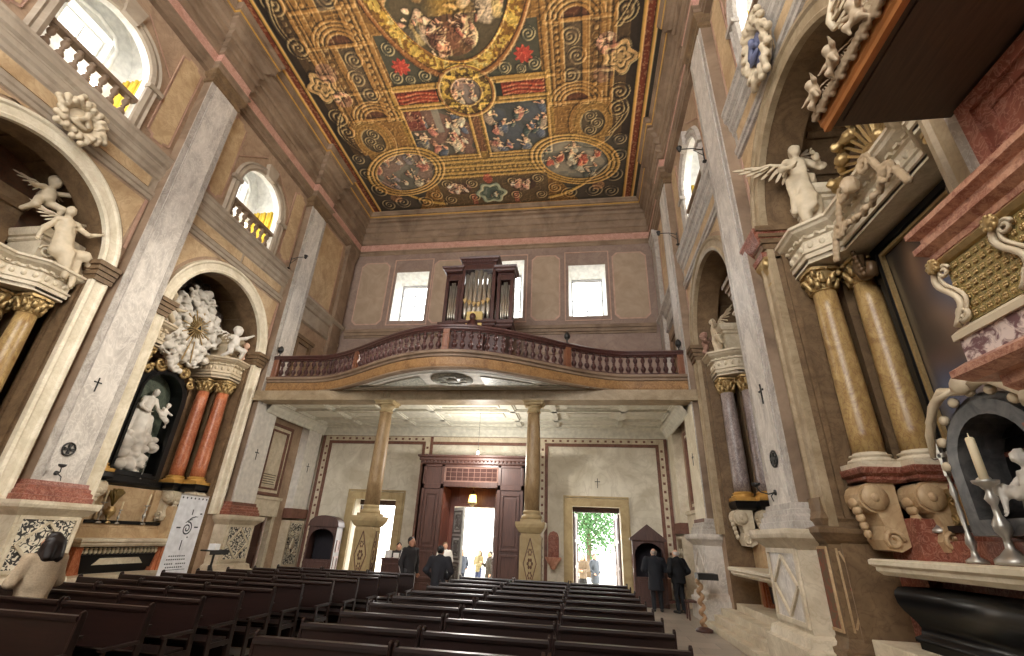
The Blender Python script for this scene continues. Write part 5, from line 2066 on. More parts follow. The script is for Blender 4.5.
def altar(label, S, uc, nm, key, col_m, cap_m, tab_z, style):
    loc = S @ Vector((uc - (.16 if key == 'h' and nm == 'left' else 0), 0, 0))
    t = thing('side_altar', label, 'altar', loc, R(90) if nm == 'left' else R(-90))
    A = lambda: MB()
    # platform step and table
    z0 = ZP0
    dz = tab_z - 1.42
    mb = A()
    mb.box(-1.75, 1.75, .3, 2.0, z0, z0 + .16 + dz * .6)
    mb.build('altar_step', MAT['palestone'], t, .012)
    zb = z0 + .16 + dz * .6
    mb = A()
    tw, tf = (1.46, .47) if style == 'sarcophagus' else ((1.34, .72) if style == 'glory' else (1.4, .22))
    mb.sweep([(-.3, tab_z - .2), (-.02, tab_z - .19), (.03, tab_z - .14), (.03, tab_z - .1), (.08, tab_z - .07), (.08, tab_z - .02), (.05, tab_z), (-.4, tab_z)], [(tw, 1.6), (tw, tf), (-tw, tf), (-tw, 1.6)][::-1])
    mb.box(-tw - .02, tw + .02, tf + .02, 1.6, tab_z - .16, tab_z - .005)
    mb.build('altar_table', MAT['cream'], t)
    mb = A()
    if style == 'sarcophagus':
        H_ = .66
        ys = [(.6, zb), (.6, zb + .06), (.56, zb + .08), (.56, zb + .12), (.64, zb + .15), (.66, zb + .22)]
        ys += [(.66 - .2 * math.sin(k * math.pi / 14) ** 1.5, zb + .22 + .3 * k / 7) for k in range(1, 8)]
        ys += [(.455, zb + .56), (.47, zb + .61), (.52, zb + .65), (.6, zb + .66)]
        v = [(x, y, z) for x in (-1.26, 1.26) for y, z in [(1.5, zb)] + ys + [(1.5, zb + .66)]]
        n = len(v) // 2
        mb.add(v, [(j, j + 1, n + j + 1, n + j) for j in range(n - 1)] + [tuple(range(n)), tuple(reversed(range(n, 2 * n)))], True)
        mb.build('black_sarcophagus', MAT['black'], t)
        mb = A()
        mb.box(-1.22, 1.22, 1.0, 1.55, zb, tab_z - .18)
        for sg in (-1, 1):
            mb.box(sg * 1.3, sg * 1.2, .85, 1.5, zb, tab_z - .2)
        mb.build('altar_body', MAT['redbrown'], t)
    else:
        mb.box(-1.1, 1.1, 1.0, 1.55, zb, tab_z - .18)
        mb.prism([(-1.02, zb + .1), (1.02, zb + .1), (1.1, tab_z - .38), (-1.1, tab_z - .38)], .9, 1.0)
        mb.build('black_frontal', MAT['black'], t)
        mb = A()
        mb.prism([(-.72, zb + .2), (.72, zb + .2), (.55, tab_z - .46), (-.55, tab_z - .46)], .87, .905)
        mb.build('pale_panel', MAT['cream'], t)
        mb = A()
        for k in range(19):
            x = -1.08 + k * .12
            mb.lathe([(.02, 0), (.045, .03), (.05, .07), (.03, .11), (.045, .14), (.02, .15)], 8, (x, .93, tab_z - .37))
        mb.build('gadroon_row', MAT['cream'], t)
        mb = A()
        for sg in (-1, 1):
            mb = A()
            mb.box(sg * 1.34, sg * 1.16, .8, 1.5, zb, tab_z - .2)
            mb.prism([(sg * 1.16, zb), (sg * 1.02, zb), (sg * 1.16, tab_z - .25)], .84, 1.0)
            mb.build('red_end_pier', MAT['redmarble'], t)
    # gradines and predella under the columns
    mb = A()
    mb.box(-1.5, 1.5, 1.22, 1.95, tab_z - .1, tab_z + .24)
    mb.box(-1.62, 1.62, 1.3, 1.95, tab_z + .24, tab_z + .34)
    mb.build('gradine', MAT['ochre'] if style != 'sarcophagus' else MAT['redbrown'], t, .01)
    mb = A()
    mb.box(-1.66, 1.66, 1.26, 1.95, tab_z + .34, tab_z + .42)
    mb.build('black_ledge', MAT['black'], t)
    zp = tab_z + .42
    mb = A()
    mb.box(-1.3, 1.3, 1.5, 1.95, zp, 2.72)
    for sg in (-1, 1):
        mb.box(sg * .95, sg * 1.25, 1.42, 1.5, zp, 2.72)
        mb.box(sg * 1.3, sg * 2.1, .95, 1.98, .45, 2.3)
    mb.build('predella', MAT['ochre'] if style != 'sarcophagus' else MAT['redbrown'], t, .01)
    # scrolled consoles that carry the columns
    for sg in (-1, 1):
        for x, y in ((1.66, .52), (1.38, 1.06)):
            mb = A()
            prof = [(0, 2.74), (0, 2.66)]
            pts = [(y + .42, 2.76), (y - .02, 2.76)]
            pts += [(y + .12 + .2 * math.cos(a), 2.56 + .2 * math.sin(a)) for a in [math.pi / 2 + k * math.pi / 7 for k in range(0, 8)]]
            pts += [(y + .16, 2.2), (y + .1, 2.02), (y + .14, 1.9), (y + .3, 1.88), (y + .42, 1.95)]
            wv = .19
            n = len(pts)
            v = [(sg * x - wv, a, z) for a, z in pts] + [(sg * x + wv, a, z) for a, z in pts]
            mb.add(v, [tuple(range(n)), tuple(reversed(range(n, 2 * n)))] + [(i, i + n, (i + 1) % n + n, (i + 1) % n) for i in range(n)])
            for xx in (-wv - .02, wv + .02):
                mb.lathe([(.05, -.02), (.17, -.02), (.17, .02), (.05, .02)], 14, (0, 0, 0), Matrix.Translation((sg * x + xx, y + .12, 2.56)) @ Matrix.Rotation(R(90), 4, 'Y'))
                mb.ell((sg * x + xx, y + .12, 2.56), (.05, .07, .07), 8, 6)
                mb.tube([(sg * x + xx, a, z) for a, z in volute(y + .22, 2.02, .13, 1.3, 14)], .03, 6)
            for k in range(5):
                mb.ell((sg * x, y - .06 + .02 * k, 2.5 - k * .1), (.12 - .015 * k, .05, .07), 8, 6)
            mb.build('scroll_console', MAT['palestone'] if style != 'sarcophagus' else MAT['ochre'], t)
    mb = A()
    if style == 'sarcophagus':
        led = [(z, e) for z, e in ((2.76, .0), (2.8, .04), (2.84, .04), (2.88, .1), (2.94, .12), (2.96, .12))]
    else:
        led = [(z, e) for z, e in ((2.74, .0), (2.78, .06), (2.84, .08), (2.94, .08), (2.96, .04))]
    for sg in (-1, 1):
        mb.stack(sg * 1.66, .86, led, .44, .5)
        mb.stack(sg * 1.38, 1.36, led, .44, .5)
    mb.stack(0, 1.72, led, 2.4, .42)
    mb.build('column_ledge', MAT['redbrown'] if style == 'sarcophagus' else MAT['black'], t)
    zc0, zc1 = 2.96, 6.36
    for sg in (-1, 1):          # pilaster strips behind the columns
        mb = A()
        mb.box(sg * 1.1, sg * 2.05, 1.62, 1.98, 2.9, 6.3)
        mb.box(sg * 1.74, sg * 2.0, 1.2, 1.7, 2.9, 6.3)
        mb.build('backing_pilaster', MAT['jamb'], t)
    for sg in (-1, 1):
        column(t, sg * 1.66, .84, zc0, zc1, .21, key + 'o', col_m, MAT['goldpaint'] if style != 'sarcophagus' else MAT['palestone'], cap_m)
        column(t, sg * 1.38, 1.34, zc0, zc1, .21, key + 'o', col_m, MAT['goldpaint'], cap_m)
    # entablature: canted in plan across the altar, or broken into blocks over the columns
    prof = [(-.3, 6.36), (.0, 6.36), (.0, 6.44), (.03, 6.45), (.03, 6.53), (.06, 6.55), (.06, 6.58), (.01, 6.59), (.01, 6.80), (.05, 6.82), (.05, 6.87), (.10, 6.9), (.17, 6.94), (.2, 6.98), (.24, 7.0), (.24, 7.05), (-.4, 7.07)]
    em = MAT['stuccocream'] if style == 'glory' else MAT['palestone']
    paths = []
    if style == 'sarcophagus':
        paths.append([(2.0, 2.0), (2.0, .58), (1.40, .58), (1.0, .98), (-1.0, .98), (-1.40, .58), (-2.0, .58), (-2.0, 2.0)])
    else:
        for sg in (-1, 1):
            q = [(sg * 1.94, 2.0), (sg * 1.94, .58), (sg * 1.42, .58), (sg * 1.14, 1.06), (sg * 1.14, 2.0)]
            paths.append(q if sg > 0 else q[::-1])
    for q in paths:
        mb = A()
        mb.sweep(prof, q[::-1], caps=False)
        mb.hprism(q[::-1], 6.4, 6.44)
        mb.hprism(q[::-1], 6.98, 7.03)
        e = mb.build('entablature', em, t)
        mb = A()
        for a, b in zip(q[:-1], q[1:]):
            L = math.hypot(b[0] - a[0], b[1] - a[1])
            nn = max(int(L / .17), 1)
            for k in range(nn):
                f_ = (k + .5) / nn
                x, y = a[0] + (b[0] - a[0]) * f_, a[1] + (b[1] - a[1]) * f_
                mb.ell((x, y, 6.7), (.055, .055, .07), 8, 6)
                mb.box(x - .045, x + .045, y - .1, y + .1, 6.83, 6.88)
        mb.build('frieze_pattern', em, e)
    # stepped attic blocks over the columns
    for sg in (-1, 1):
        mb = A()
        mb.stack(sg * 1.6, 1.4, [(7.03, .06), (7.12, .06), (7.14, 0), (7.62, 0), (7.66, .05), (7.72, .05), (7.74, .1), (7.82, .14), (7.9, .16), (7.94, .12)], .62, .95)
        for k in (-1, 1):
            mb.tube([(sg * 1.6 + k * (a - 1.6), .84, z) for a, z in volute(1.78, 7.38, .16, 1.5, 18)], .03, 6)
        mb.build('attic_block', em, t)
    mb = A()
    mb.box(-1.2, 1.2, 1.8, 1.99, 7.0, 8.7)
    mb.stack(0, 1.85, [(8.4, 0), (8.48, .06), (8.6, .1), (8.7, .14)], 2.3, .25)
    mb.build('attic', MAT['jamb'], t)
    return t


AL = {}
AL['L1'] = altar('honey columned side altar opposite the pulpit with a reclining angel on its cornice', SL, BAYS[0], 'left', 'h', MAT['goldmarble'], MAT['gold'], 1.79, 'sarcophagus')
AL['L2'] = altar('side altar with red marble columns below a white cloud burst', SL, BAYS[1], 'left', 'r', MAT['redmarble'], MAT['gold'], 1.42, 'glory')
AL['R1'] = altar('honey columned side altar beside the pulpit above a black sarcophagus base', SR, BAYS[0], 'right', 'h', MAT['goldmarble'], MAT['gold'], 1.79, 'sarcophagus')
AL['R2'] = altar('side altar with smoky grey columns half hidden behind the grey pilaster', SR, BAYS[1], 'right', 'g', MAT['greymarble'], MAT['gold'], 1.42, 'plain')


def arch_poly(w, z0, zs, n=14, rise=1.0):
    return [(-w, z0), (w, z0)] + [(w * math.cos(math.pi * k / n), zs + rise * w * math.sin(math.pi * k / n)) for k in range(n + 1)]


def arched_frame(mb, w0, w1, z0, zs, y0, y1, rise=1.0, n=14):
    a, b = arch_poly(w0, z0, zs, n, rise), arch_poly(w1, z0 - (w1 - w0), zs, n, rise)
    for i in range(len(a)):
        j = (i + 1) % len(a)
        mb.add([(a[i][0], y0, a[i][1]), (b[i][0], y0, b[i][1]), (b[j][0], y0, b[j][1]), (a[j][0], y0, a[j][1]),
                (a[i][0], y1, a[i][1]), (b[i][0], y1, b[i][1]), (b[j][0], y1, b[j][1]), (a[j][0], y1, a[j][1])],
               [(0, 3, 2, 1), (0, 4, 7, 3), (1, 2, 6, 5), (4, 5, 6, 7)])


# ---- red columned altar: black arched niche with a white relief of a mother and child on clouds
t = AL['L2']
nb = MB()
arched_frame(nb, .74, .92, 3.05, 5.35, 1.42, 1.9, .95)
arched_frame(nb, .70, .78, 3.08, 5.35, 1.38, 1.5, .95)
nb.build('niche_frame', MAT['black'], t)
nb = MB()
nb.prism(arch_poly(.76, 3.0, 5.35), 1.86, 1.9)
nb.build('niche_back', m_marble('dark_green_marble', sr(52, 62, 54), sr(84, 92, 78), sr(110, 112, 96), 2, .4), t)
nb = MB()
for sg in (-1, 1):
    nb.tube([(x, 1.38, z) for x, z in volute(sg * .45, 6.22, .2, 1.5, 18, 0, sg)], .05, 7)
    nb.tube([(x, 1.38, z) for x, z in volute(sg * .8, 5.95, .14, 1.5, 18, 0, -sg)], .04, 7)
    for k in range(4):
        nb.ell((sg * (.2 + .18 * k), 1.36, 6.38 - .09 * k), (.1, .05, .07), 8, 6)
nb.ell((0, 1.34, 6.32), (.18, .08, .16), 10, 8)
nb.build('gilt_crest', MAT['gold'], t)


def mother_child():
    r = random.Random(4)
    pr = [('c', (-.05, 0, 4.1), .24, (-.08, 0, 4.75), .2), ('c', (-.2, -.04, 3.95), .13, (-.18, -.02, 4.7), .14), ('c', (.14, -.05, 3.95), .12, (.05, -.04, 4.7), .13), ('c', (-.08, 0, 4.75), .17, (-.04, -.03, 5.2), .15),
          ('c', (-.2, -.02, 5.24), .07, (.14, -.04, 5.26), .07), ('c', (-.03, -.05, 5.25), .055, (0, -.07, 5.38), .05), ('c', (-.22, -.03, 5.22), .065, (-.34, -.12, 4.98), .055), ('c', (-.34, -.12, 4.98), .055, (-.16, -.24, 4.86), .04),
          ('c', (.16, -.04, 5.24), .065, (.28, -.1, 5.0), .055), ('c', (.28, -.1, 5.0), .055, (.32, -.22, 4.85), .04), ('c', (-.42, .02, 4.05), .09, (-.28, .02, 4.95), .1), ('c', (.32, .02, 4.0), .1, (.24, .02, 4.7), .1)]
    pr += face_prims((.02, -.1, 5.47), 1.0)
    # child held on the right
    pr += [('e', (.42, -.2, 4.92), (.1, .09, .14)), ('c', (.4, -.22, 4.82), .06, (.5, -.32, 4.68), .05), ('c', (.5, -.32, 4.68), .045, (.56, -.26, 4.52), .03), ('c', (.48, -.2, 5.0), .04, (.62, -.3, 4.9), .03), ('c', (.36, -.22, 5.0), .04, (.26, -.3, 5.06), .03), ('c', (.44, -.2, 5.04), .04, (.45, -.22, 5.1), .04)]
    pr += face_prims((.46, -.23, 5.18), .72)
    # clouds
    for k in range(46):
        z = r.uniform(3.12, 4.15)
        w = .5 + .1 * math.sin(z * 5)
        x = r.uniform(-w, w)
        pr.append(('e', (x, -.02 + r.uniform(-.14, .04), z), (r.uniform(.1, .19), r.uniform(.1, .16), r.uniform(.09, .15))))
    _f1, _f2 = folds(.02, 21), folds(.009, 46)
    mb = sdf_mesh(pr, .026, .04, lambda G: (_f1(G) + _f2(G)) * np.clip((5.3 - G[..., 2]) * 8, 0, 1))
    hand(mb, (-.16, -.24, 4.86), (-.04, -.3, 4.84), (0, 0, 1), 1.0)
    hand(mb, (.32, -.22, 4.85), (.42, -.3, 4.82), (0, 0, 1), 1.0)
    return mb


g = thing('relief_statue', 'white marble mother and child rising on clouds in the black niche', 'statue', SL @ Vector((BAYS[1], 1.78, 0)), R(90))
mother_child().build('figures', MAT['whitemarble'], g)
mb = MB()
mb.box(-.68, .68, -.3, .05, 2.96, 3.14)
mb.build('plinth', MAT['black'], g)

# ---- white cloud burst over it
g = thing('cloud_glory', 'white stucco cloud burst with cherub heads round a gilded ray triangle', 'sculpture', SL @ Vector((BAYS[1], 1.45, 7.62)), R(90))
r = random.Random(11)
pr = []
for k in range(340):
    a = r.uniform(0, 2 * math.pi)
    q = r.uniform(.12, 1.0) ** .62
    lobe = 1 + .1 * math.sin(7 * a) + .06 * math.sin(13 * a + 1)
    x, z = 1.12 * q * lobe * math.cos(a), 1.42 * q * lobe * math.sin(a)
    e = r.uniform(.06, .14)
    pr.append(('e', (x, -.1 - .24 * (1 - q) + r.uniform(-.14, .1), z), (e, e * .9, e)))
for k in range(13):
    a = 2 * math.pi * k / 13 + .3
    rr_ = .72 if k % 2 else .98
    pr += face_prims((.95 * rr_ * math.cos(a), -.36, 1.2 * rr_ * math.sin(a)), .85)
    pr += [('c', (.95 * rr_ * math.cos(a) + sg * .08, -.3, 1.2 * rr_ * math.sin(a) - .1), .05, (.95 * rr_ * math.cos(a) + sg * .26, -.28, 1.2 * rr_ * math.sin(a) - .02), .03) for sg in (-1, 1)]
mb = sdf_mesh(pr, .032, .025, folds(.012, 34))
mb.build('clouds', MAT['whitemarble'], g)
mb = MB()
for k in range(22):
    a = 2 * math.pi * k / 22
    L = .42 + .16 * (k % 2)
    if k in (16, 17):
        L = 1.15
    c, s_ = math.cos(a), math.sin(a)
    mb.prism([(.1 * c - .008 * s_, .1 * s_ + .008 * c), (.1 * c + .008 * s_, .1 * s_ - .008 * c), (L * c + .016 * s_, L * s_ - .016 * c), (L * c - .016 * s_, L * s_ + .016 * c)], -.44, -.41)
mb.prism([(-.15, -.1), (.15, -.1), (0, .17)], -.5, -.44)
mb.build('gilded_rays', MAT['gold'], g)
mb = MB()
mb.prism([(-.07, -.05), (.07, -.05), (0, .08)], -.52, -.5)
mb.build('triangle', MAT['black'], g)
# dark draperies behind the glory
pr = []
for k in range(40):
    a = R(-28 + 150 * k / 39)
    q = 1.0 + .1 * math.sin(k * 1.7)
    pr.append(('e', (1.38 * q * math.cos(a), -.05 + .1 * math.sin(k * 2.3), 1.52 * q * math.sin(a) + .05), (.15, .12, .13)))
for k in range(12):
    pr.append(('c', (1.15 + .03 * k, -.2, .6 - .1 * k), .06, (1.5 + .06 * math.sin(k * 2), -.12, .45 - .1 * k), .05))
g = tag(sdf_mesh(pr, .045, .05, folds(.02, 22)).build('dark_drapery', m_plain('dark_bronze', sr(62, 50, 44), .4)), 'dark carved drapery behind the white cloud burst', 'sculpture')
g.location = SL @ Vector((BAYS[1], 1.75, 7.7))
g.rotation_euler = (0, 0, R(90))
putto('white cherub seated between cloud burst and loft on the red columned altar', SL @ Vector((BAYS[1] + 1.32, .72, 7.22)), R(90), MAT['whitemarble'], 1.0, seed=2)
putto('cream cherub half hidden by the pilaster on the red columned altar', SL @ Vector((BAYS[1] - 1.5, .72, 7.22)), R(90), MAT['stuccocream'], .85, seed=5)
putto('small pinkish cherub at the far corner of the red columned altar', SL @ Vector((BAYS[1] + 1.84, .66, 7.2)), R(100), m_plain('rosy_stucco', sr(206, 170, 146), .6), .62, seed=8)

# ---- honey columned altar opposite the pulpit figures
angel('reclining white angel on the cornice of the honey columned altar opposite the pulpit', SL @ Vector((BAYS[0] + 1.36, .62, 7.22)), R(75), MAT['stuccocream'], 1.75, 'recline', wings=((-1, 30), (1, 40)), wl=.5)
putto('white cherub flying above the honey columned altar opposite the pulpit', SL @ Vector((BAYS[0] + .95, 1.2, 8.35)), R(90), MAT['stuccocream'], .95, seed=3)
t = AL['L1']
nb = MB()
arched_frame(nb, 1.0, 1.2, 3.2, 5.3, 1.5, 1.9, .8)
nb.build('picture_frame', MAT['black'], t)
putto('small pale cherub at the column foot of the honey altar opposite the pulpit', SL @ Vector((BAYS[0] + 1.5, .62, 2.98)), R(90), MAT['stuccocream'], .5, seed=9)

# ---- altar beside the pulpit: painting, gilded fan, figures
def painting_mb():
    """dusky devotional painting: dark ground with soft figures"""
    nx, nz = 60, 110
    X = np.linspace(-.95, .95, nx)
    Z = np.linspace(3.25, 6.2, nz)
    PX, PZ = np.meshgrid(X, Z, indexing='ij')
    C = np.zeros(PX.shape + (3,))
    C[:] = sr(44, 38, 34)
    r = np.random.RandomState(5)
    for k in range(26):
        cx, cz = r.uniform(-.8, .8), r.uniform(3.5, 6)
        rx, rz_ = r.uniform(.12, .4), r.uniform(.15, .5)
        m = np.exp(-(((PX - cx) / rx) ** 2 + ((PZ - cz) / rz_) ** 2) * 1.4)[..., None] * r.uniform(.4, .9)
        c = [(58, 66, 92), (96, 104, 126), (92, 66, 50), (150, 118, 90), (84, 40, 34), (38, 34, 32)][r.randint(6)]
        C = C * (1 - m) + np.array(sr(*c)) * m
    me = bpy.data.meshes.new('canvas')
    I = np.arange(nx * nz).reshape(nx, nz)
    F_ = np.stack([I[:-1, :-1], I[1:, :-1], I[1:, 1:], I[:-1, 1:]], -1).reshape(-1, 4)
    me.from_pydata(np.stack([PX, np.full_like(PX, 1.46), PZ], -1).reshape(-1, 3).tolist(), [], F_.tolist())
    a = me.color_attributes.new('paint', 'FLOAT_COLOR', 'POINT')
    a.data.foreach_set('color', np.concatenate([C.reshape(-1, 3), np.ones((nx * nz, 1))], 1).astype(np.float32).ravel())
    me.materials.append(m_vcol('oil_paint', .35))
    o = bpy.data.objects.new('canvas', me)
    COL.objects.link(o)
    return o


pt = thing('altar_painting', 'dark altar painting in a black frame with a gilt inner edge', 'painting', SR @ Vector((BAYS[0], 0, 0)), R(-90))
o = painting_mb()
o.parent = pt
mb = MB()
mb.rectframe(-1.08, 1.08, 3.1, 6.33, 1.36, 1.6, .1)
mb.rectframe(-.99, .99, 3.2, 6.24, 1.4, 1.6, .05)
for sg in (-1, 1):
    mb.box(sg * 1.08, sg * 1.17, 1.38, 1.6, 5.75, 6.33)
mb.build('black_frame', MAT['black'], pt)
mb = MB()
mb.rectframe(-.95, .95, 3.24, 6.2, 1.39, 1.45, .045)
mb.build('gilt_edge', MAT['gold'], pt)
g = thing('gilded_fan_glory', 'gilded fan of rays and cherub heads above the altar beside the pulpit', 'sculpture', SR @ Vector((BAYS[0], 1.3, 7.35)), R(-90))
mb = MB()
for k in range(23):
    a = R(-8 + 196 * k / 22)
    L = .95 + .18 * (k % 2)
    c, s_ = math.cos(a), math.sin(a)
    mb.bar((.18 * c, -.05, .18 * s_), (L * c, -.12, L * s_), .055, .045)
mb.build('rays', MAT['gold'], g)
pr = []
r = random.Random(6)
for k in range(60):
    a = R(r.uniform(-30, 210))
    q = r.uniform(.9, 1.12) if k < 42 else r.uniform(.1, .35)
    e = r.uniform(.07, .13)
    pr.append(('e', (q * math.cos(a), -.1 + r.uniform(-.06, .06), q * math.sin(a)), (e, e, e)))
for k in range(5):
    a = R(20 + 35 * k)
    pr += face_prims((1.0 * math.cos(a), -.24, 1.0 * math.sin(a)), .85)
sdf_mesh(pr, .035, .03, folds(.012, 40)).build('gilded_clouds', MAT['gold'], g)
angel('white winged angel standing on the cornice corner of the altar beside the pulpit', SR @ Vector((BAYS[0] + 1.22, .74, 7.06)), R(4), MAT['stuccocream'], 1.8, 'stand', wings=((-1, 20), (1, 58)), wl=.66)
t = AL['R1']
nb = MB()
pr = []
for x, z, sg in ((.3, 6.95, 1), (-.3, 6.95, -1), (.62, 6.5, 1), (-.62, 6.5, -1)):
    vv = volute(x, z, .15, 1.5, 16, 0, sg)
    for a, b in zip(vv[:-1], vv[1:]):
        pr.append(('c', (a[0], .74, a[1]), .035, (b[0], .74, b[1]), .03))
    for k in range(5):
        pr.append(('e', (x + sg * (.16 + .03 * k), .74, z - .08 - .075 * k), (.06, .05, .055)))
pr += face_prims((0, .68, 6.85), 1.3)
for k in range(18):
    t_ = k / 17
    pr.append(('e', (-.6 + 1.2 * t_, .78 + .03 * math.sin(k * 2), 6.55 - .16 * math.sin(math.pi * t_)), (.05, .05, .055)))
sdf_mesh(pr, .02, .02, folds(.006, 60), mb=nb)
nb.build('carved_garland', m_plain('tan_carving', sr(176, 154, 124), .55), t)
for sg in (-1, 1):
    nb = MB()
    nb.tube([(sg * (1.0 + q), 1.2, z) for q, z in ((.1, 6.3), (.16, 6.1), (.06, 5.9), (-.08, 5.86), (-.12, 6.0), (-.04, 6.06))], [.09, .11, .1, .09, .07, .05], 8)
    for k in range(6):
        nb.ell((sg * (1.06 - .02 * k), 1.1, 6.32 - .09 * k), (.05, .04, .05), 8, 6)
    nb.build('dark_scroll', m_plain('dark_gilt_scroll', sr(92, 70, 46), .4, .3), t)
for sg in (-1, 1):
    nb = MB()
    nb.prism([(sg * .95, 2.0), (sg * 1.28, 2.0), (sg * 1.28, 2.66), (sg * .95, 2.66)][::sg], 1.36, 1.44)
    for (x, z, k) in ((1.08, 2.5, 1), (1.14, 2.3, -1), (1.08, 2.12, 1)):
        nb.tube([(sg * q, 1.35, w) for q, w in volute(x, z, .08, 1.3, 14, 0, k)], .018, 5)
    nb.build('carved_predella_panel', MAT['gold'], t)
# black arched tabernacle niche with a white pieta
tb = thing('tabernacle_niche', 'low black arched niche on the altar beside the pulpit', 'niche', SR @ Vector((BAYS[0] - .35, 0, 0)), R(-90))
nb = MB()
arched_frame(nb, .5, .66, 2.23, 2.78, .92, 1.4, 1.0)
arched_frame(nb, .66, .74, 2.23, 2.78, .98, 1.45, 1.0)
nb.build('arch_frame', m_marble('veined_grey_black', sr(48, 48, 50), sr(92, 90, 88), None, 4, .35), tb)
nb = MB()
nb.prism(arch_poly(.52, 2.2, 2.78), 1.4, 1.46)
nb.build('niche_back', MAT['black'], tb)
nb = MB()
for k in range(9):
    a = math.pi * k / 8
    nb.ell((.7 * math.cos(a), .92, 2.82 + .72 * math.sin(a)), (.06, .05, .06), 8, 6)
for sg in (-1, 1):
    nb.tube([(sg * .06, .9, 3.56), (sg * .3, .86, 3.62), (sg * .55, .88, 3.5), (sg * .78, .9, 3.2), (sg * .84, .9, 2.95)], [.04, .06, .05, .05, .03], 8)
    nb.tube([(sg * .1, .86, 3.6), (sg * .4, .84, 3.55), (sg * .66, .86, 3.34), (sg * .76, .88, 3.02)], [.03, .045, .04, .02], 8)
nb.ell((0, .86, 3.62), (.13, .08, .12), 10, 8)
nb.build('carved_crest', MAT['stuccocream'], tb)
pr = [('c', (0, .1, .1), .16, (0, .1, .42), .1), ('c', (-.1, .1, .45), .05, (.1, .1, .45), .05), ('c', (0, .1, .46), .035, (0, .08, .54), .035), ('c', (-.1, .1, .44), .04, (-.2, 0, .3), .03), ('c', (.1, .1, .44), .04, (.2, 0, .32), .03),
      ('c', (-.24, -.06, .3), .07, (.04, -.1, .24), .07), ('c', (.04, -.1, .24), .06, (.24, -.12, .3), .05), ('c', (.24, -.12, .3), .045, (.36, -.12, .08), .03), ('c', (-.14, -.12, .3), .035, (-.1, -.18, .1), .025), ('c', (-.26, -.06, .32), .03, (-.32, -.06, .36), .035)]
pr += face_prims((0, .06, .62), .72) + face_prims((-.37, -.08, .4), .68)
mb = sdf_mesh(pr, .016, .03, folds(.007, 60))
hand(mb, (-.1, -.18, .1), (-.1, -.2, .02), (0, -1, 0), .55)
g = tag(mb.build('pieta_group', MAT['whitemarble']), 'small white mother and dead son carved in the black arched niche', 'statue')
g.location = SR @ Vector((BAYS[0] - .35, 1.1, 2.22))
g.rotation_euler = (0, 0, R(-90))


def candlestick(label, loc, h=.75, group=None, lit=False, mat=None):
    def make():
        t = thing('altar_candlestick', None, None)
        mb = MB()
        mb.lathe([(.1, 0), (.1, .03), (.06, .06), (.025, .1), (.02, .16), (.045, .2), (.05, .24), (.02, .3), (.018, .36), (.04, .4), (.02, .44), (.02, .47), (.07, .5), (.075, .52)], 12)
        mb.build('stick', MAT['silver'], t)
        mb = MB()
        mb.lathe([(.026, .52), (.026, .8), (.02, .81), (.004, .815), (.003, .84)], 10)
        mb.build('candle', MAT['wax'], t)
        return t
    t, new = cached('candlestick', make)
    if not new:
        t = copy_tree(t)
    t.location = loc
    t.scale = (h / .8,) * 3
    tag(t, label, 'candlestick', group)
    return t


zT = 1.79 + .34
for (du, dd, nm, S, uc, z, h, lab) in ((1.62, 1.15, 'r', SR, BAYS[0], 2.05, .95, 'tall candlestick below the honey columns on the altar beside the pulpit'),
                                      (-.2, .86, 'r', SR, BAYS[0], 1.795, 1.25, 'tall candlestick before the black niche on the altar beside the pulpit'),
                                      (-.62, 1.32, 'l', SL, BAYS[1], 1.762, .8, 'candlestick beside the gilded vase under the black niche'),
                                      (.72, 1.32, 'l', SL, BAYS[1], 1.762, .8, 'candlestick under the black niche nearest the banner'),
                                      (-.1, 1.28, 'l', SL, BAYS[1], 1.762, .55, 'shortest candlestick on the red columned altar ledge'),
                                      (.5, 1.3, 'g', SR, BAYS[1], 1.762, .8, 'candlestick on the grey columned altar farther from the grey pilaster'),
                                      (-.6, 1.3, 'g', SR, BAYS[1], 1.762, .8, 'candlestick on the grey columned altar beside the grey pilaster')):
    if nm == 'r' and du > 1:
        du, dd, z = 1.32, 1.25, 2.13
    candlestick(lab, S @ Vector((uc + du, dd, z)), h)
# gilded relic stand between the candlesticks
for S, uc, du, rz, lab in ((SL, BAYS[1], -.36, 90, 'dark gilded flower vase among the candlesticks on the red columned altar'),):
    t = thing('altar_vase', lab, 'vase', S @ Vector((uc + du, 1.32, 1.762)), R(rz))
    mb = MB()
    mb.lathe([(.1, 0), (.1, .03), (.04, .08), (.05, .14), (.12, .24), (.13, .32), (.08, .38), (.1, .42)], 12)
    mb.build('vase', MAT['gold'], t)
    mb = MB()
    rr = random.Random(3)
    for k in range(22):
        a, e = rr.uniform(0, 6.28), rr.uniform(.2, 1)
        mb.tube([(0, 0, .4), (.12 * e * math.cos(a), .06 * math.sin(a), .55 + .1 * e), (.26 * e * math.cos(a), .1 * math.sin(a), .6 + .3 * (1 - e * .4))], [.008, .02, .035], 5)
    mb.build('gilt_foliage', m_plain('old_gilt_leaves', sr(112, 92, 48), .5, .4), t)


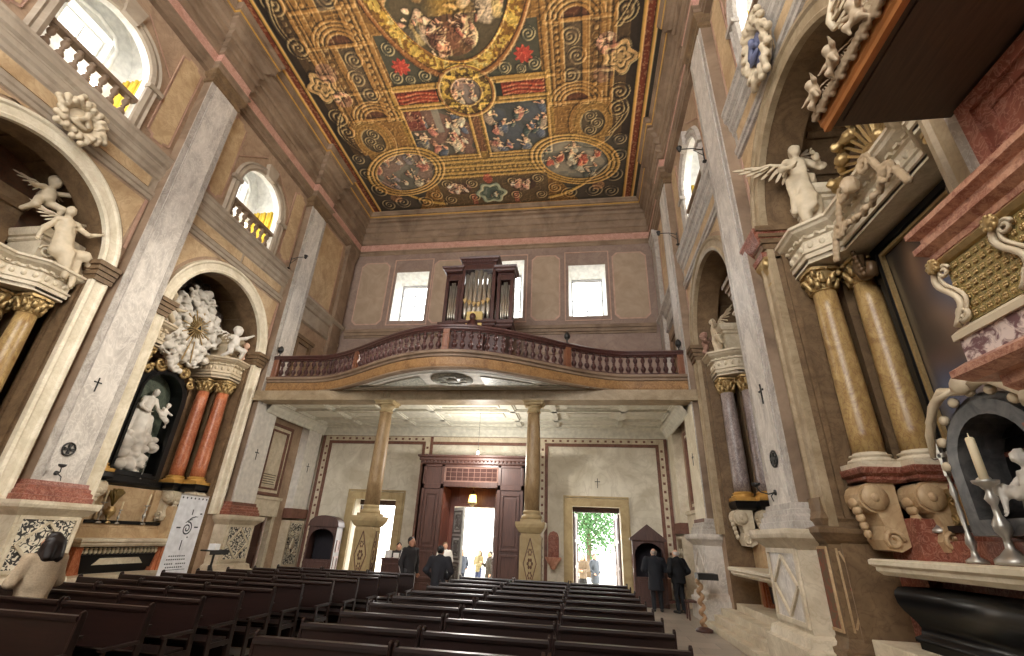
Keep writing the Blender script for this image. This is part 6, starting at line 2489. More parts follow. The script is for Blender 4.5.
def cross(name, label, S, u, d, z, h, mat, rz, base=True, cat='cross'):
    mb = MB()
    w = h * (.035 if base else .07)
    ar, az = (.09, .86) if base else (.24, .66)
    if base:
        mb.lathe([(h * .075, 0), (h * .075, h * .02), (h * .03, h * .05), (h * .02, h * .1), (h * .04, h * .15), (h * .03, h * .2), (h * .015, h * .24), (h * .022, h * .4), (h * .015, h * .5), (h * .03, h * .56), (h * .014, h * .62), (h * .014, h * .76)], 12)
    mb.box(-w / 2, w / 2, -w / 2, w / 2, h * .7 if base else 0, h)
    mb.box(-h * ar, h * ar, -w / 2, w / 2, h * az, h * az + w)
    for c in ((0, h), (-h * ar, h * az + w / 2), (h * ar, h * az + w / 2)):
        mb.ell((c[0], 0, c[1]), (w * .8, w * .8, w * .8), 8, 6)
    t = mb.build(name, mat)
    t.location = S @ Vector((u, d, z))
    t.rotation_euler = (0, 0, rz)
    return tag(t, label, cat)


cross('altar_cross', 'silver altar cross standing on the altar beside the pulpit', SR, BAYS[0] + .5, 1.0, 1.795, 1.35, MAT['silver'], R(-90))
cross('altar_cross', 'silver altar cross standing under the black niche of the red columned altar', SL, BAYS[1] + .25, 1.4, 2.96, .42, MAT['silver'], R(90))
cross('wall_cross', 'small black cross high on the grey pilaster before the red columned chapel', SL, 8.83, -.02, 4.55, .32, MAT['iron'], R(90), False)
cross('wall_cross', 'small black cross high on the grey pilaster nearest the pulpit', SR, 8.87, -.02, 4.3, .36, MAT['iron'], R(-90), False)
for S, rz, u, z, lab in ((SL, 90, 8.82, 3.23, 'round black consecration cross on the grey pilaster before the red columned chapel'), (SR, -90, 8.86, 3.3, 'round black consecration cross on the grey pilaster nearest the pulpit')):
    mb = MB()
    Mx = Matrix.Rotation(R(90), 4, 'X')
    mb.tube([(.135 * math.cos(a), -.01, .135 * math.sin(a)) for a in [2 * math.pi * k / 24 for k in range(25)]], .018, 6)
    for a in range(4):
        mb.prism([(-.012, .0), (.012, .0), (.035, .1), (-.035, .1)], -.03, .0, Matrix.Rotation(a * math.pi / 2, 4, 'Y'))
    t = tag(mb.build('consecration_cross', MAT['iron']), lab, 'cross')
    t.location = S @ Vector((u, -.02, z))
    t.rotation_euler = (0, 0, R(rz))
for S, rz, u, z, lab in ((SL, 90, 8.78, 2.72, 'black iron sconce low on the grey pilaster before the red columned chapel'), (SR, -90, 9.1, 2.76, 'black iron sconce low on the grey pilaster nearest the pulpit')):
    t = thing('wall_sconce', lab, 'sconce', S @ Vector((u, -.02, z)), R(rz))
    mb = MB()
    mb.lathe([(.07, -.02), (.07, .02)], 10, (0, 0, 0), Matrix.Rotation(R(90), 4, 'X'))
    mb.tube([(0, 0, 0), (-.06, -.14, -.04), (-.14, -.3, .02), (-.2, -.36, .14)], [.02, .018, .018, .015], 6)
    mb.tube([(0, -.03, 0), (.08, -.14, -.1), (.12, -.12, -.22)], [.018, .015, .01], 6)
    mb.build('arm', MAT['iron'], t)
    mb = MB()
    mb.lathe([(.03, 0), (.09, .04), (.11, .1), (.1, .1), (.05, .05)], 10, (-.2, -.36, .14))
    mb.build('drip_pan', MAT['iron'], t)
    t.scale = (.7, .7, .7)

# ---- grey columned altar: seated figure on the ledge and painting niche
t = AL['R2']
nb = MB()
arched_frame(nb, .74, .92, 3.05, 5.35, 1.42, 1.9, .95)
nb.build('niche_frame', MAT['redbrown'], t)
nb = MB()
nb.prism(arch_poly(.76, 3.0, 5.35), 1.86, 1.9)
nb.build('niche_back', MAT['jamb_d'], t)
angel('seated white stucco angel on the cornice of the grey columned altar', SR @ Vector((BAYS[1] + 1.62, .8, 7.3)), R(-90), MAT['stuccocream'], 1.35, 'recline', wings=((1, 30), (-1, 20)))
putto('dark pinkish cherub beside the seated angel on the grey columned altar', SR @ Vector((BAYS[1] + 1.86, .5, 7.2)), R(-90), m_plain('rosy_grey_stucco', sr(150, 116, 100), .6), .7, seed=12)


# ---- cartouches over the first arches
def cartouche(label, S, u, z, rz, w, h, field, fm):
    t = thing('keystone_cartouche', label, 'cartouche', S @ Vector((u, .12, z)), rz)
    pr = []
    n = 30
    for k in range(n):
        a, b = 2 * math.pi * k / n, 2 * math.pi * (k + 1) / n
        pr.append(('c', (w * .78 * math.cos(a), -.02, h * .78 * math.sin(a)), .03, (w * .78 * math.cos(b), -.02, h * .78 * math.sin(b)), .03))
        pr.append(('c', (w * .62 * math.cos(a), -.05, h * .62 * math.sin(a)), .035, (w * .62 * math.cos(b), -.05, h * .62 * math.sin(b)), .035))
    r = random.Random(9)
    for k in range(18):
        a = 2 * math.pi * k / 18 + .1
        c, s_ = math.cos(a), math.sin(a)
        q = .88 + .12 * (k % 3)
        for i in range(5):
            t0, t1 = i / 5, (i + 1) / 5
            f0 = lambda t_: ((w * (.66 + (q - .66) * t_) * math.cos(a + .28 * math.sin(t_ * 3))), -.06 - .1 * math.sin(t_ * 2.6), h * (.66 + (q - .66) * t_) * math.sin(a + .28 * math.sin(t_ * 3)))
            pr.append(('c', f0(t0), .07 * (1 - .3 * t0), f0(t1), .07 * (1 - .3 * t1)))
        pr.append(('e', f0(1), (.075, .075, .075)))
    mb = sdf_mesh(pr, .02, .015, folds(.006, 60))
    mb.build('scroll_frame', MAT['stuccocream'], t)
    mb = MB()
    mb.ell((0, 0, 0), (w * .6, .14, h * .6), 24, 12)
    mb.build(field, fm, t)
    mb = sdf_mesh([('c', (-.12, -.16, -.1), .07, (.02, -.17, .06), .06), ('c', (.02, -.17, .06), .05, (.14, -.15, -.08), .05), ('e', (.02, -.17, .16), (.07, .06, .08)), ('e', (-.05, -.15, -.18), (.2, .05, .07))], .022, .03)
    mb.build('carved_emblem', MAT['stuccocream'] if field == 'field' else fm, t)
    return t


cartouche('cream carved cartouche over the arch opposite the pulpit', SL, 6.1, 10.2, R(90), .52, .5, 'field', MAT['stuccocream'])
cartouche('white carved cartouche with a blue shield over the arch beside the pulpit', SR, 6.15, 10.35, R(-90), .5, .72, 'blue_shield', m_plain('dull_blue', sr(96, 102, 130), .5))

# ================================================================== PULPIT
pu = thing('pulpit', 'red and gold marble pulpit with gilded lattice panels on the right pier', 'pulpit', SR @ Vector((2.35, 0, 0)), R(-90))
# local: x runs back toward the choir, -y into the nave
PW, PD = .56, 1.05
def belt(name, prof, mat, w=PW, d=PD, smooth=False):
    mb = MB()
    pts = [(-w, .0), (-w, -d + .0), (w, -d), (w, .0)]
    mb.sweep(prof, [pts[3], pts[2], pts[1], pts[0]][::-1])
    return mb.build(name, mat, pu)
mb = MB()
mb.box(-PW + .02, PW - .02, -PD + .02, 0, 2.95, 3.78)
mb.build('body', MAT['palestone'], pu)
belt('top_cornice', [(0, 3.6), (.02, 3.62), (.02, 3.66), (.07, 3.7), (.07, 3.74), (.03, 3.76), (.03, 3.8), (.08, 3.83), (.08, 3.87), (-.1, 3.88)], MAT['rosemarble'])
belt('gilt_moulding', [(0, 3.54), (.03, 3.55), (.05, 3.58), (.02, 3.61)], MAT['gold'])
belt('white_moulding', [(.0, 3.06), (.05, 3.06), (.05, 3.1), (.02, 3.13), (0, 3.14)], MAT['stuccocream'])
belt('mottled_band', [(.02, 2.92), (.03, 2.92), (.03, 3.06), (.0, 3.06)], m_marble('mottled_purple_marble', sr(110, 78, 80), sr(214, 196, 186), None, 14, .35, dist=1.2, contrast=.07))
belt('lower_ledge', [(-.2, 2.8), (.04, 2.8), (.1, 2.84), (.1, 2.88), (.04, 2.92), (0, 2.93)], MAT['rosemarble'])
LAT = m_inlay('gilded_lattice', sr(112, 104, 66), sr(176, 150, 92), 34, .3)
mb = MB()
for sgx in (0,):
    mb.box(-PW + .06, PW - .06, -PD - .012, -PD + .02, 3.14, 3.54)
mb.build('lattice_panel', LAT, pu)
mb = MB()
for i in range(19):
    for j in range(7):
        x, z = -PW + .08 + i * .054 + .027 * (j % 2), 3.17 + j * .056
        for k in range(4):
            a = k * math.pi / 2 + .785
            mb.ell((x + .011 * math.cos(a), -PD - .018, z + .011 * math.sin(a)), (.010, .008, .010), 5, 4)
mb.build('lattice_pattern', MAT['gold'], pu)
for x0 in (-PW + .03, -.06, .4):
    mb = MB()
    pts = []
    for k in range(15):
        f_ = k / 14
        pts.append((x0 + .06 * math.sin(f_ * 2 * math.pi - .5) , -PD - .035, 3.14 + .4 * f_))
    mb.tube(pts, [.02] * 15, 8)
    mb.tube([(p_[0] + .045, p_[1], p_[2]) for p_ in pts], .012, 6)
    mb.tube([(a, -PD - .035, b) for a, b in volute(x0 + .03, 3.5, .045, 1.4, 16)], .013, 6)
    mb.tube([(a, -PD - .035, b) for a, b in volute(x0 + .05, 3.19, .05, 1.4, 16, 2)], .014, 6)
    mb.build('scroll_frame', MAT['stuccocream'], pu)
for x in (-PW + .02, -.08, .36):
    mb = MB()
    mb.lathe([(.0, -.03), (.035, -.02), (.05, 0), (.04, .02)], 12, (0, 0, 0), Matrix.Translation((x, -PD - .05, 3.56)) @ Matrix.Rotation(R(90), 4, 'X'))
    for k in range(8):
        a = k * math.pi / 4
        mb.ell((x + .038 * math.cos(a), -PD - .06, 3.56 + .038 * math.sin(a)), (.017, .015, .017), 6, 4)
    mb.build('rosette', MAT['gold'], pu)
mb = MB()
mb.stack(0, -PD / 2, [(2.15, -.5), (2.3, -.34), (2.42, -.34), (2.5, -.2), (2.62, -.12), (2.74, -.02), (2.8, -.02)], 2 * PW - .1, PD)
mb.build('corbel', MAT['rosemarble'], pu)
pr = []
for k in range(12):
    pr.append(('e', (-PW + .15 + k * .1, -PD + .12 + .03 * math.sin(k * 2), 2.66 + .05 * math.sin(k * 1.7)), (.1, .08, .07)))
sdf_mesh(pr, .025, .04, folds(.012, 50)).build('carved_swag', MAT['stuccocream'], pu)
# backboard on the pier
mb = MB()
mb.box(-1.0, .8, -.06, .0, 3.85, 5.42)
mb.rectframe(-1.0, .8, 3.9, 5.4, -.1, 0, .12)
mb.rectframe(-.8, .6, 4.1, 5.2, -.08, 0, .05)
mb.build('backboard', MAT['redbrown'], pu)
# sounding board
ca = thing('pulpit_canopy', 'dark sounding board with a carved gilded edge hanging over the pulpit', 'canopy', SR @ Vector((2.78, 0, 0)), R(-90))
mb = MB()
CW, CD = .7, 1.05
mb.box(-CW + .01, CW - .01, -CD + .01, -.02, 5.46, 5.56)
mb.box(-CW + .08, CW - .08, -CD + .1, -.1, 5.44, 5.46)
mb.build('board', m_wood('dark_walnut', sr(64, 50, 38), sr(84, 66, 50), 3, .5, 'x'), ca)
mb = MB()
pts = [(-CW, -CD), (CW, -CD)]
mb.sweep([(-.035, 5.45), (-.03, 5.42), (.0, 5.41), (.03, 5.41), (.03, 5.46), (.05, 5.48), (.05, 5.54), (.07, 5.58), (.07, 5.66), (0, 5.68)], pts, caps=True)
mb.build('edge_moulding', m_plain('orange_gilt_wood', sr(172, 112, 62), .4, .2), ca)
pr = []
r = random.Random(2)
for k in range(24):
    x = -CW + .05 + k * (2 * CW - .1) / 23
    pr += [('e', (x, -CD - .08, 5.56 + .03 * math.sin(k * 2.1)), (.03, .03, .045))]
    for a, b in zip(volute(x, 5.56, .06, 1.2, 8)[:-1], volute(x, 5.56, .06, 1.2, 8)[1:]):
        pr.append(('c', (a[0], -CD - .1, a[1]), .012, (b[0], -CD - .1, b[1]), .01))
sdf_mesh(pr, .011, .012).build('carved_fringe', m_plain('drab_carved_stucco', sr(150, 130, 104), .6), ca)
for k, (x, sd, lab) in enumerate(((.52, 21, 'carved cherub on the canopy edge nearest the altar'), (.18, 22, 'carved cherub in the middle of the canopy edge'), (-.2, 23, 'carved cherub on the canopy edge nearest the photographer'))):
    p_ = putto(lab, SR @ Vector((2.78 + x, -CD - .12, 5.6)), R(-90), m_plain('drab_stucco', sr(176, 156, 128), .6), .26, seed=sd)
o = wing(.5, 1, 7).build('carved_wing', MAT['stuccocream'], ca)
o.location = (.0, -CD - .16, 5.85)
o.rotation_euler = (0, R(-70), 0)
# ================================================================== PEWS
ORD = ('front', 'second', 'third', 'fourth', 'fifth', 'sixth', 'seventh', 'eighth', 'ninth', 'tenth', 'eleventh', 'twelfth')


def make_pew(L):
    t = thing('church_pew', None, None)
    mb = MB()
    mb.box(-L / 2 + .03, L / 2 - .03, -.40, -.02, .41, .45)
    mb.build('seat', MAT['pew'], t, .006)
    mb = MB()
    mb.box(-L / 2 + .03, L / 2 - .03, -.015, .015, .54, .92, Matrix.Rotation(R(-3), 4, 'X'))
    mb.build('backrest', MAT['pew'], t)
    mb = MB()
    mb.sweep([(-.03, .9), (.03, .9), (.04, .93), (.035, .955), (-.035, .955), (-.04, .93), (-.03, .9)], [(-L / 2 + .02, .045), (L / 2 - .02, .045)], caps=True)
    mb.build('top_rail', MAT['pew'], t)
    mb = MB()
    mb.box(-L / 2 + .03, L / 2 - .03, -.03, .01, .18, .34)
    mb.build('lower_rail', MAT['pew'], t)
    mb = MB()
    mb.box(-L / 2 + .04, L / 2 - .04, .12, .26, .15, .185)
    mb.box(-L / 2 + .1, -L / 2 + .14, .0, .26, .1, .15)
    mb.box(L / 2 - .14, L / 2 - .1, .0, .26, .1, .15)
    mb.build('kneeler', MAT['pew'], t)
    mb = MB()
    mb.box(-L / 2 + .03, L / 2 - .03, .03, .17, .74, .765, Matrix.Translation((0, 0, 0)))
    mb.build('book_ledge', MAT['pew'], t)
    for sg in (-1, 1):
        x0, x1 = (sg * L / 2 - .03, sg * L / 2 + .0) if sg > 0 else (-L / 2, -L / 2 + .03)
        mb = MB()
        for pts in ([(.02, 0), (.1, 0), (.08, .5), (.1, .97), (.07, 1.0), (.03, .98), (.0, .6), (.0, .3)], [(-.40, 0), (-.34, 0), (-.33, .3), (-.36, .6), (-.41, .6), (-.42, .45)], [(-.36, .08), (.02, .08), (.02, .15), (-.36, .15)],
                    [(-.36, .36), (.02, .36), (.02, .42), (-.36, .42)], [(.1, 0), (.22, 0), (.22, .14), (.1, .2)]):
            n = len(pts)
            v = [(x0, y, z) for y, z in pts] + [(x1, y, z) for y, z in pts]
            mb.add(v, [tuple(range(n)), tuple(reversed(range(n, 2 * n)))] + [(i, i + n, (i + 1) % n + n, (i + 1) % n) for i in range(n)])
        e = mb.build('end_panel', MAT['pew'], t, .006)
        mb = MB()
        mb.box(x0 - .015, x1 + .015, -.44, .02, .6, .635)
        mb.build('armrest', MAT['pew'], e, .008)
    return t


PEWS = {}


def pew(L, x, y, label, group, rz=0.0):
    if L not in PEWS:
        PEWS[L] = make_pew(L)
        t = PEWS[L]
    else:
        t = copy_tree(PEWS[L])
    t.location = (x, y, 0)
    t.rotation_euler = (0, 0, rz)
    tag(t, label, 'pew', group)


for i, y in enumerate((4.5, 5.27, 6.13, 6.99, 7.85, 8.71, 9.57, 10.43, 11.29, 12.15)):
    for k, w in enumerate(('centre aisle end', 'middle', 'side aisle end')):
        pew(1.3, -2.3 + k * 1.322, y, 'dark wooden pew, %s row of the block nearest the pulpit, %s' % (ORD[i], w), 'pews of the block nearest the pulpit')
LEND = (-5.04, -4.95, -4.90, -4.88, -4.85, -4.80, -4.62, -4.47, -4.33, -4.18, -4.05)
for i, xe in enumerate(LEND):
    for k, w in enumerate(('centre aisle end', 'middle', 'chapel end')):
        pew(1.2, xe - .6 - k * 1.222, 4.74 + .735 * i, 'dark wooden pew, %s row of the block nearest the banner, %s' % (ORD[i], w), 'pews of the block nearest the banner')

# ================================================================== PEOPLE
SKIN = m_plain('skin', sr(206, 158, 130), .55)
SKIN2 = m_plain('tanned_skin', sr(176, 126, 98), .55)


def cloth(name, c):
    return m_plain(name, c, .85, bump=.1, bscale=60)


def person(label, loc, rz, h=1.72, top=(30, 30, 34), legs=(40, 42, 52), hair=(40, 32, 28), skin=None, arms='down', long_hair=False, coat=False, skirt=False, turn=0.0, group=None, scarf=None, build=1.0, jn='jacket', trim=None, bald=False):
    t = thing('person', label, 'person', loc, rz, group)
    s = h / 1.72
    skin = skin or SKIN
    B = build

    def P(x, y, z):
        return (x * s, y * s, z * s)
    hz = 1.595
    # arms: shoulder, elbow, wrist, finger direction
    if arms == 'down':
        A = [((sg * .2 * B, 0, 1.40), (sg * .27 * B, .03, 1.12), (sg * .26 * B, -.06, .87), (sg * .255 * B, -.08, .77)) for sg in (-1, 1)]
    elif arms == 'front':
        A = [((sg * .2 * B, 0, 1.40), (sg * .27 * B, -.03, 1.13), (sg * .1, -.27, 1.08), (sg * .02, -.33, 1.09)) for sg in (-1, 1)]
    elif arms == 'phone':
        A = [((-.2 * B, 0, 1.40), (-.26 * B, -.1, 1.14), (-.12, -.32, 1.24), (-.08, -.38, 1.31)), ((.2 * B, 0, 1.40), (.27 * B, .03, 1.12), (.26 * B, -.06, .87), (.255 * B, -.08, .77))]
    else:  # pockets
        A = [((sg * .2 * B, 0, 1.40), (sg * .31 * B, .06, 1.13), (sg * .2 * B, -.1, .96), (sg * .16 * B, -.15, .9)) for sg in (-1, 1)]
    L_ = [((sg * .095, 0, .9), (sg * .105, -.015, .49), (sg * .11, .02, .09)) for sg in (-1, 1)]
    pr = []
    for a, e, w, f in A:
        pr += [('c', P(*a), .05 * s, P(*e), .042 * s), ('c', P(*e), .04 * s, P(*w), .028 * s)]
    for a, k, f in L_:
        pr += [('c', P(*a), .075 * s, P(*k), .05 * s), ('c', P(*k), .048 * s, P(*f), .036 * s), ('c', P(f[0], f[1], .06), .036 * s, P(f[0] * 1.1, f[1] - .14, .04), .026 * s)]
    pr += [('c', P(0, 0, .92), .12 * s, P(0, 0, 1.1), .11 * s), ('c', P(0, 0, 1.1), .11 * s, P(0, 0, 1.32), .12 * s), ('c', P(-.13, 0, 1.4), .05 * s, P(.13, 0, 1.4), .05 * s), ('c', P(0, .01, 1.38), .06 * s, P(0, -.01, 1.52), .05 * s)]
    ct, st = math.cos(turn), math.sin(turn)
    fp = []
    for q in face_prims((0, 0, 0), s):
        def rot(c):
            return (c[0] * ct - c[1] * st, c[0] * st + c[1] * ct - .015 * s, c[2] + hz * s)
        if q[0] == 'c':
            fp.append(('c', rot(q[1]), q[2], rot(q[3]), q[4]))
        else:
            fp.append(('e', rot(q[1]), q[2]))
    mb = sdf_mesh(pr + fp, .018 * s, .03)
    for a, e, w, f in A:
        hand(mb, P(*w), P(*f), (-a[0], -.4, .1), s * .95, .6)
    mb.build('body', skin, t)
    # clothing
    J = []
    for a, e, w, f in A:
        J += [('c', P(*a), .078 * s * B, P(*e), .064 * s * B), ('c', P(*e), .062 * s * B, P(w[0] * .97 + e[0] * .03, w[1] * .97 + e[1] * .03, w[2] * .97 + e[2] * .03), .047 * s)]
    lo = .62 if coat else .84
    J += [('c', P(0, 0, 1.05), .145 * s, P(0, .005, 1.36), .142 * s), ('c', P(0, 0, lo), (.19 if coat else .175) * s * B, P(0, 0, 1.12), .155 * s * B), ('c', P(-.06, 0, 1.1), .13 * s * B, P(-.08, 0, 1.3), .125 * s * B), ('c', P(.06, 0, 1.1), .13 * s * B, P(.08, 0, 1.3), .125 * s * B), ('c', P(-.15 * B, 0, 1.385), .07 * s * B, P(.15 * B, 0, 1.385), .07 * s * B), ('c', P(0, .02, 1.4), .08 * s, P(0, .02, 1.47), .07 * s)]
    sdf_mesh(J, .022 * s, .05, folds(.011 * s, 30), clip=lambda G: (lo - .06) * s - G[..., 2]).build('coat' if coat else jn, cloth(label[:18] + '_top', sr(*top)), t)
    if skirt:
        sdf_mesh([('c', P(0, 0, .38), .22 * s, P(0, 0, .95), .14 * s)], .022 * s, .03, folds(.01 * s, 30), clip=lambda G: .3 * s - G[..., 2]).build('skirt', cloth(label[:18] + '_skirt', sr(*legs)), t)
    else:
        T_ = []
        for a, k, f in L_:
            T_ += [('c', P(*a), .1 * s, P(*k), .074 * s), ('c', P(*k), .072 * s, P(*f), .062 * s)]
        T_ += [('c', P(-.06, 0, .93), .11 * s, P(.06, 0, .93), .11 * s)]
        sdf_mesh(T_, .02 * s, .035, folds(.005 * s, 40), clip=lambda G: np.maximum(.075 * s - G[..., 2], G[..., 2] - 1.0 * s)).build('trousers', cloth(label[:18] + '_legs', sr(*legs)), t)
    mb = MB()
    for a, k, f in L_:
        sdf_mesh([('c', P(f[0], f[1] + .03, .045), .045 * s, P(f[0] * 1.12, f[1] - .17, .035), .036 * s)], .016 * s, .02, mb=mb, clip=lambda G: .004 - G[..., 2])
    mb.build('shoes', m_plain('shoe_leather', sr(34, 30, 28), .4), t)
    hp = [('e', P(0, .02, hz + .035), (.09 * s, .105 * s, .108 * s))]
    if long_hair:
        hp += [('c', P(-.04, .06, hz), .085 * s, P(-.05, .085, 1.43), .08 * s), ('c', P(.04, .06, hz), .085 * s, P(.05, .085, 1.43), .08 * s), ('c', P(-.08, .02, hz - .02), .04 * s, P(-.1, .03, 1.44), .045 * s), ('c', P(.08, .02, hz - .02), .04 * s, P(.1, .03, 1.44), .045 * s)]

    def hclip(G):
        x, y, z = G[..., 0], G[..., 1] + .015 * s, G[..., 2]
        yl = -x * st + y * ct
        return (-.05 * s) - yl + np.clip(hz * s + .05 * s - z, -.05, .1) * .7 if not bald else np.maximum((0.0) - yl, z - (hz + .06) * s)
    sdf_mesh(hp, .015 * s, .03, folds(.009, 62), clip=hclip).build('hair', m_plain('hair_' + label[:12], sr(*hair), .5), t)
    if scarf:
        sdf_mesh([('c', P(.09 * math.cos(a), .02 + .08 * math.sin(a), 1.46), .042 * s, P(.09 * math.cos(a + .7), .02 + .08 * math.sin(a + .7), 1.46), .042 * s) for a in np.arange(0, 6.3, .7)] + [('c', P(-.1, -.14, 1.42), .05 * s, P(-.14, -.2, 1.12), .05 * s)], .02 * s, .03, folds(.008, 50)).build('scarf', cloth('scarf', sr(*scarf)), t)
    if trim:
        mb = MB()
        for a, e, w, f in A:
            mb.tube([P(a[0] * 1.35, a[1] + .02, a[2] + .01), P(e[0] * 1.22, e[1] + .02, e[2]), P(w[0] * 1.16, w[1] + .01, w[2])], .012 * s, 5)
        mb.build('light_sleeve_stripe', cloth('stripe', sr(*trim)), t)
    return t


person('person in a cream jacket with dark hair standing among the left pews', (-6.95, 5.78, 0), R(-96), 1.66, (188, 168, 140), (180, 162, 138), (30, 22, 20), arms='front', long_hair=True, scarf=(96, 70, 54), turn=R(-25))
person('person in a dark hooded top standing in the centre aisle facing the door', (-3.5, 12.3, 0), R(176), 1.59, (34, 34, 40), (84, 84, 92), (20, 18, 18), arms='pockets', build=1.12, jn='hooded_top', coat=False)
person('person in a black jacket with light sleeve stripes walking beside the left column', (-4.68, 13.45, 0), R(60), 1.75, (38, 36, 38), (60, 58, 60), (30, 24, 22), arms='down', trim=(210, 208, 204), skin=SKIN2)
person('person in a long dark coat seen from behind, left of the pair by the confessional', (2.2, 16.5, 0), R(184), 1.72, (20, 23, 32), (22, 24, 30), (150, 140, 132), arms='front', coat=True, build=1.22, bald=True)
person('person in a dark jacket, right of the pair, turned toward the companion', (2.86, 16.45, 0), R(212), 1.72, (17, 18, 23), (18, 20, 26), (196, 190, 184), arms='pockets', turn=R(-40), bald=True, build=1.18)
person('person with dark hair sitting half hidden behind the desk by the left column', (-5.72, 15.3, .0), R(20), 1.56, (50, 44, 42), (40, 40, 44), (24, 20, 18), arms='front')
person('person in pale clothes just inside the entrance lobby', (-4.78, 17.3, 0), R(20), 1.6, (226, 222, 214), (160, 158, 160), (120, 96, 74), arms='down')
GZ = -.45
for (x, y, rz, h, tp, lg, hr, ar, kw, lab) in ((-5.45, 22.8, 40, 1.7, (96, 112, 140), (60, 72, 104), (60, 46, 38), 'pockets', {}, 'person in a blue denim jacket outside, leftmost in the main doorway'),
                                              (-4.95, 24.2, -30, 1.68, (232, 214, 150), (70, 90, 150), (150, 116, 70), 'front', {'long_hair': True}, 'person in a pale yellow top and blue trousers outside the main door'),
                                              (-4.5, 25.5, 10, 1.66, (230, 228, 224), (190, 186, 180), (200, 180, 150), 'down', {}, 'person in white clothes outside, middle of the main doorway'),
                                              (-3.95, 21.6, -60, 1.74, (92, 80, 66), (96, 76, 66), (60, 46, 36), 'phone', {'coat': True}, 'person in an olive coat outside, rightmost in the main doorway'),
                                              (-.02, 23.2, -20, 1.74, (196, 170, 140), (28, 28, 32), (206, 176, 120), 'front', {'long_hair': True, 'skirt': True}, 'person with long fair hair and a black skirt outside the right side door'),
                                              (.52, 23.8, 50, 1.78, (120, 134, 152), (130, 132, 140), (170, 150, 120), 'pockets', {'coat': True}, 'person in a grey blue coat outside the right side door'),
                                              (-.5, 27.5, 0, 1.7, (90, 96, 104), (70, 74, 84), (60, 50, 44), 'down', {}, 'person in grey farther out on the square, left edge of the right side door')):
    tp, lg, hr = [tuple(int(c * .5) for c in q) for q in (tp, lg, hr)]
    person(lab, (x, y, GZ), R(rz), h, tp, lg, hr, arms=ar, group='visitors on the square', **kw)

# ================================================================== NARTHEX FURNITURE
root = None
for x, lab in ((-6.48, 'tan stone loft column on an inlaid pedestal left of the main door'), (-1.47, 'tan stone loft column on an inlaid pedestal right of the main door')):
    t = thing('loft_column', lab, 'column', (x, 14.5, 0))
    mb = MB()
    mb.stack(0, 0, [(0, .1), (.3, .1), (.32, .06), (.42, .02), (.44, 0), (1.98, 0), (2.0, .04), (2.06, .08), (2.14, .13), (2.22, .15), (2.28, .15)], .56, .56)
    for a in range(4):
        Mx = Matrix.Rotation(a * math.pi / 2, 4, 'Z')
        mb.rectframe(-.25, .25, .5, 1.92, -.305, -.27, .05, Mx)
    p_ = mb.build('pedestal', MAT['doorstone'], t)
    mb = MB()
    for a in range(4):
        Mx = Matrix.Rotation(a * math.pi / 2, 4, 'Z')
        q = [(0, .56), (.18, 1.21), (0, 1.86), (-.18, 1.21)]
        for k in range(4):
            mb.bar((q[k][0], -.285, q[k][1]), (q[(k + 1) % 4][0], -.285, q[(k + 1) % 4][1]), .025, .025, Mx)
        for k in range(6):
            an = k * math.pi / 3
            mb.ell((.06 * math.cos(an), -.285, 1.21 + .1 * math.sin(an)), (.03, .012, .05), 8, 5, Mx)
            mb.ell((.05 * math.cos(an), -.285, 1.5 + .07 * math.sin(an)), (.02, .012, .035), 8, 5, Mx)
            mb.ell((.05 * math.cos(an), -.285, .92 + .07 * math.sin(an)), (.02, .012, .035), 8, 5, Mx)
    mb.build('inlay', MAT['jamb_d'], p_)
    mb = MB()
    mb.box(-.3, .3, -.3, .3, 2.28, 2.36)
    mb.lathe([(.3, 2.36), (.31, 2.41), (.29, 2.46), (.25, 2.48), (.25, 2.52), (.27, 2.55), (.24, 2.6)], 24)
    mb.build('column_base', MAT['doorstone'], t)
    mb = MB()
    mb.lathe([(.235, 2.58), (.235, 3.4), (.225, 4.2), (.205, 5.0), (.195, 5.52)], 24)
    mb.build('shaft', m_marble('veined_tan_shaft', sr(140, 114, 80), sr(176, 150, 112), sr(116, 90, 62), 1.6, .45, (1, 1, .5), 2, .4), t)
    mb = MB()
    mb.lathe([(.2, 5.5), (.225, 5.52), (.225, 5.56), (.2, 5.58), (.2, 5.66), (.22, 5.68), (.28, 5.76)], 24)
    mb.stack(0, 0, [(5.76, 0), (5.82, .0), (5.84, .04), (5.88, .04)], .6, .6)
    mb.build('capital', MAT['doorstone'], t)


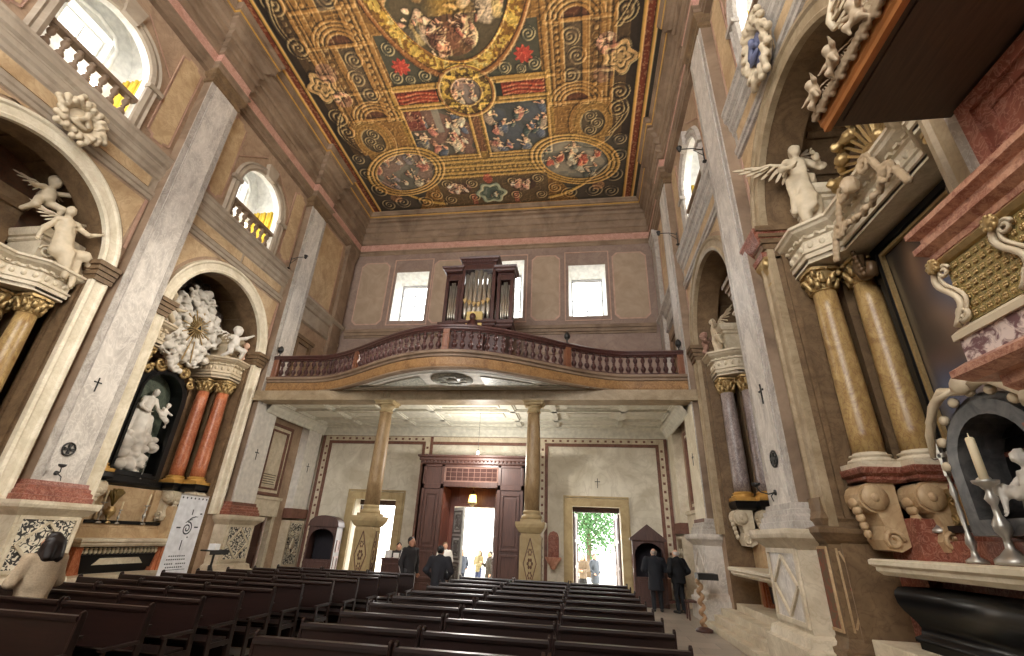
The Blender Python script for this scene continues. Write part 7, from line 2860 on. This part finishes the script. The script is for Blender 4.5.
def confessional(label, loc, rz, curved):
    t = thing('confessional', label, 'confessional', loc, rz, 'confessionals under the loft')
    w, dd, h = .52, .42, 1.95
    mb = MB()
    for sg in (-1, 1):
        mb.box(sg * w, sg * (w - .07), -dd, dd, 0, h)
    mb.box(-w, w, dd - .05, dd, 0, h)
    mb.box(-w, w, -dd, dd, .0, .12)
    mb.box(-w, w, -dd, dd, h - .05, h)
    mb.build('carcass', MAT['wood'], t, .008)
    mb = MB()
    mb.box(-w + .07, w - .07, -dd, -dd + .04, .12, .85)
    mb.rectframe(-w + .14, w - .14, .2, .78, -dd - .02, -dd, .06)
    mb.build('half_door', MAT['wood'], t, .006)
    mb = MB()
    if curved:
        pts = [(-w - .06, h)] + [(-w * math.cos(math.pi * k / 12) * 1.06, h + .05 + .34 * math.sin(math.pi * k / 12) ** .8) for k in range(13)] + [(w + .06, h)]
    else:
        pts = [(-w - .07, h - .02), (w + .07, h - .02), (w + .07, h + .05), (0, h + .5), (-w - .07, h + .05)]
    n = len(pts)
    mb.prism(pts if not curved else pts[::-1], -dd - .06, dd)
    mb.build('gable', MAT['wood'], t, .008)
    mb = MB()
    ap = [(-w + .07, h - .05), (-w + .07, 1.5)] + [(-(w - .07) * math.cos(math.pi * k / 10), 1.5 + .38 * math.sin(math.pi * k / 10)) for k in range(1, 10)] + [(w - .07, 1.5), (w - .07, h - .05)]
    mb.prism(ap, -dd, -dd + .05)
    mb.build('arched_head', MAT['wood'], t)
    mb = MB()
    mb.box(-w + .1, w - .1, .05, .36, .42, .46)
    mb.build('bench', MAT['wood'], t)
    for sg in (-1, 1):
        mb = MB()
        mb.rectframe(-.25, .25, .25, .95, 0, .02, .07, Matrix(((0, sg, 0, sg * w), (1, 0, 0, 0), (0, 0, 1, 0), (0, 0, 0, 1))))
        mb.rectframe(-.2, .2, 1.08, 1.5, 0, .025, .05, Matrix(((0, sg, 0, sg * w), (1, 0, 0, 0), (0, 0, 1, 0), (0, 0, 0, 1))))
        mb.box(sg * w, sg * (w + .01), -.16, .16, 1.12, 1.46)
        mb.box(sg * w, sg * (w + .22), -.2, .2, .14, .2)
        mb.build('side_grille', MAT['woodred'], t)
    mb = MB()
    mb.box(-w + .06, w - .06, dd - .1, dd - .06, .12, h - .05)  # near-black sheet across the back of the opening
    mb.build('dark_back_sheet', m_plain('dark_backing', sr(30, 26, 34), .8), t)


confessional('curved-top dark wooden confessional against the wall by the left side door', (-9.72, 18.0, 0), R(12), True)
confessional('gabled dark wooden confessional beside the right side door behind two men', (2.2, 17.85, 0), R(-4), False)

# holy water font on the back wall
t = thing('holy_water_font', 'pinkish marble holy water font on the wall between column and right door', 'font', (-1.08, BY, 0))
mb = MB()
mb.box(-.2, .2, -.06, 0, 1.25, 1.95)
mb.prism([(-.2, 1.95), (.2, 1.95), (.14, 2.08), (0, 2.14), (-.14, 2.08)], -.06, 0)
mb.build('back_plate', MAT['redbrown'], t, .01)
mb = MB()
mb.lathe([(.05, .86), (.1, .9), (.14, 1.0), (.24, 1.12), (.3, 1.22), (.31, 1.26), (.26, 1.26), (.2, 1.18)], 18, (0, -.24, 0))
mb.build('bowl', m_marble('rose_marble', sr(170, 112, 90), sr(206, 158, 134), None, 4, .35), t)

# wooden desk by the left column with boxes on it
t = thing('desk', 'tall brown wooden desk beside the left column', 'desk', (-5.6, 14.75, 0))
mb = MB()
mb.box(-.32, .32, -.22, .22, 0, 1.12)
mb.rectframe(-.27, .27, .12, 1.02, -.245, -.22, .07)
mb.build('body', MAT['wood'], t, .01)
mb = MB()
mb.box(-.36, .36, -.26, .26, 1.12, 1.16)
mb.build('top', MAT['wood'], t, .008)
for x, y, w, h, lab in ((-.2, -.05, .17, .2, 'white carton standing on the left of the brown desk'), (.02, .02, .14, .13, 'smaller white box on the brown desk near its middle')):
    o = MB().box(-5.6 + x - w / 2, -5.6 + x + w / 2, 14.75 + y - .06, 14.75 + y + .06, 1.16, 1.16 + h).build('box', m_plain('white_card', sr(226, 224, 218), .7), None, .004)
    tag(o, lab, 'box', 'boxes on the desk')

# small fixtures on the narthex piers and walls
for S, u, z, rz, d, lab in ((SL, 14.9, 3.95, 90, -.03, 'small black cross on the left white pier nearest the nave'), (SL, 18.2, 3.95, 90, -.03, 'small black cross on the left pier beside the back wall'),
                            (SR, 14.9, 4.05, -90, -.03, 'small black cross on the right white pier under the loft'), (SB, .62, 3.72, 0, 0, 'small black cross over the right side door')):
    cross('wall_cross', lab, S, u, d, z, .34, MAT['iron'], R(rz), False)
t = thing('inscription_plaque', 'pale stone plaque with five dark inscribed lines on the left panel under the loft', 'plaque', SL @ Vector((16.28, .255, 3.22)), R(90))
mb = MB()
mb.box(-.42, .42, -.02, 0, 0, .46)
mb.build('slab', MAT['palestone'], t, .006)
mb = MB()
for k in range(5):
    mb.box(-.36, .36 - .05 * (k % 2), -.024, -.018, .06 + k * .08, .09 + k * .08)
mb.build('inscribed_lines', m_plain('worn_letters', sr(96, 84, 66), .7), t)

# roll-up banner in front of the red columned altar
t = thing('banner', 'tall white roll-up banner with a black spiral sign before the side altar', 'banner', (-10.55, 12.08, 0), R(90))
mb = MB()
mb.box(-.49, .49, -.006, .006, .09, 2.56)
mb.build('sheet', m_plain('white_vinyl', sr(226, 228, 232), .5), t)
mb = MB()
mb.box(-.52, .52, -.08, .08, 0, .09)
mb.tube([(0, .04, .05), (0, .03, 2.56)], .012, 6)
mb.box(-.5, .5, -.012, .012, 2.54, 2.58)
mb.build('stand', MAT['silver'], t)
mb = MB()
inkm = m_plain('banner_ink', sr(44, 50, 62), .6)
for k in range(7):
    mb.lathe([(.024, -.003), (.024, .003)], 10, (0, 0, 0), Matrix.Translation((-.42 + k * .14, -.008, 2.48)) @ Matrix.Rotation(R(90), 4, 'X'))
def flatstroke(pts, w):
    w = w if hasattr(w, '__len__') else [w] * len(pts)
    v, f = [], []
    for i, (x, z) in enumerate(pts):
        a, b = pts[max(i - 1, 0)], pts[min(i + 1, len(pts) - 1)]
        dx, dz = b[0] - a[0], b[1] - a[1]
        L = math.hypot(dx, dz) or 1
        nx_, nz_ = -dz / L * w[i] / 2, dx / L * w[i] / 2
        v += [(x + nx_, -.0085, z + nz_), (x - nx_, -.0085, z - nz_)]
    for i in range(len(pts) - 1):
        f.append((2 * i, 2 * i + 1, 2 * i + 3, 2 * i + 2))
    mb.add(v, f)
sp_ = volute(.02, 1.72, .17, 1.9, 40, R(100), -1, .15)
flatstroke(sp_, .035)
flatstroke([(-.02, 1.9), (.08, 1.98), (.2, 2.02), (.3, 2.02)], [.02, .035, .03, .01])
flatstroke([(-.08, 1.86), (.02, 1.93), (.14, 1.95)], [.02, .03, .01])
for a in ((.06, 2.06, .06, 2.2), (-.34, 1.74, -.2, 1.74), (.26, 1.76, .4, 1.76), (-.02, 1.2, -.02, 1.44), (.34, 2.1, .42, 2.1), (.1, 1.52, .14, 1.5)):
    flatstroke([(a[0], a[1]), (a[2], a[3])], .035)
for x0, x1, z in ((-.3, .3, 1.06), (-.34, .36, .98), (-.36, -.05, .88), (0, .38, .88), (-.3, .3, .8)):
    n = int((x1 - x0) / .07)
    for k in range(n):
        flatstroke([(x0 + k * .07, z), (x0 + k * .07 + .045, z)], .03)
for z in (.74,):
    flatstroke([(-.36, z), (.36, z)], .012)
mb.build('printed_sign', inkm, t)

# black lectern with papers near the white pier
t = thing('lectern', 'black music-stand lectern with a white paper before the left white pier', 'lectern', (-10.35, 13.15, 0), R(80))
mb = MB()
mb.lathe([(.2, 0), (.2, .03), (.03, .05), (.03, 1.1)], 14)
mb.tube([(0, 0, .2), (-.02, -.1, .5), (.02, .06, .8)], [.08, .1, .05], 8)
mb.build('stand', MAT['iron'], t)
mb = MB()
mb.box(-.3, .3, -.2, .2, 1.16, 1.2, Matrix.Rotation(R(0), 4, 'X'))
mb.box(-.3, .3, -.2, -.17, 1.08, 1.2)
mb.build('desk_top', MAT['iron'], t)
o = MB().box(-10.3 - .1, -10.3 + .1, 12.92, 13.12, 1.2, 1.36).build('paper_stack', m_plain('paper', sr(232, 232, 230), .7))
tag(o, 'white papers standing on the black lectern', 'paper')

# twisted candle stand and stool at the right step
t = thing('candle_stand', 'twisted wooden candle stand with a black tray at the right chapel step', 'candle stand', (2.82, 13.4, 0))
mb = MB()
pts = []
for k in range(40):
    a = k * .75
    pts.append((.045 * math.cos(a), .045 * math.sin(a), .08 + k * .026))
mb.tube(pts, .05, 8)
mb.build('twisted_shaft', m_wood('pale_turned_wood', sr(150, 116, 84), sr(186, 152, 116), 4, .4), t)
mb = MB()
mb.lathe([(.2, 0), (.2, .05), (.08, .1)], 14)
mb.build('foot', MAT['wood'], t)
mb = MB()
mb.box(-.05, .42, -.22, .22, 1.1, 1.24)
mb.build('tray', MAT['iron'], t, .01)
t = thing('stool', 'small dark wooden stool at the end of the right step', 'stool', (3.0, 15.3, 0))
mb = MB()
mb.box(-.2, .2, -.2, .2, .42, .47)
mb.build('seat', MAT['wood'], t, .01)
for sx in (-1, 1):
    for sy in (-1, 1):
        mb = MB()
        mb.box(sx * .18, sx * .14, sy * .18, sy * .14, 0, .42)
        mb.build('leg', MAT['wood'], t)
